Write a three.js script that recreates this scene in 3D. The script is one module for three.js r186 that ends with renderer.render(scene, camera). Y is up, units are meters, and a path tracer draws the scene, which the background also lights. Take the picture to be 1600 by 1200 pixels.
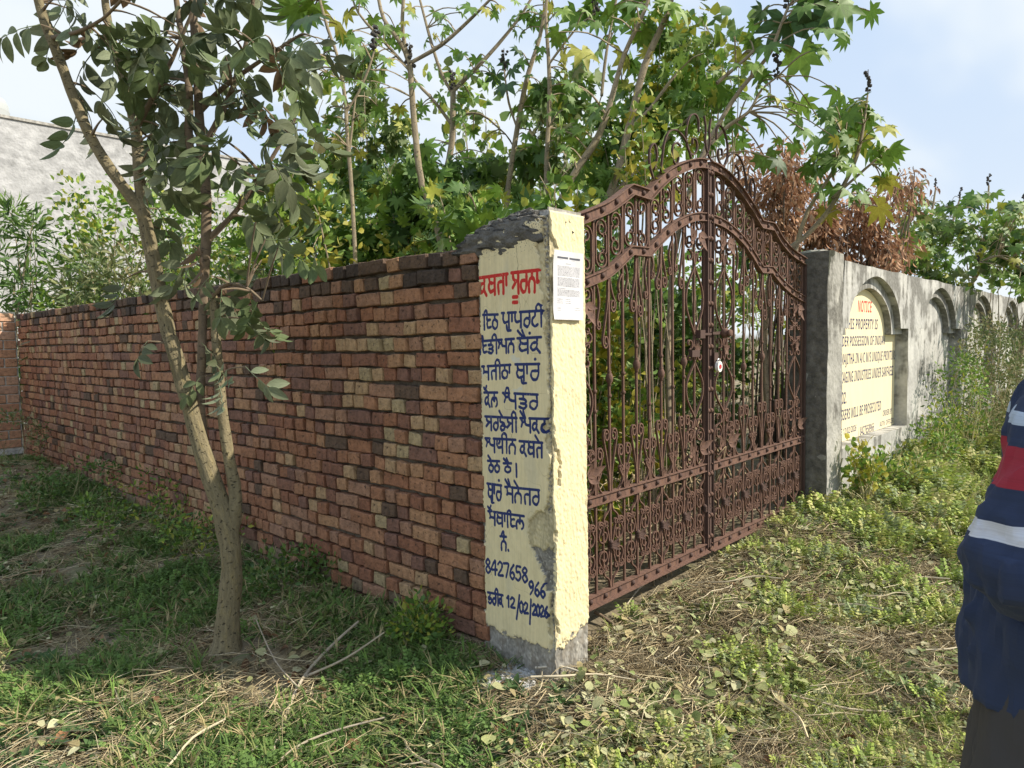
import * as THREE from 'three';
import { mergeGeometries, mergeVertices } from 'three/addons/utils/BufferGeometryUtils.js';
import { MarchingCubes } from 'three/addons/objects/MarchingCubes.js';
import { createNoise2D, createNoise3D } from 'simplex-noise';

// ------------------------------------------------------------------ camera, sky, sun, exposure
const scene = new THREE.Scene();
const camera = new THREE.PerspectiveCamera(57.0, 1024 / 768, 0.05, 400);
camera.position.set(-2.337, 1.5, 1.956);
camera.up.set(0.0561, 0.998, -0.0296);
camera.lookAt(-2.337 + 0.72841, 1.5 - 0.06117, 1.956 - 0.6824);

const renderer = new THREE.WebGLRenderer({ antialias: true });
renderer.toneMapping = THREE.LinearToneMapping;
renderer.toneMappingExposure = 1.42;
renderer.shadowMap.enabled = true;
renderer.shadowMap.type = THREE.PCFSoftShadowMap;

const rng = (seed) => { let s = seed >>> 0; return () => { s = (s + 0x6d2b79f5) | 0; let t = Math.imul(s ^ (s >>> 15), 1 | s); t = (t + Math.imul(t ^ (t >>> 7), 61 | t)) ^ t; return ((t ^ (t >>> 14)) >>> 0) / 4294967296; }; };
const n2 = createNoise2D(rng(7)), n3 = createNoise3D(rng(9));
const clamp = (x, a = 0, b = 1) => Math.min(b, Math.max(a, x));
const sstep = (a, b, x) => { const t = clamp((x - a) / (b - a)); return t * t * (3 - 2 * t); };
const mix = (a, b, t) => a + (b - a) * t;
const fbm = (x, y, o = 4) => { let s = 0, a = 0.5, f = 1; for (let i = 0; i < o; i++, a *= 0.5, f *= 2.03) s += a * n2(x * f + i * 17.3, y * f - i * 9.1); return s; };

{ // sky: pale blue with thin drifting cloud, the same all round
  const W = 1024, H = 512, d = new Float32Array(W * H * 4);
  for (let j = 0; j < H; j++) for (let i = 0; i < W; i++) {
    const up = ((j + 0.5) / H - 0.5) * Math.PI, az = ((i + 0.5) / W - 0.5) * 2 * Math.PI, y = Math.sin(up), x = Math.cos(az) * Math.cos(up), z = Math.sin(az) * Math.cos(up), o = (j * W + i) * 4;
    const e = Math.max(y, 0), k = 1 / (e + 0.22);
    let c = fbm(x * k * 0.75 + 3.1, z * k * 1.5 + 1.7, 5) * 0.9 + fbm(x * k * 0.3 + 9, z * k * 0.45 - 4, 3) * 0.8;
    c = sstep(-0.5, 0.5, c) * 0.88;
    const h = Math.exp(-e * 3.2);
    const r = mix(0.37, 0.6, h), g = mix(0.49, 0.66, h), b = mix(0.68, 0.71, h);
    const below = sstep(0.0, -0.06, y);
    d[o] = mix(mix(r, 0.66, c), 0.22, below); d[o + 1] = mix(mix(g, 0.7, c), 0.2, below); d[o + 2] = mix(mix(b, 0.715, c), 0.15, below); d[o + 3] = 1;
  }
  const t = new THREE.DataTexture(d, W, H, THREE.RGBAFormat, THREE.FloatType);
  t.mapping = THREE.EquirectangularReflectionMapping; t.magFilter = THREE.LinearFilter; t.minFilter = THREE.LinearFilter; t.needsUpdate = true;
  scene.background = t; scene.environment = t;
}
const SUN = new THREE.Vector3(0.67 * Math.cos(0.72), Math.sin(0.72), 0.742 * Math.cos(0.72)).normalize();
const sun = new THREE.DirectionalLight(new THREE.Color(1, 0.92, 0.78), 5.0);
sun.name = 'sun';
sun.position.copy(SUN).multiplyScalar(40); sun.target.position.set(1, 0, -2);
sun.castShadow = true; sun.shadow.mapSize.set(4096, 4096); sun.shadow.radius = 1;
Object.assign(sun.shadow.camera, { left: -18, right: 18, top: 16, bottom: -16, near: 1, far: 90 });
scene.add(sun, sun.target);

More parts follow.
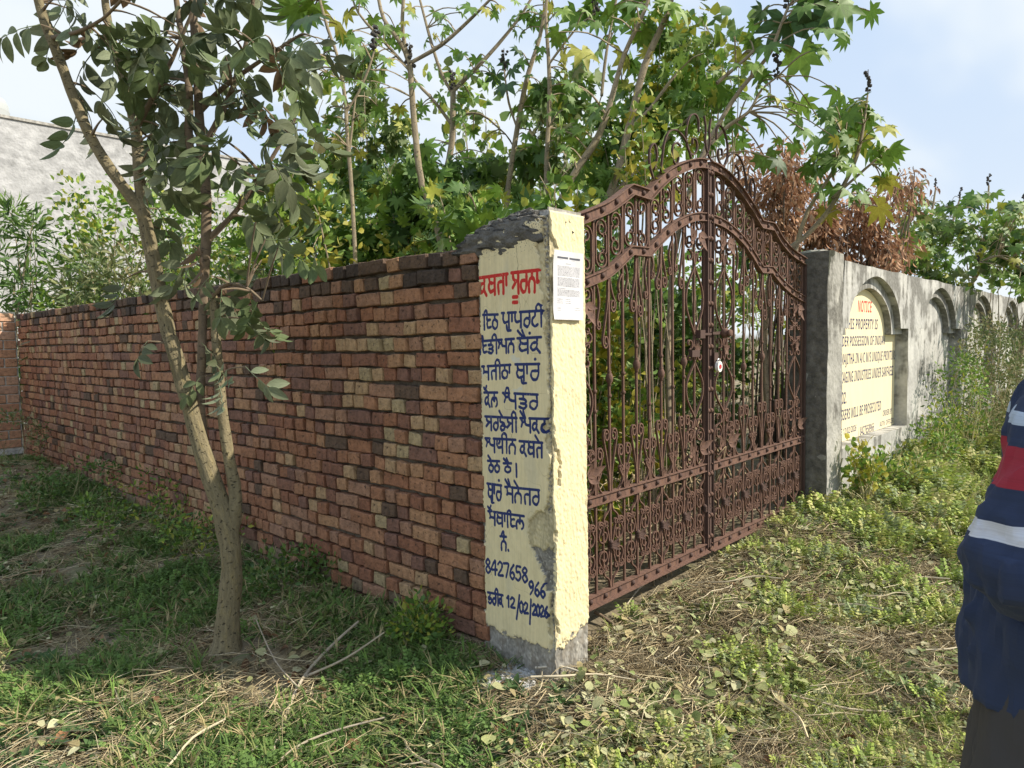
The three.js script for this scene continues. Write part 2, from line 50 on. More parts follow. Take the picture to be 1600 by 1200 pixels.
// ------------------------------------------------------------------ measured data: limbs [x, y, z, radius], leaves [x, y, z, size, tone], painted words
const DATA = {
 front: {"br":[[[-0.839,-0.081,-1.433,0.1647],[-0.823,0.045,-1.427,0.1204],[-0.808,0.203,-1.425,0.1045],[-0.786,0.392,-1.419,0.095],[-0.789,0.582,-1.438,0.0982],[-0.817,0.773,-1.486,0.0887],[-0.859,1.027,-1.553,0.0792],[-0.897,1.313,-1.62,0.0729],[-0.933,1.567,-1.68,0.0665],[-0.957,1.821,-1.729,0.0633],[-0.973,2.011,-1.763,0.0633],[-0.989,2.176,-1.795,0.0633]],[[-0.986,2.154,-1.79,0.057],[-1.065,2.309,-1.857,0.0504],[-1.142,2.478,-1.923,0.0469],[-1.202,2.675,-1.973,0.0435],[-1.255,2.9,-2.019,0.0433],[-1.299,3.061,-2.048,0.0399],[-1.332,3.25,-2.069,0.0366],[-1.386,3.574,-2.124,0.0273]],[[-0.986,2.154,-1.79,0.0538],[-0.984,2.363,-1.828,0.0477],[-0.977,2.558,-1.858,0.0479],[-0.989,2.755,-1.91,0.0449],[-1.007,2.938,-1.966,0.0418],[-1.024,3.122,-2.022,0.0356],[-1.023,3.453,-2.071,0.0292],[-0.979,3.753,-2.072,0.0195]],[[-0.788,0.519,-1.432,0.076],[-0.75,0.738,-1.423,0.0571],[-0.759,0.975,-1.466,0.0509],[-0.763,1.181,-1.502,0.0479],[-0.76,1.404,-1.53,0.0448],[-0.755,1.628,-1.557,0.0417],[-0.751,1.75,-1.576,0.0353]],[[-0.839,0.992,-1.558,0.0382],[-0.826,1.245,-1.601,0.0321],[-0.795,1.501,-1.624,0.0323],[-0.766,1.76,-1.65,0.0325],[-0.733,2.023,-1.672,0.0392],[-0.708,2.289,-1.703,0.0395],[-0.7,2.492,-1.746,0.0364],[-0.689,2.665,-1.784,0.0366],[-0.673,2.907,-1.822,0.0335],[-0.66,3.151,-1.864,0.0304],[-0.643,3.534,-1.914,0.0238]],[[-0.704,2.328,-1.738,0.0265],[-0.748,2.539,-1.783,0.0264],[-0.74,2.781,-1.774,0.023],[-0.757,3.07,-1.796,0.0196],[-0.777,3.39,-1.824,0.0163]],[[-0.729,2.031,-1.68,0.0229],[-0.622,2.163,-1.608,0.0165],[-0.513,2.339,-1.536,0.0149],[-0.425,2.509,-1.487,0.0133],[-0.337,2.679,-1.437,0.01]],[[-0.705,2.507,-1.741,0.0231],[-0.633,2.682,-1.661,0.0198],[-0.571,2.873,-1.595,0.0164],[-0.518,3.129,-1.543,0.0131],[-0.488,3.382,-1.514,0.0098]],[[-0.678,2.721,-1.805,0.0201],[-0.611,2.824,-1.694,0.0166],[-0.496,2.941,-1.533,0.0132],[-0.372,3.054,-1.362,0.0098]],[[-0.959,2.603,-1.904,0.0194],[-0.913,2.743,-1.785,0.0159],[-0.862,2.908,-1.661,0.0125],[-0.811,3.099,-1.541,0.0092]],[[-1.28,2.987,-2.032,0.0154],[-1.228,2.971,-1.828,0.0119],[-1.179,2.983,-1.631,0.0087],[-1.153,3.019,-1.459,0.0084]],[[-0.78,1.738,-1.533,0.0158],[-0.738,1.797,-1.444,0.0125],[-0.69,1.777,-1.343,0.0093],[-0.657,1.711,-1.253,0.0062]]],"lv":[[-1.14,2.88,-1.66,0.12,3],[-1.1,2.89,-1.74,0.14,2],[-1.05,3.04,-2.2,0.17,4],[-1.1,3.1,-2.06,0.12,5],[-1.13,2.94,-1.66,0.11,2],[-1.2,3.2,-2.05,0.11,4],[-1.18,3.17,-2.07,0.14,5],[-1.28,3.14,-1.9,0.11,1],[-1.19,3.14,-2.31,0.13,0],[-1.36,3.0,-1.92,0.12,1],[-1.01,3.04,-1.8,0.15,2],[-1.01,3.05,-1.91,0.13,2],[-0.96,3.06,-1.79,0.14,5],[-0.89,3.16,-1.86,0.15,1],[-0.89,3.2,-1.99,0.14,0],[-0.83,3.09,-2.11,0.17,4],[-0.91,2.98,-1.6,0.14,2],[-0.91,3.13,-1.93,0.17,5],[-0.87,3.07,-1.92,0.14,2],[-0.92,3.01,-1.62,0.15,3],[-0.94,2.94,-1.38,0.14,4],[-0.69,3.17,-1.98,0.15,4],[-0.92,2.91,-1.61,0.12,2],[-0.84,3.03,-1.55,0.13,2],[-0.57,3.1,-1.77,0.17,1],[-0.65,3.09,-1.59,0.15,2],[-0.65,3.04,-1.49,0.11,4],[-0.55,3.06,-1.64,0.12,0],[-0.67,2.91,-1.11,0.12,2],[-0.46,3.07,-1.49,0.17,2],[-0.66,2.92,-1.4,0.15,2],[-0.75,2.96,-1.25,0.12,1],[-0.54,3.1,-1.54,0.14,2],[-0.29,2.99,-1.5,0.16,2],[-0.56,2.88,-1.15,0.13,3],[-0.39,3.0,-1.34,0.13,3],[-0.56,2.89,-1.23,0.13,2],[-0.81,2.79,-1.87,0.16,1],[-0.85,2.74,-1.9,0.13,3],[-0.91,2.72,-1.52,0.12,4],[-0.75,2.89,-1.9,0.16,2],[-0.87,2.79,-1.86,0.17,1],[-0.84,2.87,-1.86,0.12,0],[-0.59,2.94,-1.72,0.17,1],[-0.67,2.77,-1.44,0.12,5],[-0.65,2.93,-1.73,0.15,5],[-0.49,2.92,-1.66,0.17,4],[-0.78,2.84,-1.28,0.15,2],[-0.73,2.97,-1.9,0.12,3],[-0.65,2.74,-1.39,0.13,1],[-0.62,2.76,-1.44,0.12,4],[-0.7,2.63,-1.21,0.11,2],[-0.58,2.74,-1.58,0.13,3],[-0.66,2.7,-1.31,0.11,2],[-0.36,2.65,-1.5,0.16,4],[-0.53,2.57,-1.14,0.13,4],[-0.49,2.58,-1.35,0.14,1],[-0.47,2.58,-1.19,0.14,0],[-0.38,2.58,-1.28,0.13,0],[-0.47,2.94,-1.04,0.15,1],[-0.46,2.93,-1.02,0.11,4],[-0.39,3.05,-1.45,0.14,3],[-1.06,2.81,-2.15,0.13,3],[-1.14,2.72,-2.06,0.12,3],[-1.1,2.74,-2.33,0.14,2],[-1.15,2.59,-1.74,0.15,4],[-0.8,2.57,-1.94,0.14,3],[-1.06,2.58,-1.62,0.13,3],[-0.78,2.84,-2.04,0.18,2],[-0.87,2.61,-1.82,0.14,3],[-0.89,2.7,-1.83,0.14,2],[-0.8,2.55,-2.04,0.17,0],[-0.87,2.53,-1.95,0.17,2],[-0.76,2.45,-1.83,0.15,5],[-1.05,2.41,-1.48,0.13,2],[-0.96,2.53,-1.68,0.13,4],[-0.85,2.48,-1.3,0.13,2],[-0.79,2.48,-1.34,0.15,0],[-0.81,2.44,-1.38,0.13,2],[-0.62,2.45,-1.74,0.15,2],[-0.68,2.34,-1.16,0.11,2],[-0.69,2.36,-1.31,0.11,1],[-0.56,2.44,-1.36,0.15,4],[-0.42,2.49,-1.52,0.15,3],[-0.35,2.39,-1.54,0.13,1],[-0.5,2.28,-1.47,0.13,4],[-1.0,2.35,-1.57,0.14,3],[-0.89,2.33,-1.74,0.12,5],[-0.56,2.17,-1.52,0.16,1],[-0.73,2.13,-1.12,0.14,2],[-0.58,2.15,-1.51,0.15,3],[-0.68,2.23,-1.36,0.13,5],[-0.9,2.19,-1.78,0.14,5],[-0.89,2.1,-1.83,0.13,2],[-0.8,1.93,-1.72,0.14,3],[-0.83,2.01,-1.63,0.14,0],[-0.85,1.95,-1.67,0.13,3],[-0.86,1.83,-1.36,0.08,5],[-0.73,1.77,-1.48,0.1,4],[-0.85,1.76,-1.28,0.1,5],[-0.67,1.63,-1.39,0.09,4],[-0.73,1.77,-1.51,0.12,3],[-0.57,1.7,-1.55,0.12,0],[-0.68,1.75,-1.34,0.09,2],[-0.91,1.41,-1.22,0.09,5],[-0.82,1.52,-1.58,0.11,4],[-0.76,1.4,-1.23,0.11,3],[-0.55,1.62,-1.48,0.09,2],[-0.66,1.7,-1.3,0.1,2],[-1.04,1.53,-1.69,0.1,4],[-0.98,1.86,-2.11,0.11,4],[-0.87,1.35,-1.5,0.08,0],[-0.82,1.31,-1.4,0.1,3],[-0.62,2.02,-1.26,0.13,2],[-0.6,1.93,-1.34,0.14,1],[-0.66,1.96,-1.07,0.14,2],[-0.74,3.39,-1.68,0.14,3],[-0.66,3.42,-1.92,0.13,4],[-0.67,3.29,-1.61,0.16,4],[-0.61,3.38,-1.72,0.16,5],[-0.42,3.57,-1.71,0.15,3],[-0.59,3.34,-1.77,0.12,5],[-0.48,3.41,-1.57,0.13,1],[-0.45,3.39,-1.6,0.15,2],[-0.43,3.43,-1.59,0.15,3],[-1.07,3.33,-1.76,0.13,3],[-0.97,3.37,-1.87,0.14,5],[-0.97,3.33,-1.74,0.13,4],[-0.99,3.35,-1.69,0.11,4],[-0.86,3.43,-1.84,0.14,2],[-1.04,3.37,-1.79,0.12,2],[-1.09,3.53,-2.13,0.16,3],[-1.16,3.31,-2.16,0.16,3]]},
 castor: [{"br":[[[1.207,1.375,-2.017,0.0432],[1.224,2.142,-2.068,0.0432],[1.19,2.478,-2.134,0.0432],[1.149,2.671,-2.196,0.0384],[1.133,3.103,-2.25,0.0384],[1.136,3.558,-2.288,0.0336]],[[1.136,3.558,-2.288,0.0288],[1.103,3.727,-2.339,0.0288],[1.022,3.92,-2.443,0.024],[0.996,4.161,-2.492,0.0192]],[[1.136,3.558,-2.288,0.0288],[1.112,3.822,-2.338,0.024],[1.14,4.157,-2.338,0.0192]],[[1.141,3.591,-2.286,0.024],[1.306,3.722,-2.122,0.024],[1.464,3.909,-1.97,0.0192],[1.606,4.098,-1.835,0.0144]],[[1.131,3.534,-2.291,0.0192],[1.013,3.753,-2.438,0.0192],[0.894,3.971,-2.584,0.0144],[0.855,4.164,-2.642,0.0096]]],"lv":[[0.88,3.77,-2.26,0.08,0],[1.16,3.97,-2.3,0.08,0],[1.36,3.95,-2.17,0.08,0],[0.71,3.6,-2.33,0.08,0],[0.85,3.68,-2.3,0.07,1],[1.21,3.88,-2.61,0.08,0],[0.76,3.43,-2.3,0.08,0],[0.83,3.32,-2.27,0.07,1],[1.25,3.97,-2.6,0.08,0],[1.28,3.79,-2.27,0.08,0],[1.41,3.96,-1.91,0.09,0],[1.59,3.97,-1.85,0.08,0],[0.9,4.02,-2.72,0.1,2],[1.07,3.39,-2.15,0.07,0],[0.88,3.54,-2.24,0.07,0],[0.98,3.63,-2.72,0.07,0],[1.13,3.29,-2.42,0.07,2],[0.9,4.09,-2.59,0.11,0],[1.22,4.2,-2.53,0.1,0],[1.58,4.14,-1.91,0.1,0],[1.15,4.06,-2.75,0.08,1],[1.01,3.82,-2.19,0.05,2],[1.3,3.81,-2.19,0.05,2],[0.8,3.77,-2.65,0.06,1],[1.06,3.77,-2.26,0.07,1],[1.13,3.75,-2.39,0.06,0],[0.81,3.48,-2.39,0.08,1],[1.0,3.5,-2.7,0.05,0],[1.16,3.94,-2.62,0.06,0],[1.17,3.72,-1.94,0.05,1],[1.6,4.0,-1.8,0.06,2],[1.45,3.92,-1.79,0.06,2],[0.64,3.71,-2.46,0.06,0],[1.28,3.59,-2.48,0.06,0],[0.95,3.65,-2.44,0.05,2],[0.66,3.37,-2.47,0.05,1],[1.21,3.31,-2.34,0.05,2],[0.8,3.99,-2.42,0.08,0],[1.34,4.42,-2.5,0.09,0],[1.57,3.96,-1.61,0.06,1]]},{"br":[[[1.818,1.859,-2.727,0.0449],[1.86,2.811,-2.768,0.0449],[1.937,3.229,-2.723,0.0449],[1.971,3.694,-2.728,0.0393]],[[1.971,3.694,-2.728,0.0337],[2.029,3.771,-2.673,0.0337],[2.186,3.98,-2.524,0.0281],[2.397,4.312,-2.329,0.0224],[2.505,4.533,-2.233,0.0168]],[[1.962,3.677,-2.736,0.0224],[1.91,3.847,-2.807,0.0224],[1.859,4.157,-2.889,0.0224],[1.814,4.522,-2.97,0.0168]],[[1.947,3.397,-2.728,0.0281],[1.858,3.596,-2.84,0.0224],[1.76,3.766,-2.96,0.0224],[1.72,3.868,-3.012,0.0168]],[[1.974,3.481,-2.706,0.0168],[2.12,3.488,-2.55,0.0168],[2.264,3.306,-2.381,0.0112]]],"lv":[[1.94,3.96,-2.57,0.09,0],[2.32,4.08,-2.78,0.09,0],[2.08,3.76,-2.34,0.08,0],[1.93,3.79,-2.5,0.08,0],[1.84,3.61,-2.73,0.08,0],[1.9,3.48,-2.55,0.09,0],[2.15,3.69,-2.69,0.08,0],[1.77,3.0,-2.55,0.1,0],[2.24,3.41,-2.76,0.08,0],[2.39,3.43,-2.57,0.12,2],[1.87,3.01,-2.34,0.09,0],[1.89,3.21,-2.81,0.09,0],[1.97,3.19,-2.33,0.08,0],[1.88,2.94,-2.55,0.1,0],[1.75,3.55,-2.88,0.08,0],[1.95,4.25,-2.76,0.09,0],[2.04,4.37,-2.68,0.08,0],[2.08,4.5,-3.06,0.09,0],[2.26,4.16,-2.25,0.08,0],[2.33,4.33,-2.12,0.08,0],[2.39,3.19,-2.39,0.08,1],[1.9,3.28,-3.16,0.12,0],[1.84,3.13,-3.19,0.11,0],[2.16,4.14,-2.9,0.08,0],[2.01,3.83,-2.32,0.08,0],[2.42,3.87,-2.65,0.06,1],[2.05,3.88,-2.8,0.05,1],[2.0,3.68,-3.02,0.08,1],[1.96,3.44,-2.63,0.08,0],[1.91,3.67,-2.54,0.06,1],[2.12,3.06,-2.77,0.1,0],[2.12,3.54,-2.7,0.05,2],[2.19,3.72,-2.74,0.08,1],[2.01,3.09,-2.37,0.07,1],[1.66,3.0,-2.67,0.08,1],[2.23,3.28,-2.64,0.06,0],[1.79,3.03,-2.44,0.07,0],[1.93,3.58,-3.16,0.06,0],[1.78,4.27,-2.66,0.08,0],[2.08,4.44,-2.76,0.05,1],[1.73,4.4,-2.97,0.07,2],[2.33,4.19,-2.24,0.07,1],[2.2,4.22,-2.24,0.07,0],[2.45,3.12,-2.41,0.07,1],[1.98,3.25,-3.04,0.07,1],[1.8,3.12,-3.06,0.08,1]]},{"br":[[[1.942,1.78,-2.148,0.0427],[2.005,2.579,-2.152,0.0374],[2.098,3.19,-2.108,0.0374],[2.192,3.695,-2.053,0.032],[2.279,4.013,-1.988,0.0267],[2.348,4.385,-1.948,0.0214]],[[2.11,3.27,-2.103,0.016],[2.074,3.484,-2.16,0.016],[2.064,3.751,-2.195,0.0107]]],"lv":[[2.38,4.26,-2.17,0.09,0],[2.34,4.3,-2.21,0.08,0],[2.3,4.13,-2.21,0.08,0],[1.98,3.59,-2.1,0.15,3],[1.95,3.68,-2.0,0.1,3],[2.35,3.56,-2.2,0.09,0],[2.15,3.46,-2.15,0.12,1],[2.04,3.49,-1.83,0.08,0],[2.17,3.79,-2.39,0.1,3],[2.51,4.31,-2.13,0.1,0],[2.2,3.89,-1.91,0.07,0],[2.19,3.89,-2.3,0.08,3],[2.0,3.15,-1.9,0.07,0],[2.19,3.1,-1.95,0.08,0],[2.5,4.35,-2.01,0.1,0],[2.34,4.19,-1.87,0.07,0],[2.18,4.22,-2.12,0.07,1],[2.11,3.92,-1.88,0.05,0],[2.4,3.67,-2.06,0.13,3],[2.17,3.83,-2.08,0.1,0],[2.1,3.66,-1.96,0.06,0],[2.28,3.55,-2.14,0.11,1],[2.44,3.71,-2.14,0.06,0],[2.14,3.58,-2.12,0.06,2],[2.36,4.2,-2.09,0.09,0],[2.45,3.96,-2.16,0.06,0],[1.97,3.82,-1.95,0.07,3],[2.26,3.44,-2.03,0.06,0],[2.41,3.24,-2.12,0.06,1],[2.17,4.27,-1.85,0.07,0]]},{"br":[[[1.979,2.165,-1.703,0.0355],[2.029,2.923,-1.718,0.0304],[2.074,3.428,-1.715,0.0304],[2.084,3.732,-1.731,0.0253],[2.09,4.086,-1.757,0.0203],[2.112,4.288,-1.751,0.0203]],[[2.085,3.681,-1.726,0.0152],[2.17,3.831,-1.649,0.0152],[2.265,3.981,-1.561,0.0101],[2.357,4.08,-1.472,0.0101]],[[2.355,3.422,-1.415,0.0203],[2.386,3.674,-1.404,0.0203],[2.438,3.977,-1.376,0.0152],[2.487,4.229,-1.347,0.0152]]],"lv":[[2.33,3.84,-1.77,0.14,2],[2.2,3.75,-1.49,0.19,2],[2.24,3.93,-1.77,0.09,0],[2.32,3.58,-1.79,0.09,0],[2.25,3.45,-1.65,0.09,0],[2.15,3.63,-1.69,0.08,0],[2.38,4.16,-1.68,0.15,0],[2.45,4.22,-1.57,0.13,1],[2.34,4.0,-1.46,0.11,0],[2.46,4.07,-1.42,0.12,0],[2.52,3.91,-1.5,0.08,0],[1.87,3.34,-1.54,0.06,0],[2.17,3.2,-1.72,0.08,0],[2.29,3.14,-1.66,0.1,1],[2.03,3.06,-1.64,0.07,0],[2.37,4.23,-1.48,0.13,0],[2.05,4.03,-1.55,0.1,1],[2.25,3.68,-1.69,0.12,2],[2.61,3.94,-1.61,0.14,0],[2.03,3.89,-1.63,0.07,0],[2.19,3.49,-1.57,0.07,0],[2.3,3.45,-1.82,0.08,0],[2.19,3.64,-1.65,0.06,0],[2.22,3.98,-1.54,0.11,1],[2.42,4.13,-1.55,0.11,0],[2.08,3.97,-1.35,0.07,1],[2.3,3.88,-1.21,0.09,0],[2.62,3.97,-1.5,0.06,0],[1.99,3.26,-1.49,0.04,1],[1.84,3.2,-1.53,0.06,1],[2.54,3.37,-1.58,0.09,1],[2.21,2.98,-1.75,0.05,1],[2.7,4.65,-1.58,0.1,0],[2.24,4.23,-1.84,0.09,2]]},{"br":[[[1.433,2.082,-1.252,0.0443],[1.59,2.605,-1.132,0.0399],[1.72,2.863,-1.017,0.0399],[1.785,3.048,-0.964,0.0355],[1.84,3.268,-0.925,0.031],[1.894,3.471,-0.886,0.0266],[2.004,3.765,-0.794,0.0222],[2.053,3.928,-0.757,0.0177]],[[1.6,2.078,-1.074,0.0443],[1.777,2.525,-0.926,0.0443],[1.894,2.997,-0.843,0.0443],[1.982,3.38,-0.783,0.0399],[2.065,3.617,-0.715,0.0355],[2.122,3.758,-0.668,0.031]],[[1.892,2.957,-0.841,0.0222],[1.99,3.087,-0.748,0.0177],[2.091,3.262,-0.656,0.0177],[2.147,3.349,-0.604,0.0133]],[[1.726,2.429,-0.971,0.0266],[1.922,2.681,-0.785,0.0222],[2.07,2.886,-0.645,0.0177],[2.168,3.016,-0.552,0.0133]]],"lv":[[1.99,3.51,-0.96,0.15,2],[2.08,3.47,-0.96,0.11,0],[1.65,3.04,-0.97,0.12,0],[1.59,3.01,-0.77,0.08,0],[2.02,3.64,-0.83,0.12,1],[1.77,3.71,-0.72,0.14,0],[1.98,3.87,-1.03,0.12,1],[2.07,3.76,-0.59,0.15,1],[2.09,3.65,-0.65,0.09,0],[2.01,3.09,-1.14,0.08,3],[1.83,2.85,-1.15,0.08,2],[2.15,3.66,-0.93,0.07,0],[2.04,3.68,-0.8,0.11,0],[2.28,3.62,-0.87,0.08,0],[1.39,3.17,-0.97,0.07,0],[2.3,3.93,-0.83,0.12,0],[1.6,2.94,-1.06,0.09,1],[1.45,2.79,-1.06,0.07,0],[1.61,3.64,-1.24,0.1,1],[2.1,3.37,-1.05,0.07,1],[1.65,3.07,-0.97,0.07,0],[2.15,3.11,-0.94,0.07,0],[1.83,3.72,-0.95,0.08,1],[2.2,3.87,-1.01,0.14,0],[2.15,3.95,-0.88,0.09,1],[2.11,3.94,-0.95,0.14,0],[2.19,3.43,-0.44,0.07,0],[1.81,2.96,-1.0,0.06,3],[1.48,2.49,-1.02,0.05,1],[2.16,3.58,-0.87,0.05,1],[1.83,3.65,-0.76,0.06,2],[2.13,3.59,-0.8,0.05,0],[1.45,3.15,-0.95,0.06,1],[1.99,3.73,-0.59,0.09,1],[1.49,2.93,-1.14,0.07,0],[1.44,2.72,-1.01,0.06,1]]},{"br":[[[1.766,1.949,-0.445,0.0291],[1.934,2.652,-0.33,0.0291],[2.027,2.883,-0.251,0.025],[2.082,3.002,-0.203,0.025],[2.142,3.113,-0.149,0.025],[2.23,3.252,-0.068,0.0208],[2.286,3.351,-0.016,0.0208],[2.332,3.495,0.019,0.0167],[2.38,3.64,0.057,0.0125]],[[1.983,2.755,-0.287,0.0208],[2.075,2.878,-0.2,0.0208],[2.165,2.959,-0.111,0.0167],[2.23,3.103,-0.054,0.0125],[2.305,3.184,0.019,0.0083]],[[2.033,3.149,-0.268,0.0208],[2.124,3.251,-0.18,0.0167],[2.21,3.353,-0.098,0.0167]]],"lv":[[2.4,3.57,0.04,0.21,3],[2.45,3.58,0.19,0.18,3],[2.39,3.55,0.37,0.17,0],[2.2,3.36,0.0,0.12,0],[2.48,3.36,0.1,0.17,1],[2.3,3.39,0.34,0.15,0],[2.45,3.7,-0.15,0.12,3],[2.39,3.48,-0.17,0.09,0],[1.91,3.38,-0.09,0.06,0],[2.3,3.39,-0.22,0.09,2],[1.96,3.21,-0.12,0.06,0],[2.33,3.24,-0.1,0.08,0],[2.11,3.0,0.08,0.13,2],[2.47,3.09,0.06,0.08,0],[2.44,2.96,-0.15,0.1,0],[2.6,3.23,-0.03,0.08,0],[2.47,2.92,0.1,0.09,0],[2.11,2.6,0.11,0.11,3],[2.3,2.73,0.13,0.08,0],[2.29,2.8,0.2,0.08,0],[2.43,3.19,-0.18,0.07,0],[2.32,2.95,0.21,0.06,0],[2.5,3.76,0.13,0.18,0],[2.56,3.74,0.31,0.16,3],[2.31,3.29,0.28,0.1,0],[2.52,3.71,0.29,0.16,0],[2.74,3.81,0.23,0.18,1],[2.69,3.58,0.46,0.11,0],[2.45,3.56,0.01,0.12,1],[2.61,3.1,0.29,0.16,0],[2.23,3.54,0.21,0.1,0],[2.32,3.47,-0.16,0.1,1],[2.28,3.46,-0.16,0.06,0],[2.37,3.59,-0.17,0.06,0],[2.03,3.2,-0.02,0.08,1],[2.36,3.37,-0.29,0.05,2],[2.41,3.23,-0.14,0.06,2],[2.6,3.08,0.05,0.12,1],[2.5,3.12,-0.11,0.05,0],[2.17,2.91,-0.19,0.09,0],[2.17,3.1,-0.02,0.05,1],[2.16,2.88,0.21,0.07,0],[2.32,2.69,-0.07,0.11,0],[2.61,2.8,0.28,0.07,2],[2.36,2.8,-0.0,0.06,1],[1.93,2.97,0.0,0.04,0],[2.7,2.99,0.13,0.05,1],[2.49,3.82,0.24,0.13,1],[2.45,3.98,0.42,0.12,1],[2.88,3.53,0.24,0.09,0]]},{"br":[[[3.195,2.033,-0.394,0.0355],[3.392,2.282,-0.205,0.0304],[3.513,2.456,-0.092,0.0304],[3.623,2.681,0.005,0.0253],[3.713,2.932,0.079,0.0253],[3.772,3.235,0.114,0.0152],[3.796,3.412,0.124,0.0101]],[[3.299,2.031,-0.283,0.0304],[3.418,2.484,-0.196,0.0253],[3.566,2.784,-0.065,0.0203],[3.65,3.035,0.002,0.0152]],[[3.555,2.582,-0.059,0.0203],[3.722,2.78,0.102,0.0152],[3.852,2.929,0.227,0.0152]]],"lv":[[4.09,3.38,-0.02,0.15,0],[3.24,3.18,-0.0,0.11,0],[3.91,2.74,0.23,0.14,2],[3.49,3.29,-0.02,0.1,0],[3.55,3.16,0.26,0.1,0],[3.72,3.02,0.23,0.12,0],[3.56,3.18,-0.01,0.09,2],[3.6,2.95,-0.19,0.14,0],[3.83,2.97,-0.11,0.15,0],[3.22,3.12,0.17,0.12,0],[3.38,2.81,0.06,0.1,1],[3.79,2.96,0.02,0.11,1],[3.46,3.03,0.35,0.12,2],[4.25,3.3,-0.04,0.15,0],[4.21,3.03,0.16,0.17,1],[3.39,2.74,0.36,0.11,1],[3.79,3.02,0.07,0.09,1],[3.67,2.69,-0.09,0.13,0],[3.2,2.93,0.18,0.1,0],[3.27,3.14,0.01,0.13,0],[3.35,2.75,0.15,0.11,1],[3.7,3.34,0.07,0.15,0],[3.9,2.75,0.2,0.09,0],[3.62,3.18,0.03,0.15,0],[4.05,3.4,-0.16,0.14,0],[4.03,3.12,-0.02,0.17,2],[3.49,2.87,-0.03,0.15,0],[3.45,3.23,0.17,0.09,2],[3.51,2.61,0.08,0.16,0],[4.06,3.21,-0.05,0.15,0],[3.51,2.86,0.07,0.1,0],[3.97,3.04,-0.3,0.13,1],[3.65,3.14,-0.09,0.15,0],[3.31,3.08,-0.02,0.09,0],[3.89,3.34,0.02,0.16,1],[3.65,2.86,-0.19,0.16,0],[3.67,3.2,-0.01,0.14,1],[3.31,3.0,-0.07,0.15,1],[4.02,2.99,0.23,0.16,0],[3.68,2.68,0.09,0.09,0],[3.92,3.28,0.06,0.14,0],[3.84,2.97,0.15,0.12,0],[3.24,3.04,0.06,0.1,0],[3.87,2.91,-0.29,0.1,0],[3.16,2.97,0.12,0.15,0],[3.54,2.57,0.18,0.11,0],[3.48,2.46,0.3,0.17,2],[3.34,2.65,-0.08,0.15,0],[3.63,2.5,-0.12,0.13,2],[3.84,3.33,0.11,0.12,0],[3.89,3.35,-0.05,0.13,0],[3.84,2.9,0.23,0.14,0],[3.77,2.91,-0.31,0.14,0],[3.44,3.1,-0.03,0.13,0]]},{"br":[[[0.409,1.569,-2.007,0.0255],[0.43,2.419,-2.06,0.0213],[0.433,2.929,-2.103,0.0213],[0.436,3.099,-2.115,0.0213],[0.418,3.397,-2.161,0.017],[0.383,3.589,-2.216,0.017],[0.358,3.781,-2.259,0.0128]],[[0.436,3.035,-2.11,0.017],[0.498,3.161,-2.054,0.0128],[0.553,3.317,-2.009,0.0128],[0.586,3.435,-1.985,0.0085]],[[0.429,2.716,-2.088,0.0128],[0.456,2.928,-2.079,0.0128],[0.485,3.14,-2.066,0.0085]]],"lv":[[0.27,3.65,-2.27,0.21,3],[0.48,3.69,-2.28,0.17,2],[0.16,3.48,-2.29,0.15,3],[0.15,3.35,-2.13,0.13,3],[0.6,3.65,-2.33,0.1,0],[0.36,3.42,-2.28,0.09,1],[0.26,3.4,-2.44,0.11,4],[0.48,3.29,-2.14,0.08,0],[0.37,3.0,-2.16,0.08,0],[0.31,3.08,-1.97,0.07,0],[0.47,3.19,-1.95,0.07,0],[0.41,3.29,-2.33,0.08,1],[0.71,3.14,-2.13,0.07,0],[0.6,3.03,-2.21,0.07,0],[0.52,2.91,-2.33,0.07,2],[0.18,2.86,-2.02,0.07,0],[0.29,3.8,-2.51,0.17,0],[0.29,3.31,-2.42,0.1,0],[0.22,3.26,-2.46,0.09,0],[0.3,3.77,-2.42,0.15,1],[0.22,3.31,-2.09,0.11,1],[0.28,3.46,-2.41,0.12,1],[0.36,3.91,-2.48,0.12,0],[0.36,3.42,-1.87,0.08,0],[0.49,3.56,-2.4,0.06,0],[0.1,3.25,-2.21,0.09,4],[0.33,3.28,-2.15,0.06,1],[0.37,3.07,-2.22,0.06,0],[0.45,3.09,-2.18,0.05,2],[0.6,3.3,-1.99,0.04,0],[0.38,3.22,-2.11,0.07,1],[0.59,3.02,-2.22,0.04,2],[0.48,3.0,-1.98,0.04,0],[0.59,2.81,-2.19,0.06,2],[0.29,2.84,-2.12,0.06,1],[0.37,3.78,-2.34,0.12,1],[0.38,3.29,-2.45,0.09,2],[0.1,3.29,-2.22,0.07,1]]}],
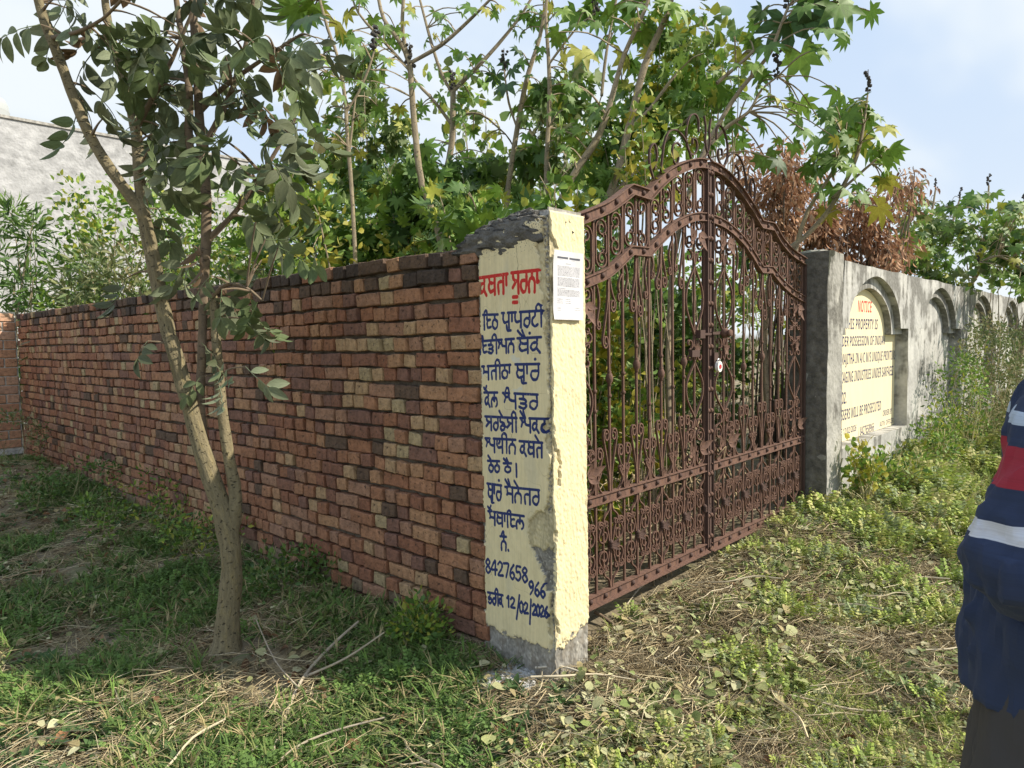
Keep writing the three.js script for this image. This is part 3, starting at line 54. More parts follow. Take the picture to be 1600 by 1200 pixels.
 far: [{"br":[[[10.564,1.518,-1.128,0.052],[10.729,2.554,-1.045,0.0416],[10.846,3.383,-0.993,0.0312],[10.922,3.849,-0.954,0.0208]],[[10.758,2.449,-1.004,0.0312],[11.006,3.067,-0.794,0.0312],[11.184,3.687,-0.66,0.0208]]],"lv":[[10.8,3.2,-0.84,0.12,0],[11.62,3.34,-1.16,0.09,0],[10.57,2.52,-0.68,0.1,0],[10.33,3.07,-0.49,0.09,0],[10.42,2.99,-0.97,0.1,0],[11.58,3.09,-0.69,0.14,0],[11.11,3.25,-1.36,0.13,0],[11.2,3.14,-0.69,0.09,1],[10.45,3.57,-0.99,0.13,1],[11.59,3.09,-1.15,0.12,1],[11.46,3.65,-1.36,0.13,0],[10.63,3.3,-1.07,0.11,0],[10.64,3.04,-0.97,0.14,0],[11.38,3.25,-0.67,0.1,0],[11.13,2.92,-1.15,0.13,0],[10.81,2.9,-1.28,0.11,0],[10.61,3.41,-1.09,0.12,1],[10.65,3.65,-1.09,0.13,3],[10.91,3.17,-1.25,0.13,0],[11.49,2.73,-1.23,0.11,1],[10.19,3.05,-0.6,0.1,0],[9.95,2.98,-0.95,0.09,3],[11.33,3.72,-1.12,0.11,3],[10.48,3.2,-1.27,0.12,0],[11.63,2.99,-0.77,0.15,1],[11.19,3.57,-0.74,0.1,0],[10.69,2.88,-1.03,0.11,3],[11.72,3.4,-1.12,0.15,1],[10.9,2.83,-0.57,0.11,0],[11.26,3.13,-0.87,0.09,0],[11.2,3.29,-0.71,0.1,1],[9.97,3.17,-1.0,0.09,0],[10.16,2.53,-0.87,0.08,1],[11.75,3.51,-0.78,0.09,3],[11.03,3.64,-0.88,0.09,0],[11.0,2.89,-1.2,0.13,0],[10.61,3.46,-1.14,0.1,0],[11.67,3.41,-0.94,0.15,3],[11.6,3.57,-1.03,0.14,1],[10.58,3.32,-1.1,0.08,1],[10.47,3.33,-0.53,0.11,0],[11.48,3.24,-1.08,0.1,1],[11.15,2.83,-0.62,0.11,3],[11.05,3.58,-0.92,0.12,0],[11.15,3.24,-0.68,0.11,0],[9.89,3.3,-0.92,0.11,0],[10.79,3.47,-1.09,0.13,1],[10.22,3.09,-0.69,0.12,3],[9.86,2.76,-0.96,0.08,0],[11.69,3.73,-0.89,0.09,3],[10.05,2.72,-0.95,0.11,1],[11.06,3.6,-1.31,0.09,3],[10.75,2.86,-0.91,0.14,0],[10.81,3.37,-1.03,0.13,3],[10.69,3.5,-1.19,0.11,0],[10.58,3.16,-0.48,0.13,1],[10.32,2.87,-0.49,0.09,0],[10.82,3.29,-1.34,0.14,0],[9.89,2.65,-1.01,0.11,0],[10.17,3.41,-0.7,0.09,0],[10.16,2.67,-0.59,0.12,1],[11.27,3.56,-0.8,0.12,3],[11.84,2.74,-0.92,0.11,0],[11.21,3.37,-0.7,0.1,0],[9.95,3.37,-0.81,0.12,1],[10.93,3.5,-1.1,0.09,0],[10.99,3.09,-0.76,0.14,0],[11.3,3.6,-0.97,0.14,0],[10.43,3.43,-0.55,0.12,1],[11.02,3.02,-1.19,0.15,0]]},{"br":[[[9.875,1.126,-0.363,0.0475],[10.068,2.261,-0.258,0.038],[10.241,3.016,-0.141,0.0285],[10.311,3.679,-0.126,0.019]],[[10.031,2.167,-0.289,0.0285],[10.36,2.823,0.003,0.0285],[10.651,3.386,0.264,0.019]]],"lv":[[9.98,2.53,0.14,0.12,0],[10.07,3.52,-0.27,0.16,0],[9.41,3.35,-0.18,0.12,1],[10.02,3.11,-0.44,0.16,0],[9.84,2.71,-0.33,0.12,1],[9.62,2.8,0.22,0.13,0],[9.53,2.91,0.05,0.12,1],[11.38,3.14,-0.08,0.11,3],[10.77,2.72,-0.01,0.12,0],[10.53,2.78,0.31,0.14,1],[10.15,3.15,-0.58,0.13,0],[9.86,3.45,-0.05,0.14,0],[9.99,3.08,0.05,0.15,1],[9.32,3.08,-0.12,0.12,0],[9.62,2.98,0.25,0.15,0],[11.14,3.22,0.08,0.13,1],[10.98,3.35,-0.12,0.16,1],[9.07,2.51,-0.18,0.11,0],[9.96,3.18,-0.06,0.1,1],[9.71,3.29,0.23,0.14,0],[10.23,2.98,-0.08,0.15,0],[10.53,2.88,-0.09,0.11,0],[10.74,2.88,0.29,0.11,0],[9.44,3.16,-0.15,0.12,1],[10.45,3.51,-0.43,0.13,0],[10.71,3.34,0.07,0.13,0],[10.47,3.39,0.15,0.13,0],[10.23,3.09,0.31,0.1,1],[11.17,3.41,-0.17,0.12,1],[9.57,3.44,0.08,0.13,1],[9.6,2.74,0.03,0.1,1],[9.91,2.5,-0.16,0.14,0],[9.78,2.51,-0.02,0.14,0],[10.57,2.83,-0.05,0.1,0],[10.67,2.44,-0.09,0.14,0],[10.48,2.65,-0.33,0.13,0],[10.98,2.99,0.01,0.12,1],[9.5,2.87,-0.16,0.12,0],[10.36,2.73,-0.56,0.11,1],[9.49,3.26,-0.37,0.15,1],[10.44,2.9,-0.0,0.14,1],[9.59,2.58,-0.15,0.13,0],[10.72,2.96,-0.36,0.15,1],[9.46,2.7,-0.03,0.11,1],[10.35,2.84,0.16,0.16,1],[10.64,2.42,0.03,0.1,1],[10.93,2.89,0.15,0.11,1],[9.76,2.58,0.33,0.14,1],[10.9,2.98,-0.57,0.14,0],[10.1,2.7,0.23,0.13,3],[10.03,3.39,-0.27,0.15,3],[10.09,2.74,0.19,0.1,0],[9.02,2.94,-0.36,0.11,1],[9.96,2.98,0.17,0.1,0],[10.05,2.89,0.08,0.15,1],[10.25,2.94,-0.3,0.12,1],[9.67,2.8,0.28,0.1,1],[10.69,3.06,-0.67,0.1,1],[9.6,3.34,-0.15,0.11,0],[10.19,3.08,-0.27,0.13,0],[9.88,2.47,-0.14,0.1,0],[9.84,2.85,-0.23,0.14,0],[11.03,2.48,-0.21,0.12,3],[11.25,2.68,0.05,0.1,1],[10.8,3.24,0.18,0.15,0],[9.92,2.63,0.06,0.1,0],[9.4,2.7,-0.21,0.11,0],[10.16,2.69,-0.11,0.16,0],[9.37,3.08,-0.3,0.09,1],[10.22,3.07,-0.16,0.1,0],[9.47,2.38,0.1,0.13,1],[9.3,3.35,-0.04,0.14,0],[10.49,3.39,0.01,0.15,1],[10.19,2.71,0.08,0.12,0],[11.2,2.98,-0.28,0.12,3],[10.05,2.81,-0.03,0.11,0],[10.4,3.0,-0.04,0.13,0],[10.12,3.53,-0.06,0.12,3],[10.91,3.01,-0.07,0.17,1],[9.88,2.92,-0.23,0.1,1]]},{"br":[[[8.612,0.842,0.514,0.0489],[8.792,2.058,0.596,0.0407],[8.88,2.626,0.639,0.0326],[8.944,3.276,0.649,0.0244]],[[8.801,2.221,0.592,0.0326],[8.537,2.472,0.287,0.0244],[8.366,2.394,0.111,0.0163]]],"lv":[[8.99,2.47,0.28,0.16,0],[8.82,2.8,0.38,0.15,0],[8.99,2.7,0.39,0.14,1],[8.3,2.47,0.76,0.11,0],[9.3,2.55,0.87,0.15,1],[9.32,2.73,0.25,0.13,0],[8.97,2.31,0.9,0.12,0],[8.12,2.38,0.53,0.11,2],[9.48,2.07,0.52,0.16,1],[9.05,2.28,0.54,0.14,3],[8.34,3.02,0.56,0.15,0],[8.81,2.67,0.26,0.15,3],[9.64,2.05,0.64,0.14,1],[8.29,2.98,0.49,0.1,1],[9.5,2.47,0.7,0.11,1],[8.98,2.57,0.4,0.13,3],[8.47,2.06,0.74,0.12,1],[8.32,2.93,0.57,0.13,2],[9.79,2.65,0.81,0.13,3],[8.76,2.94,0.76,0.14,1],[8.83,2.23,0.72,0.1,3],[9.31,2.54,0.84,0.11,1],[8.84,2.46,0.72,0.12,1],[8.05,2.07,0.68,0.13,1],[8.49,2.19,0.68,0.15,2],[8.91,3.04,0.68,0.14,1],[9.27,2.71,0.59,0.14,1],[8.94,2.63,0.52,0.16,2],[8.73,2.95,0.57,0.11,3],[8.63,2.76,0.9,0.1,0],[9.37,2.17,0.7,0.11,1],[8.18,2.21,0.48,0.13,1],[9.08,2.29,0.49,0.11,3],[8.74,2.53,0.5,0.13,2],[8.75,3.07,0.37,0.12,2],[8.53,3.08,0.43,0.12,3],[8.39,2.48,0.65,0.13,1],[8.08,2.21,0.41,0.11,1],[9.18,3.16,0.66,0.13,1],[8.28,2.78,0.38,0.15,0],[8.26,2.79,0.81,0.13,0],[8.23,2.97,0.46,0.13,0],[9.41,2.54,0.47,0.13,0],[9.27,2.77,0.67,0.1,0],[8.85,2.2,0.51,0.12,3],[8.6,2.34,0.54,0.11,3],[9.35,2.83,0.57,0.14,3],[8.36,2.04,0.55,0.14,1],[9.13,2.91,0.64,0.15,1],[8.09,3.01,0.62,0.11,1],[8.82,2.96,0.28,0.11,1],[9.44,2.11,0.45,0.12,2],[9.38,2.67,0.8,0.1,0],[8.05,2.89,0.47,0.11,1],[9.17,2.72,0.77,0.11,1],[8.81,2.75,0.87,0.11,3],[9.31,2.13,0.41,0.11,0],[7.98,2.52,0.54,0.14,0],[8.22,2.96,0.77,0.11,2],[8.29,2.93,0.69,0.1,2],[8.79,2.38,0.85,0.1,3],[9.68,2.56,0.83,0.16,1],[9.12,3.06,0.74,0.14,1],[9.09,2.09,0.62,0.15,3],[7.95,2.64,0.45,0.13,3],[8.39,2.22,0.72,0.15,0],[8.46,2.61,0.4,0.12,0],[9.08,2.66,0.63,0.13,1],[9.43,3.06,0.74,0.1,3],[9.1,2.5,0.76,0.12,0],[8.6,2.03,0.78,0.1,1],[8.24,2.88,0.5,0.13,0],[8.89,2.53,0.8,0.13,2],[8.34,2.16,0.54,0.12,0],[9.08,2.69,0.39,0.14,0],[9.43,2.21,0.57,0.12,3],[9.35,2.04,0.65,0.13,1],[8.25,2.32,0.66,0.1,0],[9.05,2.47,0.33,0.14,2],[8.07,2.27,0.66,0.11,3]]}],
 crowns: [["dead","withered tree with rust-brown hanging leaves right of the gate shoulder",5.17,-1.23,[[4.88,3.22,-1.18],[5.28,3.09,-1.47],[4.9,3.04,-1.06],[5.05,2.81,-1.18],[5.02,2.66,-1.0],[5.24,2.55,-1.33],[5.23,3.01,-1.02],[5.42,3.26,-1.13]]],["dead","withered brown tree behind the castor bush above the concrete post",6.19,-1.02,[[5.9,2.9,-1.07],[6.19,2.81,-0.96],[6.71,2.68,-0.98],[6.27,2.58,-1.09],[6.05,2.68,-1.19],[6.63,2.96,-0.89],[6.44,3.17,-1.42],[6.14,2.44,-0.9]]],["dead","withered brown tree at the right end of the dead ones above the first niche",7.0,-0.74,[[6.63,2.87,-0.74],[6.83,2.66,-0.66],[6.86,3.02,-0.57],[6.84,2.56,-0.84],[7.39,2.51,-0.64],[7.51,3.27,-0.6],[6.73,2.38,-0.59]]],["mixed","leafy sapling beside the young tree, reaching over the wall",1.06,-3.71,[[0.94,3.12,-3.53],[1.12,2.83,-3.54],[1.12,2.74,-4.1],[1.23,2.45,-3.54],[1.16,3.55,-3.78],[0.84,2.43,-3.73],[1.04,3.03,-3.87]]],["mixed","leafy sapling with yellow flecks left of the thick pale castor stem",1.83,-3.92,[[1.93,3.84,-4.08],[1.9,3.34,-3.75],[1.82,3.14,-4.13],[2.12,2.9,-3.97],[1.87,4.09,-3.88],[1.7,3.37,-4.11],[1.94,3.53,-3.49]]],["dark","dark sapling at the foot of the thick pale castor stem",1.64,-2.64,[[1.44,2.63,-2.63],[1.47,2.74,-2.34],[1.39,2.95,-2.47],[1.59,2.54,-2.25],[2.13,2.95,-2.66],[1.56,2.48,-3.04],[1.54,2.84,-2.92],[1.9,2.54,-2.76]]],["mixed","tall sapling left of the pillar cap",2.96,-3.44,[[2.77,3.62,-3.4],[3.03,3.32,-3.3],[3.16,4.05,-3.5],[3.46,3.2,-3.42],[2.86,4.25,-3.78],[2.75,2.95,-3.3]]],["mixed","sapling right over the pillar cap",2.62,-2.19,[[2.35,2.98,-2.02],[2.47,3.3,-1.9],[2.87,3.77,-2.37],[3.09,3.14,-2.24],[2.66,2.72,-1.78],[2.73,2.95,-2.5],[2.59,3.57,-1.82]]],["bright","sunny yellow-green sapling left of the gate peak",2.11,-0.96,[[2.28,2.88,-1.25],[2.35,3.19,-1.05],[2.29,3.36,-0.86],[2.16,2.66,-0.94],[1.79,2.49,-1.02],[2.73,3.64,-0.95],[2.33,3.26,-0.57],[2.22,3.03,-0.66],[2.73,3.25,-0.73],[2.31,2.92,-0.92],[2.38,3.7,-0.85],[2.18,2.97,-1.06]]],["mixed","slender sapling right behind the gate peak",2.86,-0.74,[[2.66,3.49,-0.64],[2.73,3.68,-0.57],[3.34,3.54,-0.93],[3.05,3.93,-0.96]]],["dark","green tree left of the dead trees beyond the gate post",6.89,-2.18,[[6.95,2.77,-2.3],[6.81,3.11,-2.42],[6.73,2.56,-2.07],[6.93,2.63,-1.77]]],["mixed","dense green tree behind the arcaded wall right of the dead trees",8.91,-0.74,[[8.91,2.88,-0.92],[8.5,2.56,-0.65],[8.49,3.17,-0.74],[8.91,2.4,-0.59],[9.28,2.78,-0.52],[9.41,3.01,-0.79],[8.71,2.51,-0.94],[9.06,2.31,-0.38]]],["mixed","dense green tree behind the arcaded wall near the right edge",9.04,0.15,[[9.29,2.75,-0.2],[8.82,2.34,0.11],[9.13,2.61,0.19],[9.28,2.18,0.4],[8.46,2.24,0.03],[8.89,2.74,0.37],[8.89,2.4,0.51],[9.39,3.08,0.07],[9.35,2.17,0.6]]]],
 text: [["ka ba ja aa",-0.4318,1.7955,-0.2447,1.8003,0.0842,0],["sa.uu cha na aa",-0.2236,1.8032,-0.0618,1.8028,0.0919,0],["i ha",-0.411,1.6226,-0.3108,1.6209,0.0677,1],["pa.r aa pa ra tta ii",-0.289,1.6259,-0.0431,1.6274,0.0679,1],["i.tp dda ii a na",-0.4401,1.4994,-0.212,1.5082,0.0604,1],["ba.ai.bi ka",-0.1937,1.5099,-0.0501,1.5134,0.0669,1],["ma ja ii ttha aa",-0.4233,1.3808,-0.2357,1.3909,0.0617,1],["ba.r aa.bi cha",-0.2093,1.3931,-0.0621,1.3965,0.0713,1],["ka.o la",-0.4123,1.2582,-0.3225,1.2616,0.0667,1],["a.tp dda ra",-0.2897,1.2609,-0.0745,1.2616,0.067,1],["sa ra pha.e sa ii",-0.4097,1.1452,-0.2042,1.15,0.0629,1],["a.ai ka tta",-0.1859,1.1511,-0.0274,1.1574,0.062,1],["a dha ii na",-0.4125,1.0415,-0.2143,1.0501,0.0632,1],["ka ba ja.e",-0.1934,1.046,-0.0538,1.0504,0.0643,1],["ha.e ttha",-0.3982,0.9351,-0.3195,0.9413,0.0531,1],["ha.ai",-0.2949,0.934,-0.2434,0.9395,0.0432,1],["danda",-0.2248,0.9383,-0.2036,0.9406,0.0579,1],["ba.r aa.bi cha",-0.404,0.8263,-0.3084,0.8284,0.074,1],["ma.ai na.e ja ra",-0.2866,0.8252,-0.0751,0.8375,0.0682,1],["ma.o ba aa i la",-0.4018,0.6934,-0.1694,0.7058,0.062,1],["na.tp dot",-0.3255,0.5856,-0.2676,0.592,0.0654,1],["#8427658",-0.4313,0.4586,-0.1546,0.468,0.0676,1],["#966",-0.1528,0.4128,-0.0505,0.4179,0.0628,1],["ta ra ii ka",-0.4173,0.2954,-0.3151,0.3048,0.0545,1],["#12",-0.2935,0.307,-0.2386,0.3085,0.049,1],["#slash",-0.2319,0.3304,-0.2103,0.3355,0.1178,1],["#02",-0.2134,0.3013,-0.1565,0.3056,0.0505,1],["#slash",-0.15,0.3271,-0.1396,0.3296,0.1158,1],["#2026",-0.1341,0.3083,-0.038,0.3181,0.0502,1]],
};
// painted notice: [hidden start, rest, x from, x to, foot of the line, letter height, colour]
const NOTICE_LINES = [['', 'NOTICE', 4.409, 4.815, 1.705, 0.106, '#b8322c'], ['THI', 'S PROPERTY IS', 4.094, 5.005, 1.549, 0.098], ['U', 'NDER POSSESSION OF INDIAN', 3.875, 5.252, 1.4, 0.091], ['BANK ', 'MAJITHA IN A/C M/S UNIQUE PRINTING', 3.728, 5.61, 1.245, 0.095], ['& PA', 'CKAGING INDUSTRIES UNDER SARFAESI', 3.745, 5.535, 1.085, 0.099], ['ACT 2', '002.', 3.685, 4.152, 0.905, 0.106], ['TRESP', 'ASSERS WILL BE PROSECUTED', 3.709, 5.15, 0.762, 0.096], ['', 'ORDER BY', 5.202, 5.518, 0.694, 0.059], ['', 'AUTH. OFFICER', 5.11, 5.575, 0.6, 0.051], ['DA', 'TE 12/02/2026', 3.881, 4.421, 0.635, 0.058], ['', '( 8427658966', 4.475, 4.935, 0.582, 0.079]];
const STICKS = [["long forked dry branch on the shaded ground between tree and pillar",[[-1.221,-0.383,0.0061,0.03],[-0.981,-0.656,0.0078,0.03],[-0.72,-0.904,0.0079,0.05],[-0.483,-1.01,0.0075,0.08],[-0.311,-1.043,0.0059,0.1]],[0.46,0.39,0.29],[[[-1.1,-0.507,0.0058,0.03],[-0.961,-0.54,0.0053,0.05],[-0.814,-0.496,0.0047,0.06],[-0.652,-0.371,0.0039,0.08]],[[-0.687,-0.916,0.0062,0.05],[-0.558,-0.786,0.0053,0.12],[-0.402,-0.701,0.0036,0.2]],[[-0.763,-0.857,0.0043,0.05],[-0.74,-1.099,0.0036,0.06],[-0.677,-1.405,0.0031,0.1]]]],["pale peeled stick leaning across the foot of the cream pillar",[[-0.018,-0.103,0.0052,0.06],[0.045,-0.01,0.0052,0.06],[0.086,0.067,0.0043,0.04],[0.105,0.122,0.0034,0.03]],[0.62,0.56,0.45]],["thick brown stick poking out below the left end of the gate",[[0.61,-0.232,0.0101,0.05],[0.603,-0.145,0.0099,0.04],[0.593,-0.067,0.0088,0.03]],[0.2,0.14,0.09]],["long straight pale stalk across the middle of the cleared ground",[[0.599,0.661,0.0037,0.03],[0.705,0.83,0.0042,0.03],[0.8,0.984,0.0049,0.03],[0.884,1.124,0.0041,0.03]],[0.5,0.42,0.3]],["curved pale stalk arching over the cut leaves right of the pillar",[[0.176,0.624,0.0031,0.03],[0.426,0.582,0.004,0.03],[0.645,0.581,0.0045,0.03],[0.833,0.665,0.0043,0.03],[0.987,0.812,0.0036,0.03]],[0.52,0.44,0.3]],["pale stick in the weeds near the person",[[1.433,0.846,0.0059,0.03],[1.56,0.93,0.0069,0.03],[1.701,1.029,0.006,0.03]],[0.5,0.42,0.28]],["dark twig on the cleared ground below centre",[[0.335,0.844,0.0038,0.03],[0.153,0.979,0.0042,0.03],[0.016,1.088,0.0033,0.03]],[0.2,0.15,0.1]],["pale broken stick lying below the dark twig",[[-0.17,0.878,0.0033,0.03],[-0.045,0.935,0.0033,0.03],[0.051,0.997,0.0027,0.03]],[0.48,0.4,0.28]],["stick pointing at the gate beside the soil patch",[[1.551,0.103,0.0068,0.03],[1.412,0.264,0.0076,0.03],[1.201,0.446,0.006,0.03]],[0.26,0.19,0.12]],["thin pale twig by the bottom rail of the gate",[[0.838,-0.185,0.0031,0.03],[1.05,-0.239,0.0044,0.03],[1.303,-0.277,0.0046,0.03]],[0.55,0.48,0.36]],["reddish straw stalk near the picture bottom at right",[[0.409,1.25,0.0035,0.03],[0.44,1.336,0.0041,0.03],[0.492,1.425,0.0034,0.03]],[0.4,0.24,0.16]],["forked twig in front of the right gate leaf",[[2.589,-0.01,0.0068,0.03],[2.68,0.223,0.008,0.03],[2.447,0.504,0.0062,0.03]],[0.46,0.38,0.26],[[[2.68,0.223,0.0053,0.03],[2.927,0.27,0.005,0.03]]]],["short upright-looking stick left of the long forked branch",[[-1.524,-1.022,0.0037,0.03],[-1.474,-1.115,0.0046,0.04],[-1.522,-0.92,0.0029,0.03]],[0.33,0.24,0.15]],["long thin dry stem lying before the tree",[[-1.184,-0.813,0.0028,0.03],[-1.076,-0.631,0.003,0.03],[-1.023,-0.387,0.0029,0.03],[-1.01,-0.276,0.0021,0.03]],[0.4,0.33,0.22]],["bent dry stem on the grass in the far shade",[[-1.225,-3.26,0.0036,0.03],[-1.107,-3.618,0.0047,0.03],[-0.986,-4.052,0.0042,0.03]],[0.45,0.38,0.26]]];
// ------------------------------------------------------------------ helpers
const V = (x, y, z) => new THREE.Vector3(x, y, z);
const C3 = (r, g, b) => new THREE.Color().setRGB(r, g, b);
const taken = new Map();
function numbered(name) { const k = taken.get(name) ?? 0; taken.set(name, k + 1); return k ? name + '_' + String(k).padStart(3, '0') : name; }
function tag(o, label, category, group, kind) { o.userData.label = label; if (category) o.userData.category = category; if (group) o.userData.group = group; if (kind) o.userData.kind = kind; return o; }
function thing(name, label, category, pos = [0, 0, 0], turn = 0, group) {
  const o = new THREE.Group(); o.name = numbered(name); o.position.set(...pos); o.rotation.y = turn; scene.add(o); return tag(o, label, category, group);
}
function part(parent, name, geo, mat) { const m = new THREE.Mesh(geo, mat); m.name = parent === scene ? numbered(name) : name; m.castShadow = m.receiveShadow = true; parent.add(m); return m; }
function pix(w, h, f, srgb = false) { // f(x, y) -> [r, g, b] 0..1
  const d = new Uint8Array(w * h * 4);
  for (let y = 0; y < h; y++) for (let x = 0; x < w; x++) { const c = f(x, y), o = (y * w + x) * 4; d[o] = clamp(c[0]) * 255; d[o + 1] = clamp(c[1]) * 255; d[o + 2] = clamp(c[2]) * 255; d[o + 3] = 255; }
  const t = new THREE.DataTexture(d, w, h, THREE.RGBAFormat); t.magFilter = THREE.LinearFilter; t.minFilter = THREE.LinearMipmapLinearFilter; t.generateMipmaps = true; t.wrapS = t.wrapT = THREE.RepeatWrapping; if (srgb) t.colorSpace = THREE.SRGBColorSpace; t.needsUpdate = true; return t;
}
const sg = (c) => Math.pow(clamp(c), 1 / 2.2); // linear value to store in an sRGB texture
// gradient noise that repeats every px by py cells
const LAT = (() => { const R = rng(4242), a = new Float32Array(4096); for (let i = 0; i < 4096; i++) a[i] = R() * 2 * Math.PI; return a; })();
const tileN = (x, y, px, py) => {
  const ix = Math.floor(x), iy = Math.floor(y), fx = x - ix, fy = y - iy, u = fx * fx * fx * (fx * (fx * 6 - 15) + 10), v = fy * fy * fy * (fy * (fy * 6 - 15) + 10);
  const g = (i, j) => { const a = LAT[((((ix + i) % px) + px) % px * 131 + (((iy + j) % py) + py) % py * 977 + 17) & 4095]; return Math.cos(a) * (fx - i) + Math.sin(a) * (fy - j); };
  return 1.45 * mix(mix(g(0, 0), g(1, 0), u), mix(g(0, 1), g(1, 1), u), v);
};
const tileF = (x, y, p, o = 4, py = p) => { let s = 0, a = 0.5, f = 1; for (let i = 0; i < o; i++, a *= 0.5, f *= 2) s += a * tileN(x * f + i * 3, y * f + i * 5, p * f, py * f); return s; };
// a tube along points [x, y, z, r]
function limb(pts, sides = 7, wob = 0.06, seed = 1, smooth = true) {
  let P = pts.map((p) => ({ v: V(p[0], p[1], p[2]), r: p[3] }));
  if (smooth && P.length > 2) {
    const c = new THREE.CatmullRomCurve3(P.map((p) => p.v)), n = (P.length - 1) * 3, Q = [];
    for (let i = 0; i <= n; i++) { const t = i / n, k = t * (P.length - 1), a = Math.min(P.length - 2, Math.floor(k)); Q.push({ v: c.getPoint(t), r: mix(P[a].r, P[a + 1].r, k - a) }); }
    P = Q;
  }
  const pos = [], uv = [], idx = []; let nrm = null, len = 0;
  P.forEach((p, i) => {
    const d = (P[Math.min(i + 1, P.length - 1)].v).clone().sub(P[Math.max(i - 1, 0)].v).normalize();
    if (!nrm) nrm = V(0.3, 0.2, 1).cross(d).normalize(); else nrm.sub(d.clone().multiplyScalar(nrm.dot(d))).normalize();
    const b = d.clone().cross(nrm); if (i) len += p.v.distanceTo(P[i - 1].v);
    for (let k = 0; k <= sides; k++) {
      const a = ((k % sides) / sides) * 2 * Math.PI, r = p.r * (1 + wob * n3(Math.cos(a) * 1.3 + seed, Math.sin(a) * 1.3, len * 6));
      pos.push(p.v.x + (nrm.x * Math.cos(a) + b.x * Math.sin(a)) * r, p.v.y + (nrm.y * Math.cos(a) + b.y * Math.sin(a)) * r, p.v.z + (nrm.z * Math.cos(a) + b.z * Math.sin(a)) * r);
      uv.push((k / sides) * 2 * Math.PI * pts[0][3], len);
      if (i < P.length - 1 && k < sides) { const q = i * (sides + 1) + k; idx.push(q, q + 1, q + sides + 1, q + 1, q + sides + 2, q + sides + 1); }
    }
  });
  const g = new THREE.BufferGeometry(); // close the far end
  const e = P[P.length - 1], at = pos.length / 3; pos.push(e.v.x, e.v.y, e.v.z); uv.push(0, len);
  for (let k = 0; k < sides; k++) idx.push((P.length - 1) * (sides + 1) + k, (P.length - 1) * (sides + 1) + k + 1, at);
  g.setAttribute('position', new THREE.Float32BufferAttribute(pos, 3)); g.setAttribute('uv', new THREE.Float32BufferAttribute(uv, 2)); g.setIndex(idx); g.computeVertexNormals(); return g;
}
const bx = (w, h, d, x = 0, y = 0, z = 0) => { const g = new THREE.BoxGeometry(w, h, d); g.translate(x, y, z); return g; };
function metreUV(g, s = 1) { // uv in metres by the way each face points
  g = g.index ? g.toNonIndexed() : g; if (!g.attributes.normal) g.computeVertexNormals(); const p = g.attributes.position, n = g.attributes.normal, uv = new Float32Array(p.count * 2);
  for (let i = 0; i < p.count; i++) { const a = Math.abs(n.getX(i)), b = Math.abs(n.getY(i)), c = Math.abs(n.getZ(i)), x = p.getX(i), y = p.getY(i), z = p.getZ(i); if (a > b && a > c) { uv[2 * i] = z * s; uv[2 * i + 1] = y * s; } else if (b > c) { uv[2 * i] = x * s; uv[2 * i + 1] = z * s; } else { uv[2 * i] = x * s; uv[2 * i + 1] = y * s; } }
  g.setAttribute('uv', new THREE.BufferAttribute(uv, 2)); return g;
}
const std = (o) => new THREE.MeshStandardMaterial({ roughness: 0.9, side: THREE.DoubleSide, ...o });
const leafMat = (color, o = {}) => new THREE.MeshPhysicalMaterial({ color, roughness: 0.85, transmission: 0.32, thickness: 0, specularIntensity: 0.45, side: THREE.DoubleSide, ...o });

// height of the earth
function gh(x, z) {
  let h = 0.15 * sstep(0, 3.3, x) + 0.13 * sstep(3.3, 7.5, x);
  h *= 1 - 0.65 * sstep(0.4, 2.6, z);
  h += 0.22 * Math.exp(-((x + 0.75) ** 2 * 1.6 + (z + 7.4) ** 2 * 0.5)) + 0.08 * sstep(-3, -7, z) * sstep(0.5, -1, x);
  const out = x < 0 ? (z < 0 ? -x : Math.hypot(x, z)) : Math.max(0, z); h -= 0.15 * sstep(-0.02, 1.1, out) + 0.02 * Math.exp(-(x * x + z * z) * 2.2);
  h += 0.11 * Math.exp(-((x + 0.8) ** 2 + (z + 1.44) ** 2) * 5);
  h += 0.018 * n2(x * 1.3, z * 1.3) + 0.008 * n2(x * 4.1 + 5, z * 4.1);
  return h;
}
// ------------------------------------------------------------------ ground
const soilTex = pix(1024, 1024, (x, y) => {
  const u = x / 1024 * 8, v = y / 1024 * 8, a = tileF(u, v, 8, 6), b = tileF(u + 3, v + 5, 8, 3), s = tileF(u * 6, v * 6, 48, 3);
  const straw = sstep(0.0, 0.4, b + 0.35 * s), green = sstep(0.05, 0.4, tileF(u + 1, v + 2, 8, 4));
  let r = 0.19 + 0.1 * a + 0.05 * s, g = 0.155 + 0.08 * a + 0.045 * s, bl = 0.1 + 0.055 * a + 0.035 * s;
  r = mix(r, 0.38 + 0.12 * s, straw * 0.55); g = mix(g, 0.31 + 0.1 * s, straw * 0.55); bl = mix(bl, 0.18 + 0.07 * s, straw * 0.55);
  r = mix(r, 0.13, green * 0.4); g = mix(g, 0.16, green * 0.4); bl = mix(bl, 0.06, green * 0.4);
  return [sg(r), sg(g), sg(bl)];
}, true);
soilTex.repeat.set(0.5, 0.5);
const soilBump = pix(512, 512, (x, y) => { const v = 0.5 + 0.6 * tileF(x / 512 * 16, y / 512 * 16, 16, 5); return [v, v, v]; }); soilBump.repeat.set(0.8, 0.8);
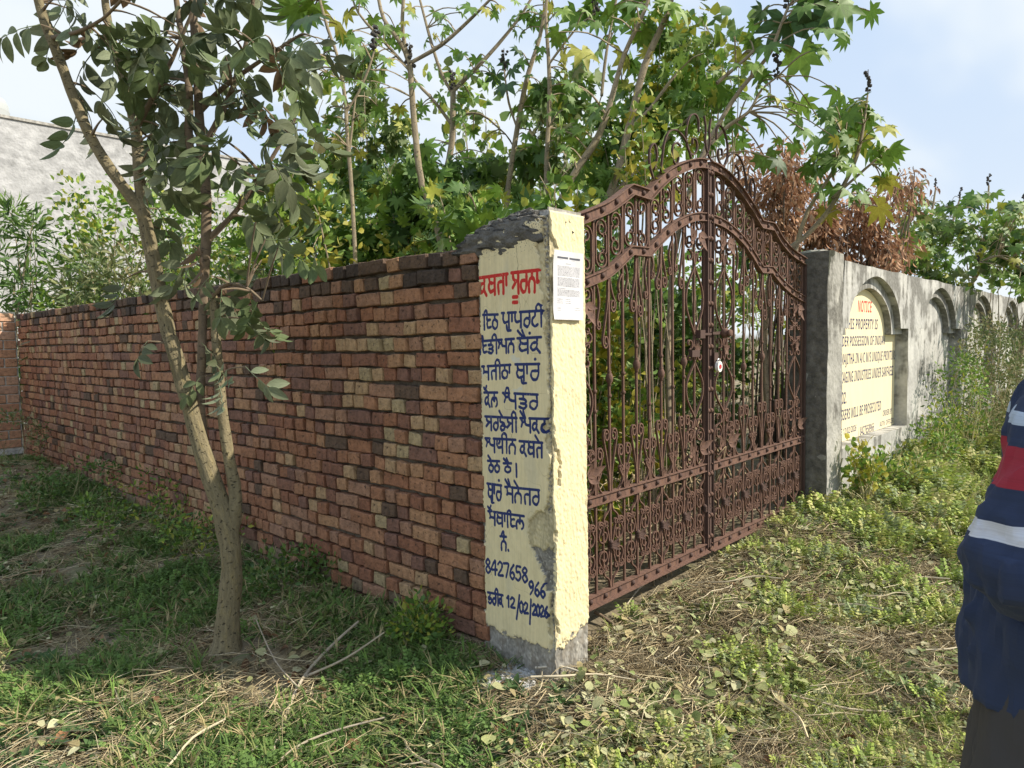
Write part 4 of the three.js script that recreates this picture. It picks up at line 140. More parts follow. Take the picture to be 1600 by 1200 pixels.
{
  const N = 340, g = new THREE.PlaneGeometry(2, 2, N, N), p = g.attributes.position, uv = g.attributes.uv;
  const warp = (t) => Math.sign(t) * (7 * Math.abs(t) + 83 * Math.abs(t) ** 4.5);
  for (let i = 0; i < p.count; i++) { const x = 0.8 + warp(p.getX(i)), z = -1 - warp(p.getY(i)); p.setXYZ(i, x, gh(x, z), z); uv.setXY(i, x, z); }
  g.computeVertexNormals();
  const m = part(scene, 'ground', g, std({ map: soilTex, bumpMap: soilBump, bumpScale: 0.02, roughness: 1 }));
  tag(m, 'rough earth with straw and weeds round the walls', 'ground', null, 'structure');
}
// ------------------------------------------------------------------ brick walls
const brickTex = pix(1024, 1024, (x, y) => {
  const u = x / 1024 * 12, v = y / 1024 * 12, a = tileF(u, v, 12, 5), f = tileF(u * 8, v * 8, 96, 3), st = tileF(u * 1.5, v * 5, 18, 3, 60), sp = sstep(0.28, 0.5, tileF(u * 5 + 2, v * 5, 60, 3)), dk = sstep(0.18, 0.55, tileF(u * 2 + 7, v * 2, 24, 4));
  let k = 0.84 + 0.5 * a + 0.26 * f + 0.2 * st; k *= 1 - 0.55 * sp; k *= 1 - 0.8 * dk;
  const w = sstep(0.2, 0.5, tileF(u * 1.5 + 9, v * 1.5 + 3, 18, 5)) * 0.35; // mortar dust and lime bloom
  return [sg(mix(k, 0.85, w * 0.6) * 0.95), sg(mix(k, 0.9, w) * 0.95), sg(mix(k, 1, w) * 0.95)];
}, true);
const brickBump = pix(512, 512, (x, y) => { const u = x / 512 * 24, v = y / 512 * 24, b = 0.5 + 0.55 * tileF(u, v, 24, 4) - 0.45 * sstep(0.25, 0.5, tileF(u * 2.5 + 2, v * 2.5, 60, 3)); return [b, b, b]; });
brickTex.repeat.set(1.6, 1.6); brickBump.repeat.set(1.6, 1.6);
function brickGeo(L, H, D, seed, rough = 1, square = 0) { // front face towards +z, irregular and worn at the arrises
  const nx = L > 0.16 ? 7 : 4, ny = 3, pos = [], uv = [], idx = [], R = rng(seed), ox = R() * 3, oy = R() * 3, sk = (R() - 0.5) * 0.008 * rough, tl = (R() - 0.5) * 0.012 * rough, tv = (R() - 0.5) * 0.008 * rough;
  const gx = (i) => (i === 0 ? 0 : i === nx ? 1 : i === 1 ? 0.006 / L : i === nx - 1 ? 1 - 0.006 / L : (i - 1) / (nx - 2)), gy = (j) => (j === 0 ? 0 : j === ny ? 1 : j === 1 ? 0.09 : 0.91);
  for (let j = 0; j <= ny; j++) for (let i = 0; i <= nx; i++) {
    const a = gx(i), b = gy(j), ex = i === 0 || i === nx, ey = j === 0 || j === ny;
    let x = (a - 0.5) * L, y = (b - 0.5) * H, z = 0;
    z += rough * 0.0032 * n2(x * 40 + seed * 3.1, y * 40) + tl * (a - 0.5) + tv * (b - 0.5);
    if (ex || ey) z -= (0.0028 + 0.006 * Math.max(0, n2(x * 30 + seed, y * 30 + 4))) * (1 - square * 0.6);
    if (ex && ey) z -= 0.003 + 0.014 * Math.max(0, n2(seed * 7.7 + i, j * 3.3)) * rough;
    if (ex) x += rough * 0.0045 * n2(y * 25 + seed * 2.3, i); if (ey) y += rough * 0.0038 * n2(x * 18 + seed * 1.7, j + 9);
    y += sk * (a - 0.5) * 2;
    pos.push(x, y, z); uv.push(x + ox, y + oy);
  }
  for (let j = 0; j < ny; j++) for (let i = 0; i < nx; i++) { const q = j * (nx + 1) + i; idx.push(q, q + 1, q + nx + 1, q + 1, q + nx + 2, q + nx + 1); }
  const ring = []; for (let i = 0; i < nx; i++) ring.push(i); for (let j = 0; j < ny; j++) ring.push(j * (nx + 1) + nx); for (let i = nx; i > 0; i--) ring.push(ny * (nx + 1) + i); for (let j = ny; j > 0; j--) ring.push(j * (nx + 1));
  const at = pos.length / 3; for (const q of ring) { pos.push(pos[q * 3], pos[q * 3 + 1], -D); uv.push(uv[q * 2], uv[q * 2 + 1] + D); }
  ring.forEach((q, k) => { const k2 = (k + 1) % ring.length; idx.push(ring[k2], q, at + k, ring[k2], at + k, at + k2); });
  const g = new THREE.BufferGeometry(); g.setAttribute('position', new THREE.Float32BufferAttribute(pos, 3)); g.setAttribute('uv', new THREE.Float32BufferAttribute(uv, 2)); g.setIndex(idx); g.computeVertexNormals(); return g;
}
// fired tones, from plum red to pale salmon, then blackened and grey ones
const brickTones = [[0.36, 0.17, 0.092], [0.3, 0.132, 0.076], [0.41, 0.205, 0.112], [0.265, 0.125, 0.08], [0.45, 0.25, 0.135], [0.335, 0.152, 0.082], [0.375, 0.205, 0.128], [0.235, 0.12, 0.085], [0.48, 0.315, 0.175], [0.45, 0.345, 0.195], [0.075, 0.052, 0.04], [0.14, 0.088, 0.058], [0.23, 0.168, 0.108]];
const brickMats = brickTones.map(([r, g, b]) => std({ color: C3(r, g, b), map: brickTex, bumpMap: brickBump, bumpScale: 0.008, roughness: 0.95 }));
const mortarTex = pix(512, 512, (x, y) => { const u = x / 512 * 16, v = y / 512 * 16, a = 0.72 + 0.55 * tileF(u, v, 16, 5) + 0.25 * tileF(u * 6, v * 6, 96, 2); return [sg(a), sg(a * 0.98), sg(a * 0.94)]; }, true);
const mortarMat = std({ color: C3(0.17, 0.145, 0.115), map: mortarTex, bumpMap: mortarTex, bumpScale: 0.012, roughness: 1 });
{
  const wall = thing('brick_wall', 'long red brick boundary wall with raked joints behind the tree', 'wall', [0, 0, -0.42]);
  const R = rng(31), LEN = 8.6, CH = 0.0832, courses = 25, y0 = -0.13;
  const varH = [], varS = []; for (let i = 0; i < 12; i++) varH.push(brickGeo(0.112, 0.0705, 0.05, 100 + i)), varS.push(brickGeo(0.226, 0.0705, 0.05, 200 + i));
  const list = [];
  for (let c = 0; c < courses; c++) {
    const top = c === courses - 1, y = y0 + (c + 0.5) * CH; let z = 0.012 + R() * 0.05 - 0.02; const kind = top ? 0.05 : c % 2 ? 0.05 : 0.4;
    while (z < LEN - 0.05) {
      const st = R() < (kind > 0.5 && z < 0.3 ? 0.9 : kind), l = st ? 0.205 + R() * 0.025 : top ? 0.1 + R() * 0.03 : 0.092 + R() * 0.024, j = 0.007 + R() * 0.009;
      const L = Math.min(l, LEN - z); if (L > 0.04) list.push({ z: z + L / 2, y: y + 0.008 * n2(z * 0.9, c * 0.37) + (R() - 0.5) * 0.004, L, st, c, top, h: 0.96 + R() * 0.08, d: (R() - 0.5) * 0.017 + 0.004 * n2(z * 2, y * 2), rot: (R() - 0.5) * 0.035, v: Math.floor(R() * 12), r: R(), r2: R() });
      z += L + j;
    }
  }
  for (const b of list) { // tone: algae on the top courses, damp grey at the foot
    const pale = n2(b.z * 0.5, b.y * 1.4) * 0.09; let t = Math.floor(clamp(Math.pow(b.r, 1.15) + 0.18 * n2(b.z * 1.3 + 7, b.y * 2.2), 0, 0.999) * 8);
    if (b.r2 < 0.12 + pale) t = b.st ? 6 : 8; if (!b.st && b.r2 > 0.955) t = 9;
    if (b.top && b.r < 0.7) t = b.r < 0.4 ? 10 : 11; else if (b.c === courses - 2 && b.r < 0.5) t = b.r < 0.2 ? 10 : 11; else if (b.r2 > 0.5 && b.r2 < 0.54) t = 11;
    if (b.c < 3 && b.r < 0.55) t = 12;
    b.t = Math.min(t, 12); b.size = (b.L * 0.07) / Math.hypot(-b.z - 0.42 - 1.95, 2.34) ** 3; if (b.c < 1) b.size *= 0.05;
  }
  list.sort((a, b) => b.size - a.size);
  const rest = [];
  list.forEach((b, i) => {
    const base = b.st ? 0.226 : 0.112, src = (b.st ? varS : varH)[b.v];
    if (i < 300) { const m = part(wall, 'brick', src, brickMats[b.t]); m.position.set(0.002 - b.d, b.y, -b.z); m.rotation.set(0, -Math.PI / 2 + b.rot, b.r2 > 0.5 ? 0 : (b.r - 0.5) * 0.03); m.scale.set(b.L / base, b.h, 1); return; }
    const g = src.clone(); g.scale(b.L / base, b.h, 1); g.rotateY(-Math.PI / 2 + b.rot); g.translate(0.002 - b.d, b.y, -b.z);
    const c = brickTones[b.t], col = new Float32Array(g.attributes.position.count * 3); for (let k = 0; k < col.length; k++) col[k] = c[k % 3]; g.setAttribute('color', new THREE.BufferAttribute(col, 3)); rest.push(g);
  });
  const far = part(wall, 'smaller_bricks', mergeGeometries(rest), std({ vertexColors: true, map: brickTex, bumpMap: brickBump, bumpScale: 0.008, roughness: 0.95 })); far.userData.kind = 'stuff';
  // mortar bed with a slightly lumpy face, set back behind the arrises
  const g = new THREE.PlaneGeometry(LEN, courses * CH, 360, 75), p = g.attributes.position; for (let i = 0; i < p.count; i++) p.setZ(i, 0.005 * n2(p.getX(i) * 9, p.getY(i) * 14) + 0.004 * n2(p.getX(i) * 31, p.getY(i) * 40));
  g.rotateY(-Math.PI / 2); g.translate(0.04, y0 + courses * CH / 2, -LEN / 2); g.computeVertexNormals();
  const core = bx(0.18, courses * CH - 0.012, LEN, 0.142, y0 + courses * CH / 2 - 0.004, -LEN / 2);
  part(wall, 'mortar', mergeGeometries([g, metreUV(core)].map((q) => { q = q.index ? q.toNonIndexed() : q; for (const k of Object.keys(q.attributes)) if (!['position', 'normal', 'uv'].includes(k)) q.deleteAttribute(k); if (q.attributes.uv && q.attributes.position.count > 2000) { const pp = q.attributes.position; for (let i = 0; i < pp.count; i++) q.attributes.uv.setXY(i, pp.getZ(i), pp.getY(i)); } return q; })), mortarMat);
}
{ // neighbour's wall: neat stretcher bond, pale joints
  const w = thing('facing_brick_wall', 'neat orange brick wall with pale wide joints at the far left', 'wall', [0, 0, -9.06]);
  const R = rng(77), m1 = [[0.58, 0.31, 0.18], [0.52, 0.27, 0.16], [0.62, 0.37, 0.24], [0.56, 0.33, 0.22]].map(([r, g, b]) => std({ color: C3(r, g, b), map: brickTex, bumpMap: brickBump, bumpScale: 0.003, roughness: 0.9 }));
  const full = [0, 1, 2, 3, 4].map((i) => brickGeo(0.27, 0.104, 0.04, 400 + i, 0.35, 1)), half = [0, 1, 2].map((i) => brickGeo(0.13, 0.104, 0.04, 420 + i, 0.35, 1));
  for (let c = 0; c < 15; c++) for (let k = 0; k < 8; k++) {
    const h = c % 2 && k === 0, x = -0.01 - (c % 2 ? (k === 0 ? 0.065 : 0.14 + (k - 0.5) * 0.284) : (k + 0.5) * 0.284);
    const m = part(w, 'brick', h ? half[c % 3] : full[Math.floor(R() * 5)], m1[Math.floor(R() * 4)]); m.position.set(x, 0.27 + c * 0.117, 0.012 + (R() - 0.5) * 0.004);
  }
  part(w, 'mortar', metreUV(bx(2.4, 1.8, 0.2, -1.2, 1.08, -0.1)), std({ color: C3(0.68, 0.66, 0.61), map: mortarTex, roughness: 1 }));
  part(w, 'plinth_ledge', metreUV(bx(2.4, 0.06, 0.25, -1.2, 0.165, -0.085)), std({ color: C3(0.62, 0.61, 0.58), map: mortarTex }));
  part(w, 'footing', metreUV(bx(2.4, 0.4, 0.18, -1.2, -0.07, -0.1)), std({ color: C3(0.13, 0.12, 0.1), map: mortarTex }));
}
// ------------------------------------------------------------------ cream gate pillar with brush lettering
// brush letters: [advance, strokes]; y 0 is the head line, 1 the foot
const GLYPH = {
  ka: [0.74, [[.46, 0, .44, .3, .2, .36, .08, .6, .2, .82, .4, .7, .46, .4], [.4, .68, .62, 1]]],
  ba: [0.72, [[.62, 0, .62, 1], [.14, 0, .2, .3, .4, .38, .62, .36], [.2, .3, .1, .58, .25, .84, .62, .74]]],
  ja: [0.76, [[.64, 0, .64, 1], [.64, .38, .34, .36, .2, .5, .24, 1]]],
  aa: [0.3, [[.14, 0, .14, .56]]],
  sa: [0.76, [[.64, 0, .64, 1], [.14, 0, .18, .3, .4, .4, .64, .42], [.42, .42, .1, .72]]],
  cha: [0.78, [[.66, 0, .66, .6, .52, .94, .26, .94, .12, .7, .2, .44, .66, .42]]],
  na: [0.74, [[.4, 0, .4, .34], [.12, .98, .1, .6, .24, .36, .5, .36, .64, .55, .62, 1]]],
  i: [0.86, [[.12, 1, .12, .1, .16, -.18, .3, -.28, .42, -.16, .42, 0], [.42, 0, .44, .36, .76, .34], [.5, .36, .42, .6, .5, .88, .82, .84]]],
  ha: [0.74, [[.36, 0, .34, .3, .16, .46, .14, .78, .36, .97, .6, .82, .62, .5, .44, .36, .34, .3]]],
  pa: [0.78, [[.14, 0, .12, .42, .26, .64, .64, .56], [.64, 0, .64, 1]]],
  ra: [0.72, [[.6, 0, .62, .68, .42, .98, .16, .84, .16, .56, .36, .42, .62, .48]]],
  tta: [0.62, [[.36, 0, .36, .3, .14, .48, .12, .78, .34, .97, .58, .86]]],
  ii: [0.4, [[.26, 1, .26, 0, .22, -.32, .02, -.44, -.16, -.26, -.14, 0]]],
  dda: [0.74, [[.42, 0, .42, .3, .16, .34], [.16, .34, .5, .36, .62, .5, .5, .64, .24, .64], [.5, .64, .64, .8, .44, .98, .12, .88]]],
  a: [1.0, [[.06, .04, .18, .28, .08, .62], [.18, .28, .4, .24], [.4, .02, .46, .4, .66, .5, .88, .5], [.88, 0, .88, 1]]],
  ma: [0.76, [[.14, 0, .2, .4, .14, .52], [.2, .42, .64, .46], [.64, 0, .64, 1]]],
  ttha: [0.66, [[.34, 0, .34, .34], [.34, .34, .1, .5, .12, .84, .34, .97, .56, .84, .58, .5, .34, .34]]],
  la: [0.86, [[.44, 0, .44, .4], [.12, .98, .1, .6, .26, .38, .42, .6, .44, .4, .62, .38, .74, .62, .7, .88, .58, .98]]],
  pha: [0.78, [[.16, 0, .16, .32, .56, .46, .58, .84, .3, .96, .16, .74, .36, .6, .74, .68]]],
  dha: [0.78, [[.16, 0, .12, .42, .28, .64, .64, .56], [.64, 0, .64, 1], [.34, 0, .4, .2, .3, .34]]],
  ta: [0.68, [[.36, 0, .34, .28, .12, .44, .2, .6, .5, .5, .6, .74, .34, .96, .1, .86]]],
  danda: [0.5, [[.22, 0, .26, 1]]], dot: [0.3, [[.16, .94, .18, .98]]],
};
const MARK = { uu: [[.1, 1.18, .5, 1.18], [.1, 1.44, .5, 1.44]], r: [[.42, .84, .5, 1.16, .8, 1.18]], tp: [[.16, -.08, .26, -.34, .38, -.34, .44, -.1]], bi: [[.72, -.3, .76, -.3]], ai: [[.02, -.5, .34, -.06], [.28, -.52, .44, -.06]], e: [[.06, -.46, .38, -.05]], o: [[-.02, -.34, .14, -.2, .28, -.46], [.16, -.22, .36, -.04]] };
const DIGIT = { 0: [.5, [[.24, 0, .06, .3, .1, .85, .26, 1, .42, .7, .4, .2, .24, 0]]], 1: [.36, [[.04, .2, .2, 0, .2, 1]]], 2: [.52, [[.06, .2, .22, 0, .42, .14, .34, .5, .06, .96, .48, .92]]], 4: [.56, [[.36, 1, .38, 0, .04, .64, .52, .62]]], 5: [.52, [[.44, .02, .12, .04, .1, .42, .34, .4, .44, .7, .24, 1, .04, .9]]], 6: [.5, [[.38, 0, .12, .4, .08, .8, .26, 1, .42, .76, .28, .52, .1, .68]]], 7: [.5, [[.04, .04, .44, .04, .22, 1]]], 8: [.52, [[.28, .46, .08, .26, .26, 0, .42, .22, .08, .7, .24, 1, .46, .76, .28, .46]]], 9: [.5, [[.4, .3, .2, .5, .06, .24, .24, 0, .4, .2, .38, .6, .14, 1]]] };
function brush(ctx, pts, map, closed) {
  const P = []; for (let i = 0; i < pts.length; i += 2) P.push(map(pts[i], pts[i + 1]));
  ctx.beginPath(); ctx.moveTo(...P[0]);
  if (P.length === 2) ctx.lineTo(...P[1]);
  else if (true) {
    const c = new THREE.CatmullRomCurve3(P.map((p) => V(p[0], p[1], 0)), false, 'catmullrom', 0.4), n = P.length * 7, lw = ctx.lineWidth; let q = c.getPoint(0);
    for (let i = 1; i <= n; i++) { const r = c.getPoint(i / n); ctx.lineWidth = lw * (0.9 + 0.2 * n2(r.x * 0.06, r.y * 0.06) + 0.1 * Math.sin(Math.atan2(r.y - q.y, r.x - q.x) * 2)); ctx.beginPath(); ctx.moveTo(q.x, q.y); ctx.lineTo(r.x, r.y); ctx.stroke(); q = r; }
    ctx.lineWidth = lw; return;
  } else for (let i = 0; i < P.length - 1; i++) { const p0 = P[Math.max(0, i - 1)], p1 = P[i], p2 = P[i + 1], p3 = P[Math.min(P.length - 1, i + 2)], k = 0.15; ctx.bezierCurveTo(p1[0] + (p2[0] - p0[0]) * k, p1[1] + (p2[1] - p0[1]) * k, p2[0] - (p3[0] - p1[0]) * k, p2[1] - (p3[1] - p1[1]) * k, p2[0], p2[1]); }
  ctx.stroke();
}
function letterWord(ctx, w, toPx, lw) {
  const [text, z0, y0, z1, y1, h, col] = w; ctx.strokeStyle = col ? '#142460' : '#c1211f'; ctx.lineCap = ctx.lineJoin = 'round'; ctx.lineWidth = lw * (col ? 1 : 1.25);
  if (text === '#slash') { ctx.lineWidth = lw * 0.9; const up = z1 > z0 + 0.01; ctx.beginPath(); ctx.moveTo(...toPx(z1, y0)); ctx.lineTo(...toPx(z0, y0 - h)); ctx.stroke(); return; }
  const items = text[0] === '#' ? [...text.slice(1)].map((d) => [DIGIT[d], []]) : text.split(' ').map((t) => { const [g, ...m] = t.split('.'); return [GLYPH[g], m]; });
  const total = items.reduce((s, [g]) => s + g[0], 0), at = (gx, gy) => toPx(z0 + (z1 - z0) * gx / total, y0 + (y1 - y0) * gx / total - gy * h);
  let x = 0;
  for (const [g, marks] of items) { const m = (a, b) => at(x + a, b); for (const s of g[1]) brush(ctx, s, m); for (const k of marks) for (const s of MARK[k]) brush(ctx, s, m); x += g[0]; }
  if (text[0] !== '#' && text !== 'danda') { const end = text.endsWith('dot') ? x - 0.3 : x; ctx.lineWidth *= 0.9; const open = text.split(' ').map((t) => ['pa', 'ma', 'a'].includes(t.split('.')[0])); let u = -0.02; const bar = (p, q) => { if (q - p < 0.05) return; ctx.beginPath(); ctx.moveTo(...at(p, 0)); ctx.lineTo(...at(q, 0)); ctx.stroke(); }; let c = 0; items.forEach(([g], i) => { if (open[i]) { const w = text.split(' ')[i].split('.')[0] === 'a' ? [0.46, 0.8] : [0.22, 0.54]; bar(u, c + w[0]); u = c + w[1]; } c += g[0]; }); bar(u, end - 0.04); }
}
const S0 = -0.455, S1 = 0.245, PY0 = -0.12, PY1 = 2.07;
// what lies at (s, y) of the pillar's skin: [layer 0 bare .. 1 old plaster .. 2 painted plaster, relief in metres]
function skin(s, y) {
  const e = 0.5 * fbm(s * 14, y * 14, 4), f = fbm(s * 45 + 3, y * 45, 3), foot = s < 0 ? 0.125 + 0.06 * e + 0.015 * f : 0.115 + s * 0.3 + 0.09 * e + 0.02 * f, head = s < 0 ? 1.972 + 0.15 * (s + 0.43) + 0.035 * e + 0.02 * f : 2.055;
  let layer = 2;
  const le = -0.437 + 0.012 * n2(3, Math.floor((y + 0.13) / 0.0832) * 2.7) + 0.006 * f; if (s < le) layer = 0;
  if (y < foot || y > head) layer = 0;
  const cw = 0.026 + 0.026 * fbm(2, y * 7, 3) + 0.014 * sstep(1.4, 1.9, y), cc = -0.012 + 0.014 * n2(8, y * 5); // broken arris
  if (layer && Math.abs(s - cc) < cw * (0.55 + 0.75 * sstep(-0.2, 0.35, fbm(5, y * 3.1, 3)))) layer = Math.abs(s - cc) < cw * 0.5 && f < 0.08 ? 0 : 1;
  const pl = -0.15 + 0.10 * sstep(0.62, 0.4, y) + 0.02 * e; // spalled patch
  if (s > pl && s < 0.012 + 0.012 * e && y > 0.39 + 0.02 * e && y < 0.74 + 0.02 * e - 0.05 * sstep(-0.08, -0.15, s)) layer = y > 0.575 + 0.05 * e ? 1 : 0;
  if (s > 0.03 && s < 0.058 + 0.006 * e && y > 0.86 && y < 1.02 && Math.abs(s - 0.044 - 0.012 * n2(1, y * 20)) < 0.009) layer = 1;
  let h = layer === 2 ? 0 : layer === 1 ? -0.011 : -0.02;
  h += s > 0.01 ? 0.0036 * fbm(s * 30, y * 8, 3) + 0.003 * f + 0.004 * sstep(0.2, 0.245, s) * fbm(s * 12, y * 16, 3) : 0.0012 * fbm(s * 20, y * 20, 3) + (layer < 2 ? 0.005 * f : 0);
  if (layer === 0 && y < 0.2) h += 0.012 + 0.006 * e; if (s < -0.01 && y > head) h = -0.05 - 0.4 * (y - head);
  return [layer, h];
}
{
  const CW = 768, CH = 2048, cv = document.createElement('canvas'); cv.width = CW; cv.height = CH; const ctx = cv.getContext('2d'), im = ctx.createImageData(CW, CH), d = im.data;
  for (let j = 0; j < CH; j++) for (let i = 0; i < CW; i++) {
    const s = S0 + (S1 - S0) * (i + 0.5) / CW, y = PY1 - (PY1 - PY0) * (j + 0.5) / CH, o = (j * CW + i) * 4, [ly] = skin(s, y);
    const a = fbm(s * 9, y * 4, 4), b = fbm(s * 60, y * 25, 3), c = fbm(s * 5 + 8, y * 1.6, 3), streak = fbm(s * 55, y * 2.5, 3);
    let r, g, bl;
    if (ly === 2) {
      const k = 1 + 0.1 * a + 0.05 * b + (s > 0 ? 0.05 : 0.09) * streak, dirt = sstep(0.12, 0.5, c + 0.3 * a) * (s < 0 ? 0.35 : 0.12);
      r = 0.72 * k; g = 0.625 * k; bl = 0.385 * k; r = mix(r, 0.5, dirt); g = mix(g, 0.47, dirt); bl = mix(bl, 0.36, dirt);
      if (s < -0.03) { const crack = Math.abs(s + 0.19 - 0.03 * fbm(1, y * 5, 4) - 0.02 * n2(2, y * 2)); if (crack < 0.0012 && y > 1.45 && y < 1.96) { r *= 0.35; g *= 0.35; bl *= 0.35; } const tan = Math.abs(n2(s * 7 + 20, y * 4.5)); if (tan < 0.012 && y > 0.3) { r *= 0.75; g *= 0.74; bl *= 0.7; } }
      const pock = fbm(s * 70 + 5, y * 70, 2); if (s < 0 && y > 1.87 && pock > 0.26 + (1.99 - y) * 2) { r = 0.2; g = 0.18; bl = 0.14; } if (s > 0 && pock > 0.5) { r *= 0.6; g *= 0.54; bl *= 0.42; } if (s > 0.015) { const cr = Math.abs(n2(s * 26 + 3, y * 5 + 0.8 * fbm(s * 9, y * 4, 2))); if (cr < 0.03 && fbm(s * 8, y * 3 + 7, 2) > 0.02) { r *= 0.62; g *= 0.56; bl *= 0.45; } }
      const scuff = sstep(0.3, 0.42, fbm(s * 6 + 31, y * 9, 4)) * (y > 1.25 && y < 1.5 && s < -0.1 ? 0.6 : 0); r = mix(r, 0.62, scuff); g = mix(g, 0.64, scuff); bl = mix(bl, 0.6, scuff);
    } else if (ly === 1) { const k = 1 + 0.35 * a + 0.3 * b; r = 0.5 * k; g = 0.435 * k; bl = 0.27 * k; }
    else { const k = 1 + 0.5 * a + 0.4 * b, w = sstep(0.25, 0.5, fbm(s * 20 + 4, y * 14, 4)) * 0.5; r = mix(0.27 * k, 0.55, w); g = mix(0.255 * k, 0.53, w); bl = mix(0.225 * k, 0.46, w); if (y < 0.5) { const m = sstep(0, 0.4, fbm(s * 8, y * 8 + 3, 4)) * 0.5; r = mix(r, 0.16, m); g = mix(g, 0.13, m); bl = mix(bl, 0.09, m); } }
    d[o] = sg(r) * 255; d[o + 1] = sg(g) * 255; d[o + 2] = sg(bl) * 255; d[o + 3] = 255;
  }
  ctx.putImageData(im, 0, 0);
  const toPx = (z, y) => [((z - S0) / (S1 - S0)) * CW, ((PY1 - y) / (PY1 - PY0)) * CH];
  for (const w of DATA.text) letterWord(ctx, w, toPx, 13);
  const worn = ctx.getImageData(0, 0, CW, CH); // thin brush marks: the ground shows through in flecks
  for (let i = 0; i < CW * CH; i++) { const o = i * 4; if (worn.data[o] === d[o] && worn.data[o + 1] === d[o + 1]) continue; const x = i % CW, y = Math.floor(i / CW), q = 0.08 + 0.5 * sstep(0.42, 0.6, fbm(x * 0.06, y * 0.045, 3)); for (let c = 0; c < 3; c++) worn.data[o + c] = mix(worn.data[o + c], d[o + c], q); }
  ctx.putImageData(worn, 0, 0);
  const tex = new THREE.CanvasTexture(cv); tex.colorSpace = THREE.SRGBColorSpace; tex.magFilter = THREE.LinearFilter;
  const NS = 150, NY = 330, rc = 0.014, pos = [], uv = [], idx = [];
  for (let j = 0; j <= NY; j++) for (let i = 0; i <= NS; i++) {
    const s = S0 + (S1 - S0) * i / NS, y = PY0 + (PY1 - PY0) * j / NY, h = skin(s, y)[1]; let x, z, nx, nz;
    if (s < -rc) { x = 0; z = s; nx = -1; nz = 0; } else if (s > rc) { x = s; z = 0; nx = 0; nz = 1; } else { const a = ((s + rc) / (2 * rc)) * Math.PI / 2; nx = -Math.cos(a); nz = Math.sin(a); x = rc + rc * nx; z = -rc + rc * nz; }
    pos.push(x + nx * h + 0.004 * n2(y * 1.1, 3), y, z + nz * h); uv.push((s - S0) / (S1 - S0), (y - PY0) / (PY1 - PY0));
    if (i < NS && j < NY) { const q = j * (NS + 1) + i; idx.push(q, q + 1, q + NS + 1, q + 1, q + NS + 2, q + NS + 1); }
  }
  const g = new THREE.BufferGeometry(); g.setAttribute('position', new THREE.Float32BufferAttribute(pos, 3)); g.setAttribute('uv', new THREE.Float32BufferAttribute(uv, 2)); g.setIndex(idx); g.computeVertexNormals();
  const pil = thing('gate_pillar', 'cream painted gate pillar with red and blue hand lettering and crumbling corner', 'pillar');
  const pl = part(pil, 'painted_plaster', g, std({ map: tex, roughness: 0.88, bumpMap: mortarTex, bumpScale: 0.0015 })); pl.userData.label = 'peeling cream plaster with red and navy brush lettering';
  const grey = std({ color: C3(0.27, 0.26, 0.24), map: mortarTex, bumpMap: mortarTex, bumpScale: 0.01, roughness: 1 });
  part(pil, 'core', metreUV(mergeGeometries([bx(0.215, 2.1, 0.42, 0.128, 0.97, -0.235)])), grey);
  const cap = new THREE.SphereGeometry(1, 72, 40); const cp = cap.attributes.position;
  for (let i = 0; i < cp.count; i++) { let x = cp.getX(i), y = cp.getY(i), z = cp.getZ(i); const l = Math.hypot(x, y, z), q = Math.max(Math.abs(x), Math.abs(z)) || 1, box = mix(1, Math.hypot(x, z) / q, 0.72); const k = 1 + 0.1 * n3(x * 2.2, y * 2.2, z * 3) + 0.06 * n3(x * 7, y * 7, z * 9) + 0.035 * n3(x * 17, y * 17, z * 23); cp.setXYZ(i, 0.112 + x * 0.122 * box * k, 1.955 + y * (0.125 + 0.035 * z) * k + 0.016 * z, -0.315 + z * 0.292 * box * k); }
  cap.computeVertexNormals(); part(pil, 'cement_cap', metreUV(mergeVertices(cap)), std({ color: C3(0.17, 0.165, 0.155), map: mortarTex, bumpMap: mortarTex, bumpScale: 0.02, roughness: 1 })).userData.label = 'rough dark cement cap';
  // sheet of paper pasted on the sunlit face
  const pc = document.createElement('canvas'); pc.width = 512; pc.height = 724; const p = pc.getContext('2d'); p.fillStyle = '#c9c8cb'; p.fillRect(0, 0, 512, 724); const R = rng(5); p.fillStyle = '#555a66'; p.font = 'bold 20px sans-serif';
  p.fillStyle = '#4c4e57'; p.fillRect(60, 62, 180, 22); p.fillRect(262, 62, 190, 22); p.fillStyle = '#9a9da4'; p.fillRect(100, 92, 60, 5); p.fillRect(300, 92, 70, 5); p.fillRect(200, 128, 100, 10);
  const line = (y, x0, x1) => { let x = x0; while (x < x1) { const w = 8 + R() * 34; p.fillStyle = `rgba(60,62,72,${0.4 + R() * 0.4})`; p.fillRect(x, y, Math.min(w, x1 - x), 6); x += w + 6; } };
  for (const [a, b] of [[160, 262], [282, 378], [408, 478]]) for (let y = a; y < b; y += 12) line(y, 66, 452); line(392, 60, 200); for (const y of [505, 525, 545]) { line(y, 66, 150); line(y, 200, 290); } for (const y of [600, 622]) { line(y, 66, 120); line(y - 8, 350, 440); }
  const pt = new THREE.CanvasTexture(pc); pt.colorSpace = THREE.SRGBColorSpace; pt.magFilter = THREE.LinearFilter;
  const sheet = new THREE.PlaneGeometry(0.207, 0.297, 14, 20), q = sheet.attributes.position; for (let i = 0; i < q.count; i++) { const x = q.getX(i), y = q.getY(i); q.setZ(i, 0.0045 + 0.0035 * n2(x * 9, y * 5) + 0.006 * sstep(0.09, 0.15, y) * sstep(-0.03, -0.1, x) + 0.004 * sstep(-0.1, -0.15, y)); } sheet.computeVertexNormals();
  const note = part(scene, 'paper_notice', sheet, std({ map: pt, roughness: 0.7 })); note.position.set(0.112, 1.735, 0.007); note.rotation.z = -0.012; tag(note, 'white printed paper sheet pasted on the sunny face of the pillar', 'notice');
}
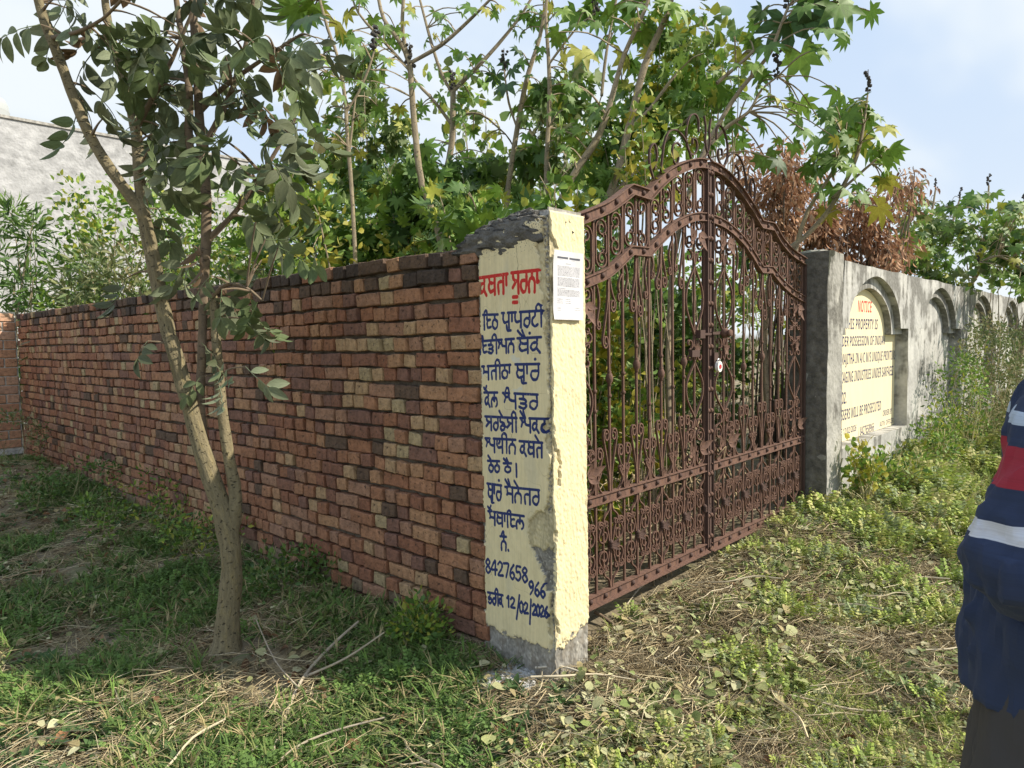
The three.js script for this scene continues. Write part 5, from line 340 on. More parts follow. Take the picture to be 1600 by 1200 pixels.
// ------------------------------------------------------------------ wrought iron gate
const rustTex = pix(512, 512, (x, y) => { const u = x / 512 * 12, v = y / 512 * 12, a = tileF(u, v, 12, 5), f = tileF(u * 7, v * 7, 84, 3), o = sstep(0.1, 0.5, tileF(u + 5, v + 2, 12, 4)); const k = 0.85 + 0.7 * a + 0.45 * f; return [sg(k * mix(1, 1.25, o)), sg(k * mix(0.95, 1.05, o)), sg(k * mix(0.95, 0.8, o))]; }, true); rustTex.repeat.set(3, 3);
const rust = std({ color: C3(0.165, 0.094, 0.068), map: rustTex, bumpMap: rustTex, bumpScale: 0.0012, roughness: 0.82, metalness: 0.15 }), rustDark = std({ color: C3(0.095, 0.057, 0.046), map: rustTex, roughness: 0.85, metalness: 0.15 });
const GZ = -0.15;
function smooth2(pts, n = 6) { const c = new THREE.CatmullRomCurve3(pts.map(([x, y]) => V(x, y, 0)), false, 'centripetal'); return c.getPoints((pts.length - 1) * n).map((p) => [p.x, p.y]); }
function flatBar(path, w, d, z = 0) { // rectangular bar bent along a path in the gate's plane
  const pos = [], uv = [], idx = []; let len = 0;
  path.forEach(([x, y], i) => {
    const a = path[Math.max(0, i - 1)], b = path[Math.min(path.length - 1, i + 1)], l = Math.hypot(b[0] - a[0], b[1] - a[1]) || 1, nx = -(b[1] - a[1]) / l * w / 2, ny = (b[0] - a[0]) / l * w / 2; if (i) len += Math.hypot(x - path[i - 1][0], y - path[i - 1][1]);
    const q = [[x + nx, y + ny, z + d / 2], [x - nx, y - ny, z + d / 2], [x - nx, y - ny, z - d / 2], [x + nx, y + ny, z - d / 2]];
    for (let k = 0; k < 4; k++) { const p0 = q[k], p1 = q[(k + 1) % 4]; pos.push(...p0, ...p1); uv.push(len, k * 0.02, len, k * 0.02 + 0.015); }
    if (i < path.length - 1) for (let k = 0; k < 4; k++) { const o = i * 8 + k * 2; idx.push(o, o + 8, o + 1, o + 1, o + 8, o + 9); }
  });
  const e = (path.length - 1) * 8; idx.push(0, 2, 4, 0, 4, 6, e, e + 4, e + 2, e, e + 6, e + 4);
  const g = new THREE.BufferGeometry(); g.setAttribute('position', new THREE.Float32BufferAttribute(pos, 3)); g.setAttribute('uv', new THREE.Float32BufferAttribute(uv, 2)); g.setIndex(idx); g.computeVertexNormals(); return g;
}
const spiral = (cx, cy, r0, r1, a0, a1, n = 16) => Array.from({ length: n + 1 }, (_, i) => { const t = i / n, r = mix(r0, r1, t), a = mix(a0, a1, t); return [cx + r * Math.cos(a), cy + r * Math.sin(a)]; });
const PI = Math.PI;
// C-scroll open to the left inside a cell w wide and h high
function cScroll(w, h, k = 1) { const r = 0.44 * w; return [...spiral(0.5 * w - 0.02 * w, h - r * 1.04, r * 0.26, r, 2.9 * PI, 0, 22), ...spiral(0.48 * w, r * 1.04, r, r * 0.26, 0, -2.9 * PI, 22)]; }
// stem that leaves the bar at its foot and rolls in at the top
function horn(w, h) { const r = 0.23 * w; return [...smooth2([[0.02 * w, 0], [0.05 * w, 0.25 * h], [0.22 * w, 0.52 * h], [0.48 * w, h - r * 1.3]], 5), ...spiral(0.48 * w - r, h - r, r, r * 0.3, 0.05, 2.7 * PI, 20)]; }
function hornOut(w, h) { const r = 0.2 * w; return [...smooth2([[0.03 * w, 0], [0.3 * w, 0.2 * h], [0.42 * w, 0.45 * h], [0.2 * w, 0.78 * h], [0.1 * w + r * 0.2, h - r * 0.6]], 5), ...spiral(0.1 * w + r * 1.1, h - r, r, r * 0.3, PI, -1.6 * PI, 18)]; }
const barKnob = new THREE.LatheGeometry([[0.006, -0.04], [0.011, -0.036], [0.009, -0.028], [0.017, -0.016], [0.02, 0.004], [0.014, 0.022], [0.009, 0.028], [0.012, 0.034], [0.006, 0.04]].map(([a, b]) => new THREE.Vector2(a, b)), 10);
const barRing = new THREE.LatheGeometry([[0.006, -0.009], [0.0115, -0.006], [0.0115, 0.006], [0.006, 0.009]].map(([a, b]) => new THREE.Vector2(a, b)), 8);
const rivetGeo = (() => { const g = new THREE.SphereGeometry(0.0155, 10, 6, 0, 2 * PI, 0, PI / 2); g.rotateX(PI / 2); g.scale(1, 1, 0.95); return g; })();
function petal(L, W, bend = 0.3) { const n = 6, pos = [], uv = [], idx = []; for (let i = 0; i <= n; i++) { const t = i / n, w = W * Math.sin(PI * Math.pow(t, 0.7)) * 0.5 + (i === 0 ? W * 0.08 : 0), z = bend * L * t * t; pos.push(t * L, w, z + 0.3 * w, t * L, 0, z, t * L, -w, z + 0.3 * w); uv.push(t * L, w, t * L, 0, t * L, -w); if (i < n) { const o = i * 3; idx.push(o, o + 3, o + 1, o + 1, o + 3, o + 4, o + 1, o + 4, o + 2, o + 2, o + 4, o + 5); } } const g = new THREE.BufferGeometry(); g.setAttribute('position', new THREE.Float32BufferAttribute(pos, 3)); g.setAttribute('uv', new THREE.Float32BufferAttribute(uv, 2)); g.setIndex(idx); g.computeVertexNormals(); return g; }
const rosette = (() => { const l = []; for (const a of [0.5, 1.25, 1.9, 2.65, 4.2, 5.2]) { const g = petal(0.05, 0.034, 0.25); g.rotateZ(a); l.push(g); } return mergeGeometries(l); })();
const ironLeaf = (() => { const l = []; for (const a of [0, 0.9, -0.9]) { const g = petal(a ? 0.055 : 0.085, a ? 0.03 : 0.036, 0.25); g.rotateZ(a); l.push(g); } return mergeGeometries(l); })();
const spike = (() => { const l = []; for (const a of [PI / 2, PI / 2 + 0.6, PI / 2 - 0.6]) { const g = petal(0.06, 0.022, 0.2); g.rotateZ(a); l.push(g); } return mergeGeometries(l); })();
const knot = (() => { const g = new THREE.LatheGeometry([[0.004, -0.03], [0.013, -0.02], [0.016, -0.01], [0.01, -0.006], [0.018, 0], [0.01, 0.006], [0.016, 0.01], [0.013, 0.02], [0.004, 0.03]].map(([a, b]) => new THREE.Vector2(a, b)), 9); return g; })();

function interp(pts, x) { for (let i = 0; i < pts.length - 1; i++) { const [a, b] = [pts[i], pts[i + 1]]; if ((x - a[0]) * (x - b[0]) <= 0) return mix(a[1], b[1], (x - a[0]) / (b[0] - a[0] || 1)); } return x < Math.min(pts[0][0], pts[pts.length - 1][0]) ? (pts[0][0] < pts[pts.length - 1][0] ? pts[0][1] : pts[pts.length - 1][1]) : (pts[0][0] < pts[pts.length - 1][0] ? pts[pts.length - 1][1] : pts[0][1]); }
function rail(parent, name, path, wide, rivetsX, hz = 0.036) {
  const off = (o) => path.map(([x, y], i) => { const a = path[Math.max(0, i - 1)], b = path[Math.min(path.length - 1, i + 1)], l = Math.hypot(b[0] - a[0], b[1] - a[1]); return [x - (b[1] - a[1]) / l * o, y + (b[0] - a[0]) / l * o]; });
  const m = part(parent, name, mergeGeometries([flatBar(path, wide - 0.006, 0.016), flatBar(off(wide / 2), 0.006, hz), flatBar(off(-wide / 2), 0.006, hz)]), rust);
  for (const x of rivetsX) { const r = part(m, 'rivet', rivetGeo, rustDark); r.position.set(x, interp(path, x), 0.008); }
  return m;
}
// scroll plan shared by both leaves; hinge side given by dir (+1: hinge at low x)
function gateLeaf(label, xs, edge, topPts, archPts, crest) {
  const leaf = thing('gate_leaf', label, 'gate', [0, 0, GZ], 0, 'leaves of the iron gate');
  const hingeX = edge[0], meetX = edge[1], lo = Math.min(hingeX, meetX), hi = Math.max(hingeX, meetX), y0 = 0.185, ym = 0.69, W = 0.045;
  const top = smooth2L(topPts), arch = smooth2L(archPts), mids = xs.slice(0, -1).map((x, i) => (x + xs[i + 1]) / 2), w = Math.abs(xs[1] - xs[0]), R = rng(Math.round(lo * 100) + 3);
  rail(leaf, 'bottom_rail', [[lo, y0], [hi, y0 + 0.006]], W, mids); part(leaf, 'bottom_lip', flatBar([[lo, y0 - 0.027], [hi, y0 - 0.021]], 0.006, 0.055, 0.005), rust);
  rail(leaf, 'middle_rail', [[lo, ym], [hi, ym + 0.006]], W, mids); rail(leaf, 'arch_rail', arch, W, mids); rail(leaf, 'top_rail', top, W + 0.006, mids, 0.05);
  const topAt = (x) => interp(top, x) - W / 2, archHi = (x) => interp(arch, x) + W / 2, archLo = (x) => interp(arch, x) - W / 2;
  // stiles
  const st = part(leaf, 'meeting_stile', mergeGeometries([bx(0.03, topAt(meetX) + 0.02 - y0, 0.022, meetX, (topAt(meetX) + 0.02 + y0) / 2, 0), bx(0.005, topAt(meetX) - y0, 0.045, meetX + (meetX > hingeX ? -0.017 : 0.017), (topAt(meetX) + y0) / 2, 0)]), rustDark);
  for (let y = y0 + 0.07; y < topAt(meetX); y += 0.132) { const r = part(st, 'rivet', rivetGeo, rust); r.position.set(meetX, y, 0.011); }
  part(leaf, 'hinge_stile', bx(0.032, topAt(hingeX) - y0, 0.03, hingeX, (topAt(hingeX) + y0) / 2, 0), rustDark);
  const sc = (path, x, y, fx = 1, fy = 1, sx = 1, th = 0.0062, z = 0) => part(leaf, 'scroll', flatBar(path.map(([a, b]) => [x + a * fx * sx, y + b * fy]), th, 0.013, z), rust);
  xs.forEach((x, i) => {
    const knobbed = i > 1 && i < xs.length - 2;
    const bar = part(leaf, 'bar', bx(0.0115, topAt(x) - y0, 0.0115, x, (topAt(x) + y0) / 2, -0.002), rust);
    if (knobbed) { const y = [1.22, 1.36, 1.14, 1.3][i % 4]; const k = part(bar, 'bar_knob', i % 2 ? barKnob : barRing, rust); k.position.set(x, y, 0); const r2 = part(bar, 'bar_ring', barRing, rust); r2.position.set(x, y + (i % 3 ? 0.1 : -0.09), 0); }
  });
  for (let i = 0; i < xs.length - 1; i++) {
    const a = Math.min(xs[i], xs[i + 1]) + 0.007, cw = w - 0.014, mid = a + cw / 2, f = i % 2 ? 1 : -1;
    // band between arch rail and top rail
    const yb = Math.max(archHi(a), archHi(a + cw)) - 0.01, yt = Math.min(topAt(a), topAt(a + cw)) + 0.006, h = yt - yb;
    sc(cScroll(cw, h), f > 0 ? a : a + cw, yb, f);
    const ih = h - 1.3 * cw; if (ih > 0.04) { const p = [...spiral(0.3 * cw, ih - 0.16 * cw, 0.05 * cw, 0.17 * cw, -2.2 * PI, -PI, 12).map(([p0, q0]) => [p0, q0]), ...spiral(0.3 * cw, 0.16 * cw, 0.17 * cw, 0.05 * cw, PI, 2.4 * PI, 12)]; sc(p, f > 0 ? a : a + cw, yb + 0.65 * cw, f); }
    // below the arch rail
    const ya = Math.min(archLo(a), archLo(a + cw)) + 0.012, edgeCell = i < 2 || i > xs.length - 4;
    if (!edgeCell) { const hh = 0.2 + 0.07 * ((i * 7) % 3); sc(horn(cw * 1.5, hh), f > 0 ? a : a + cw, ya, f, -1, 0.62); sc(hornOut(cw * 1.2, hh * 0.72), f > 0 ? a + cw : a, ya, -f, -1, 0.62); }
    // above the middle rail
    const ymid = ym + 0.024; const h1 = 0.24 + 0.09 * ((i * 5) % 2);
    if (!edgeCell || i % 2) { sc(horn(cw * 1.45, h1), a, ymid, 1, 1, 0.66); sc(horn(cw * 1.45, 0.24 + 0.09 * (((i + 1) * 5) % 2)), a + cw, ymid, -1, 1, 0.66); }
    sc(hornOut(cw, 0.13), mid, ymid, f, 1); 
    // lower panel: four rolls about a knot on every second bar
    const yl = y0 + 0.024, ph = ym - 0.024 - yl, r = 0.235 * cw * 1.0;
    const side = i % 2 ? -1 : 1, bxr = side > 0 ? a + cw : a; // bar that carries the knot
    const q = (fy, yc) => { const p = [...spiral(0.52 * cw, 0.5 * cw, 0.12 * cw, 0.38 * cw, -1.9 * PI, 0.15 * PI, 20), ...smooth2([[0.85 * cw, 0.68 * cw], [0.6 * cw, 1.02 * cw], [0.3 * cw, 0.9 * cw], [0.05 * cw, 0.06 * cw]], 5)]; sc(p, bxr, yc, -side, fy); };
    const yc = yl + ph * 0.5; q(1, yc); q(-1, yc);
    sc([...smooth2([[0.02 * cw, 0], [0.1 * cw, 0.04], [0.46 * cw, 0.075], [0.5 * cw, 0.1]], 4), ...spiral(0.5 * cw - 0.018, 0.105, 0.018, 0.006, 0, 2.3 * PI, 12)], bxr, yl + 0.005, -side, 1); sc([...smooth2([[0.02 * cw, 0], [0.1 * cw, 0.04], [0.46 * cw, 0.075], [0.5 * cw, 0.1]], 4), ...spiral(0.5 * cw - 0.018, 0.105, 0.018, 0.006, 0, 2.3 * PI, 12)], bxr, yl + ph - 0.005, -side, -1);
    sc(cScroll(cw * 0.5, ph * 0.6), side > 0 ? a : a + cw, yc - ph * 0.3, side);
    if (side > 0) { const k = part(leaf, 'knot', knot, rustDark); k.position.set(bxr, yc, 0.006); const l = part(leaf, 'spear_leaf', spike, rustDark); l.position.set(bxr, yc, 0.016); l.rotation.z = side > 0 ? -1.57 : 1.57; }
    if (i % 3 === 1 && !edgeCell) { const l = part(leaf, 'spear_leaf', spike, rust); l.position.set(xs[i], ymid, 0.012); }
  }
  // tall lens loops beside each stile
  for (const side of [0, 1]) {
    const e = side ? [xs[xs.length - 3], xs[xs.length - 1]] : [xs[0], xs[2]], cx = (e[0] + e[1]) / 2, hw = Math.abs(e[1] - e[0]) / 2 - 0.01, yT = archLo(cx) - 0.02;
    const lens = (yb, yt, f) => [...spiral(cx - f * hw * 0.55, yb + hw * 0.28, 0.08 * hw, hw * 0.36, (f > 0 ? 1 : 0) * PI + f * 2.2 * PI, (f > 0 ? 1 : 0) * PI + f * 0.42 * PI, 14), ...smooth2([[cx - f * hw * 0.2, yb + 0.012], [cx, yb + (yt - yb) * 0.14], [cx + f * hw * 0.82, yb + (yt - yb) * 0.42], [cx + f * hw * 0.82, yb + (yt - yb) * 0.6], [cx, yt - (yt - yb) * 0.14], [cx - f * hw * 0.2, yt - 0.012]], 6), ...spiral(cx - f * hw * 0.55, yt - hw * 0.28, hw * 0.36, 0.08 * hw, (f > 0 ? 1 : 0) * PI - f * 0.42 * PI, (f > 0 ? 1 : 0) * PI - f * 2.2 * PI, 14)];
    const yA = 0.95, yB = 1.42; for (const f of [1, -1]) { sc(lens(yA, yB, f), 0, 0, 1, 1, 1, 0.0065); sc(lens(yB + 0.01, yT - (side ? 0.16 : 0.14), f), 0, 0, 1, 1, 1, 0.0065); }
    for (const f of [1, -1]) { sc(cScroll(hw * 0.95, 0.24), f > 0 ? cx + 0.01 : cx - 0.01, ym + 0.026, f); sc(cScroll(hw * 0.9, Math.max(0.14, Math.min(0.2, yT - yB))), f > 0 ? cx + 0.012 : cx - 0.012, yT - 0.15, f); }
    for (const [dx, dy, ro, s] of [[-0.05, 0.8, 2.2, 1.1], [0.045, 0.82, 0.4, 1.25], [0.0, 1.425, 0, 0.8], [-0.03, yT - 0.1, 2.4, 1.2], [0.04, yT - 0.05, 5.1, 1.2]]) { const l = part(leaf, dy > 1.4 && dy < 1.43 ? 'rosette' : 'iron_leaf', dy > 1.4 && dy < 1.43 ? rosette : ironLeaf, rust); l.position.set(cx + dx, dy, 0.014); l.rotation.z = ro; l.scale.setScalar(s * 1.15); }
  }
  for (const c of crest) part(leaf, 'crest_scroll', flatBar(smooth2(c, 6), 0.0072, 0.013), rustDark);
  return leaf;
}
function smooth2L(pts) { // curve with hard knees where a point repeats
  const out = []; let run = [];
  const flush = () => { if (run.length > 1) { const s = smooth2(run, 5); out.push(...(out.length ? s.slice(1) : s)); } };
  pts.forEach((p, i) => { run.push(p); if (p[2]) { flush(); run = [p]; } }); flush(); return out.map(([x, y]) => [x, y]);
}
const lin = (a, b, n) => Array.from({ length: n + 1 }, (_, i) => mix(a, b, i / n));
const dn = (l, d) => l.map((p) => [p[0], p[1] - d, p[2]]);
const crestR = [[[1.79, 2.55], [1.69, 2.61], [1.655, 2.68], [1.66, 2.76], [1.64, 2.83]], [[1.795, 2.72], [1.80, 2.79], [1.835, 2.815], [1.90, 2.79], [1.945, 2.70], [1.925, 2.60], [1.865, 2.575], [1.815, 2.62], [1.825, 2.665], [1.865, 2.67], [1.872, 2.635]], [[1.885, 2.55], [1.95, 2.64], [2.055, 2.68], [2.14, 2.655], [2.19, 2.59], [2.215, 2.5], [2.235, 2.41]], [[2.01, 2.6], [2.055, 2.61], [2.1, 2.58], [2.1, 2.51], [2.06, 2.49], [2.035, 2.53], [2.06, 2.56]], [[2.3, 2.42], [2.27, 2.5], [2.3, 2.56], [2.345, 2.52], [2.35, 2.45], [2.31, 2.37]]];
const crestL = crestR.map((c) => c.map(([x, y]) => [1.682 * 2 - x * 0.98 - 0.033, y]));
const leafL = gateLeaf('left iron gate leaf, rusty scrollwork hung beside the cream pillar', lin(0.263, 1.645, 11), [0.245, 1.668], dn([[0.245, 2.075], [0.385, 2.101], [0.503, 2.141], [0.627, 2.187], [0.735, 2.242], [0.845, 2.306, 1], [1.01, 2.3, 1], [1.114, 2.377], [1.245, 2.455], [1.424, 2.526], [1.56, 2.562], [1.668, 2.572]], 0.027), dn([[0.245, 1.752], [0.394, 1.787], [0.498, 1.816], [0.633, 1.86], [0.845, 1.986, 1], [1.011, 1.99, 1], [1.138, 2.075], [1.284, 2.158], [1.495, 2.232], [1.668, 2.253]], 0.022), crestL);
const leafR = gateLeaf('right iron gate leaf, rusty scrollwork hung beside the grey concrete post', lin(1.752, 3.196, 10), [3.235, 1.708], dn([[1.708, 2.57], [1.8, 2.565], [1.95, 2.535], [2.128, 2.468], [2.29, 2.385], [2.435, 2.296, 1], [2.63, 2.3, 1], [2.763, 2.218], [2.943, 2.15], [3.1, 2.118], [3.235, 2.095]], 0.027), dn([[1.708, 2.25], [1.84, 2.24], [1.954, 2.22], [2.184, 2.142], [2.454, 1.984, 1], [2.617, 1.992, 1], [2.768, 1.922], [2.95, 1.86], [3.187, 1.808], [3.235, 1.8]], 0.022), crestR);
// bolts and lock
part(leafL, 'latch_box', mergeGeometries([bx(0.06, 0.05, 0.03, 1.56, 1.52, 0.02), bx(0.12, 0.014, 0.02, 1.62, 1.52, 0.02), bx(0.09, 0.04, 0.025, 1.49, 1.405, 0.015)]), rustDark);
{ const b = part(leafR, 'latch_knob', new THREE.LatheGeometry([[0.0, 0.05], [0.022, 0.05], [0.024, 0.035], [0.014, 0.03], [0.03, 0.02], [0.032, -0.005], [0.012, -0.01], [0.012, -0.05], [0, -0.05]].map(([a, c]) => new THREE.Vector2(a, c)), 14), rust); b.rotation.x = PI / 2; b.position.set(1.83, 1.525, 0.035); part(leafR, 'latch_bar', bx(0.14, 0.016, 0.016, 1.77, 1.525, 0.02), rustDark); part(leafR, 'hasp', bx(0.05, 0.09, 0.006, 1.735, 1.36, 0.03), rustDark); }
{
  const p = thing('padlock', 'white round padlock with red centre hanging on the gate', 'padlock', [1.742, 1.318, GZ + 0.045]);
  const body = new THREE.CylinderGeometry(0.03, 0.03, 0.02, 24); body.rotateX(PI / 2); body.scale(1, 1.12, 1); part(p, 'body', body, std({ color: C3(0.78, 0.77, 0.74), roughness: 0.4 }));
  const dot = new THREE.CylinderGeometry(0.014, 0.014, 0.003, 18); dot.rotateX(PI / 2); dot.translate(0, 0, 0.0115); part(p, 'red_centre', dot, std({ color: C3(0.5, 0.04, 0.05), roughness: 0.5 }));
  const sh = new THREE.TorusGeometry(0.017, 0.0035, 8, 16, PI); sh.translate(0, 0.032, 0); part(p, 'shackle', sh, std({ color: C3(0.6, 0.6, 0.6), metalness: 0.8, roughness: 0.3 }));
}
// ------------------------------------------------------------------ concrete post and arcaded boundary wall
const stainTex = (() => { // weathered plaster: pale lime, dark algae in patches and runs; 10 m by 2.5 m
  return pix(2048, 512, (x, y) => {
    const u = x / 2048 * 10, v = y / 512 * 2.5, a = fbm(u * 3, v * 3, 5), f = fbm(u * 22, v * 22, 3), run = fbm(u * 6, v * 0.7 + 3, 4), pat = fbm(u * 1.4 + 5, v * 2.2, 5);
    let k = 0.4 + 0.13 * a + 0.07 * f; const al = sstep(0.02, 0.34, pat * 0.75 + run * 0.55 + 0.34 * sstep(1.2, 2.1, v) - 0.07) * (0.6 + 0.5 * f + 0.3), w = sstep(0.1, 0.4, fbm(u * 2 + 8, v * 1.2, 4)) * 0.4;
    let r = mix(k, 0.6, w), g = mix(k * 0.985, 0.59, w), b = mix(k * 0.93, 0.55, w); const q = clamp(al) * 0.85; r = mix(r, 0.115, q); g = mix(g, 0.11, q); b = mix(b, 0.095, q);
    return [sg(r), sg(g), sg(b)];
  }, true);
})();
stainTex.repeat.set(0.1, 0.4);
const concBump = pix(512, 512, (x, y) => { const v = 0.5 + 0.5 * tileF(x / 512 * 20, y / 512 * 20, 20, 5); return [v, v, v]; }); concBump.repeat.set(1, 1);
const concrete = std({ map: stainTex, bumpMap: concBump, bumpScale: 0.006, roughness: 0.95 });
const lumpy = (g, a) => { const p = g.attributes.position; for (let i = 0; i < p.count; i++) { const x = p.getX(i), y = p.getY(i), z = p.getZ(i); p.setXYZ(i, x + a * n3(x * 4, y * 4, z * 4), y + a * n3(x * 4 + 9, y * 4, z * 4), z + a * n3(x * 4, y * 4 + 9, z * 4)); } return g; };
{
  const g = lumpy(new THREE.BoxGeometry(0.335, 2.35, 0.32, 8, 40, 8), 0.008); g.translate(3.448, 0.97, -0.145); g.computeVertexNormals();
  const post = thing('concrete_gate_post', 'square grey concrete gate post at the right end of the gate', 'pillar');
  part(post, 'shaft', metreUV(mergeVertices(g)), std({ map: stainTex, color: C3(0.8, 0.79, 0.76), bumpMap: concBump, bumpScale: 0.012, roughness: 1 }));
  const side = lumpy(new THREE.PlaneGeometry(0.318, 2.33, 6, 40), 0.004); side.rotateY(-PI / 2); side.translate(3.272, 0.965, -0.145); side.computeVertexNormals(); part(post, 'dark_face', metreUV(side), std({ color: C3(0.2, 0.195, 0.18), map: mortarTex, bumpMap: concBump, bumpScale: 0.012, roughness: 1 })).userData.label = 'darker grey face on the gate side';  // whole gate-side face coloured darker than the rest of the shaft
  const c = lumpy(new THREE.SphereGeometry(1, 24, 12), 0.1); c.scale(0.15, 0.035, 0.14); c.translate(3.45, 2.14, -0.145); c.computeVertexNormals(); part(post, 'rounded_top', metreUV(c), std({ color: C3(0.42, 0.41, 0.38), map: mortarTex, roughness: 1 }));
}
{
  const X0 = 3.632, X1 = 20.5, YB = -0.35, YT = 2.095, PITCH = 2.4, L0 = 3.605, RW = 1.985, SP = 1.555, SILL = 0.575;
  const wall = thing('arcaded_wall', 'stained concrete boundary wall with a row of pointed arch niches', 'wall');
  const top = []; for (let x = X1; x >= X0 - 0.001; x -= 0.12) top.push([x, YT + 0.008 * n2(x * 1.7, 4) + 0.004 * n2(x * 7, 2) - 0.004 * (x - X0)]);
  const outline = () => { const s = new THREE.Shape(); s.moveTo(X0, YB); s.lineTo(X1, YB); for (const [x, y] of top) s.lineTo(x, y); s.closePath(); return s; };
  const archPts = (k, inset, cor) => { // corbelled pointed arch
    const xl = L0 + PITCH * k, xr = xl + RW, a = xl + cor, b = xr - cor - 0.05, ap = (a + b) / 2 - 0.01, rise = 0.465 - inset, p = []; const sp = SP - (inset ? 0.055 : 0);
    const leftx = Math.max(xl, X0);
    p.push([leftx, SILL], [xr, SILL], [xr, sp], [b - inset, sp]); if (inset) p.push([b - inset, SP]);
    const n = 12; for (let i = 1; i <= n; i++) { const t = i / n, hw = (b - a) / 2 - inset; p.push([ap + hw * Math.cos(t * PI / 2) ** 1.06, SP + rise * (Math.sin(t * PI / 2) * 0.93 + 0.07 * t)]); }
    for (let i = n - 1; i >= 0; i--) { const t = i / n, hw = (b - a) / 2 - inset; p.push([ap - hw * Math.cos(t * PI / 2) ** 1.06, SP + rise * (Math.sin(t * PI / 2) * 0.93 + 0.07 * t)]); }
    if (inset) p.push([a + inset, sp]); else p.push([a, SP]); p.push([leftx, sp]); return p;
  };
  const layer = (name, inset, z0, z1) => {
    const s = new THREE.Shape(), A = archPts(0, inset, 0.215), n = A.length; s.moveTo(X0, YB); s.lineTo(X1, YB); for (const [x, y] of top) s.lineTo(x, y); s.lineTo(X0, A[n - 1][1]); for (let i = n - 2; i > 0; i--) s.lineTo(A[i][0], A[i][1]); s.lineTo(X0, SILL); s.closePath();
    for (let k = 1; k < 7; k++) s.holes.push(new THREE.Path(archPts(k, inset, 0.215).map(([x, y]) => new THREE.Vector2(x, y)).reverse()));
    const g = new THREE.ExtrudeGeometry(s, { depth: z1 - z0, bevelEnabled: false }); g.translate(0, 0, z0); return part(wall, name, metreUV(g), concrete);
  };
  layer('front_face', 0, -0.06, 0); layer('inner_arch_rings', 0.1, -0.125, -0.06).userData.label = 'inner moulded arch rings';
  const back = new THREE.ExtrudeGeometry(outline(), { depth: 0.105, bevelEnabled: false }); back.translate(0, 0, -0.23); part(wall, 'back_face', metreUV(back), concrete);
  // cream ground of the lettered notice in the first niche
  const pp = archPts(0, 0.1, 0.215).map(([x, y]) => [x + (x > 4.5 ? -0.004 : 0.004), y + (y > 1 ? -0.004 : 0.004)]), sh = new THREE.Shape(pp.map(([x, y]) => new THREE.Vector2(x, y))), g = new THREE.ExtrudeGeometry(sh, { depth: 0.004, bevelEnabled: false }); g.translate(0, 0, -0.1245);
  const p = g.attributes.position, uv = g.attributes.uv; for (let i = 0; i < p.count; i++) uv.setXY(i, (p.getX(i) - L0) / RW, (p.getY(i) - 0.55) / 1.5);
  const cv = document.createElement('canvas'); cv.width = 1536; cv.height = 1152; const c = cv.getContext('2d'), im = c.createImageData(1536, 1152);
  for (let i = 0; i < 1536 * 1152; i++) { const x = i % 1536, y = Math.floor(i / 1536), k = 1 + 0.07 * fbm(x * 0.006, y * 0.003, 3) + 0.03 * fbm(x * 0.1, y * 0.05, 2); im.data[4 * i] = sg(0.76 * k) * 255; im.data[4 * i + 1] = sg(0.67 * k) * 255; im.data[4 * i + 2] = sg(0.43 * k) * 255; im.data[4 * i + 3] = 255; }
  c.putImageData(im, 0, 0);
  const px = (x) => ((x - L0) / RW) * 1536, py = (y) => (1 - (y - 0.55) / 1.5) * 1152;
  const say = (t, x0, x1, y, h, col = '#1b1f4e', tilt = 0) => { c.save(); c.font = 'bold 100px sans-serif'; const w = c.measureText(t).width; c.translate(px(x0), py(y)); c.rotate(tilt); c.transform(1, 0, -0.1, 1, 0, 0); c.scale((px(x1) - px(x0)) / w, (h / 1.5 * 1152) / 73); c.fillStyle = col; c.fillText(t, 0, 0); c.restore(); };
  NOTICE_LINES.forEach(([a, b, ...l]) => say(a + b, ...l));
  const t = new THREE.CanvasTexture(cv); t.colorSpace = THREE.SRGBColorSpace; t.magFilter = THREE.LinearFilter;
  part(wall, 'painted_notice', g, std({ map: t, roughness: 0.85 })).userData.label = 'cream painted notice with navy capitals and red heading';
}
// ------------------------------------------------------------------ white building beyond the wall
{
  const tex = pix(1024, 512, (x, y) => { const u = x / 1024 * 12, v = y / 512 * 6, a = fbm(u * 1.3, v * 1.3, 5), s = fbm(u * 4, v * 5, 4), f = fbm(u * 12, v * 12, 3); const k = 0.38 + 0.1 * a + 0.1 * s + 0.05 * f, w = sstep(-0.1, 0.5, fbm(u * 2 + 5, v * 3, 5)) * 0.5; return [sg(mix(k, 0.58, w)), sg(mix(k * 1.0, 0.58, w)), sg(mix(k * 1.01, 0.585, w))]; }, true); tex.repeat.set(1 / 12, 1 / 6);
  const b = thing('white_building', 'tall plain building with patchy whitewashed wall beyond the brick wall', 'building', [0, 0, -14]);
  part(b, 'wall', metreUV(bx(16, 6.05, 8, -2.2, 2.75, -4)), std({ map: tex, roughness: 1, bumpMap: concBump, bumpScale: 0.01 }));
  part(b, 'parapet_edge', metreUV(bx(16.06, 0.05, 8.06, -2.2, 5.8, -4)), std({ color: C3(0.5, 0.49, 0.47), map: mortarTex }));
  const t = thing('water_tank', 'pale grey round water tank on the roof of the white building', 'tank', [0.82, 5.825, -14.45]);
  part(t, 'drum', new THREE.LatheGeometry([[0, 0], [0.4, 0], [0.42, 0.03], [0.41, 0.12], [0.425, 0.14], [0.41, 0.16], [0.41, 0.25], [0.36, 0.36], [0.2, 0.44], [0.12, 0.46]].map(([a, c]) => new THREE.Vector2(a, c)), 32), std({ color: C3(0.36, 0.38, 0.38), roughness: 0.6 }));
  const lid = new THREE.CylinderGeometry(0.13, 0.14, 0.04, 24); lid.translate(0, 0.47, 0); part(t, 'lid', lid, std({ color: C3(0.3, 0.31, 0.31), roughness: 0.6 }));
}
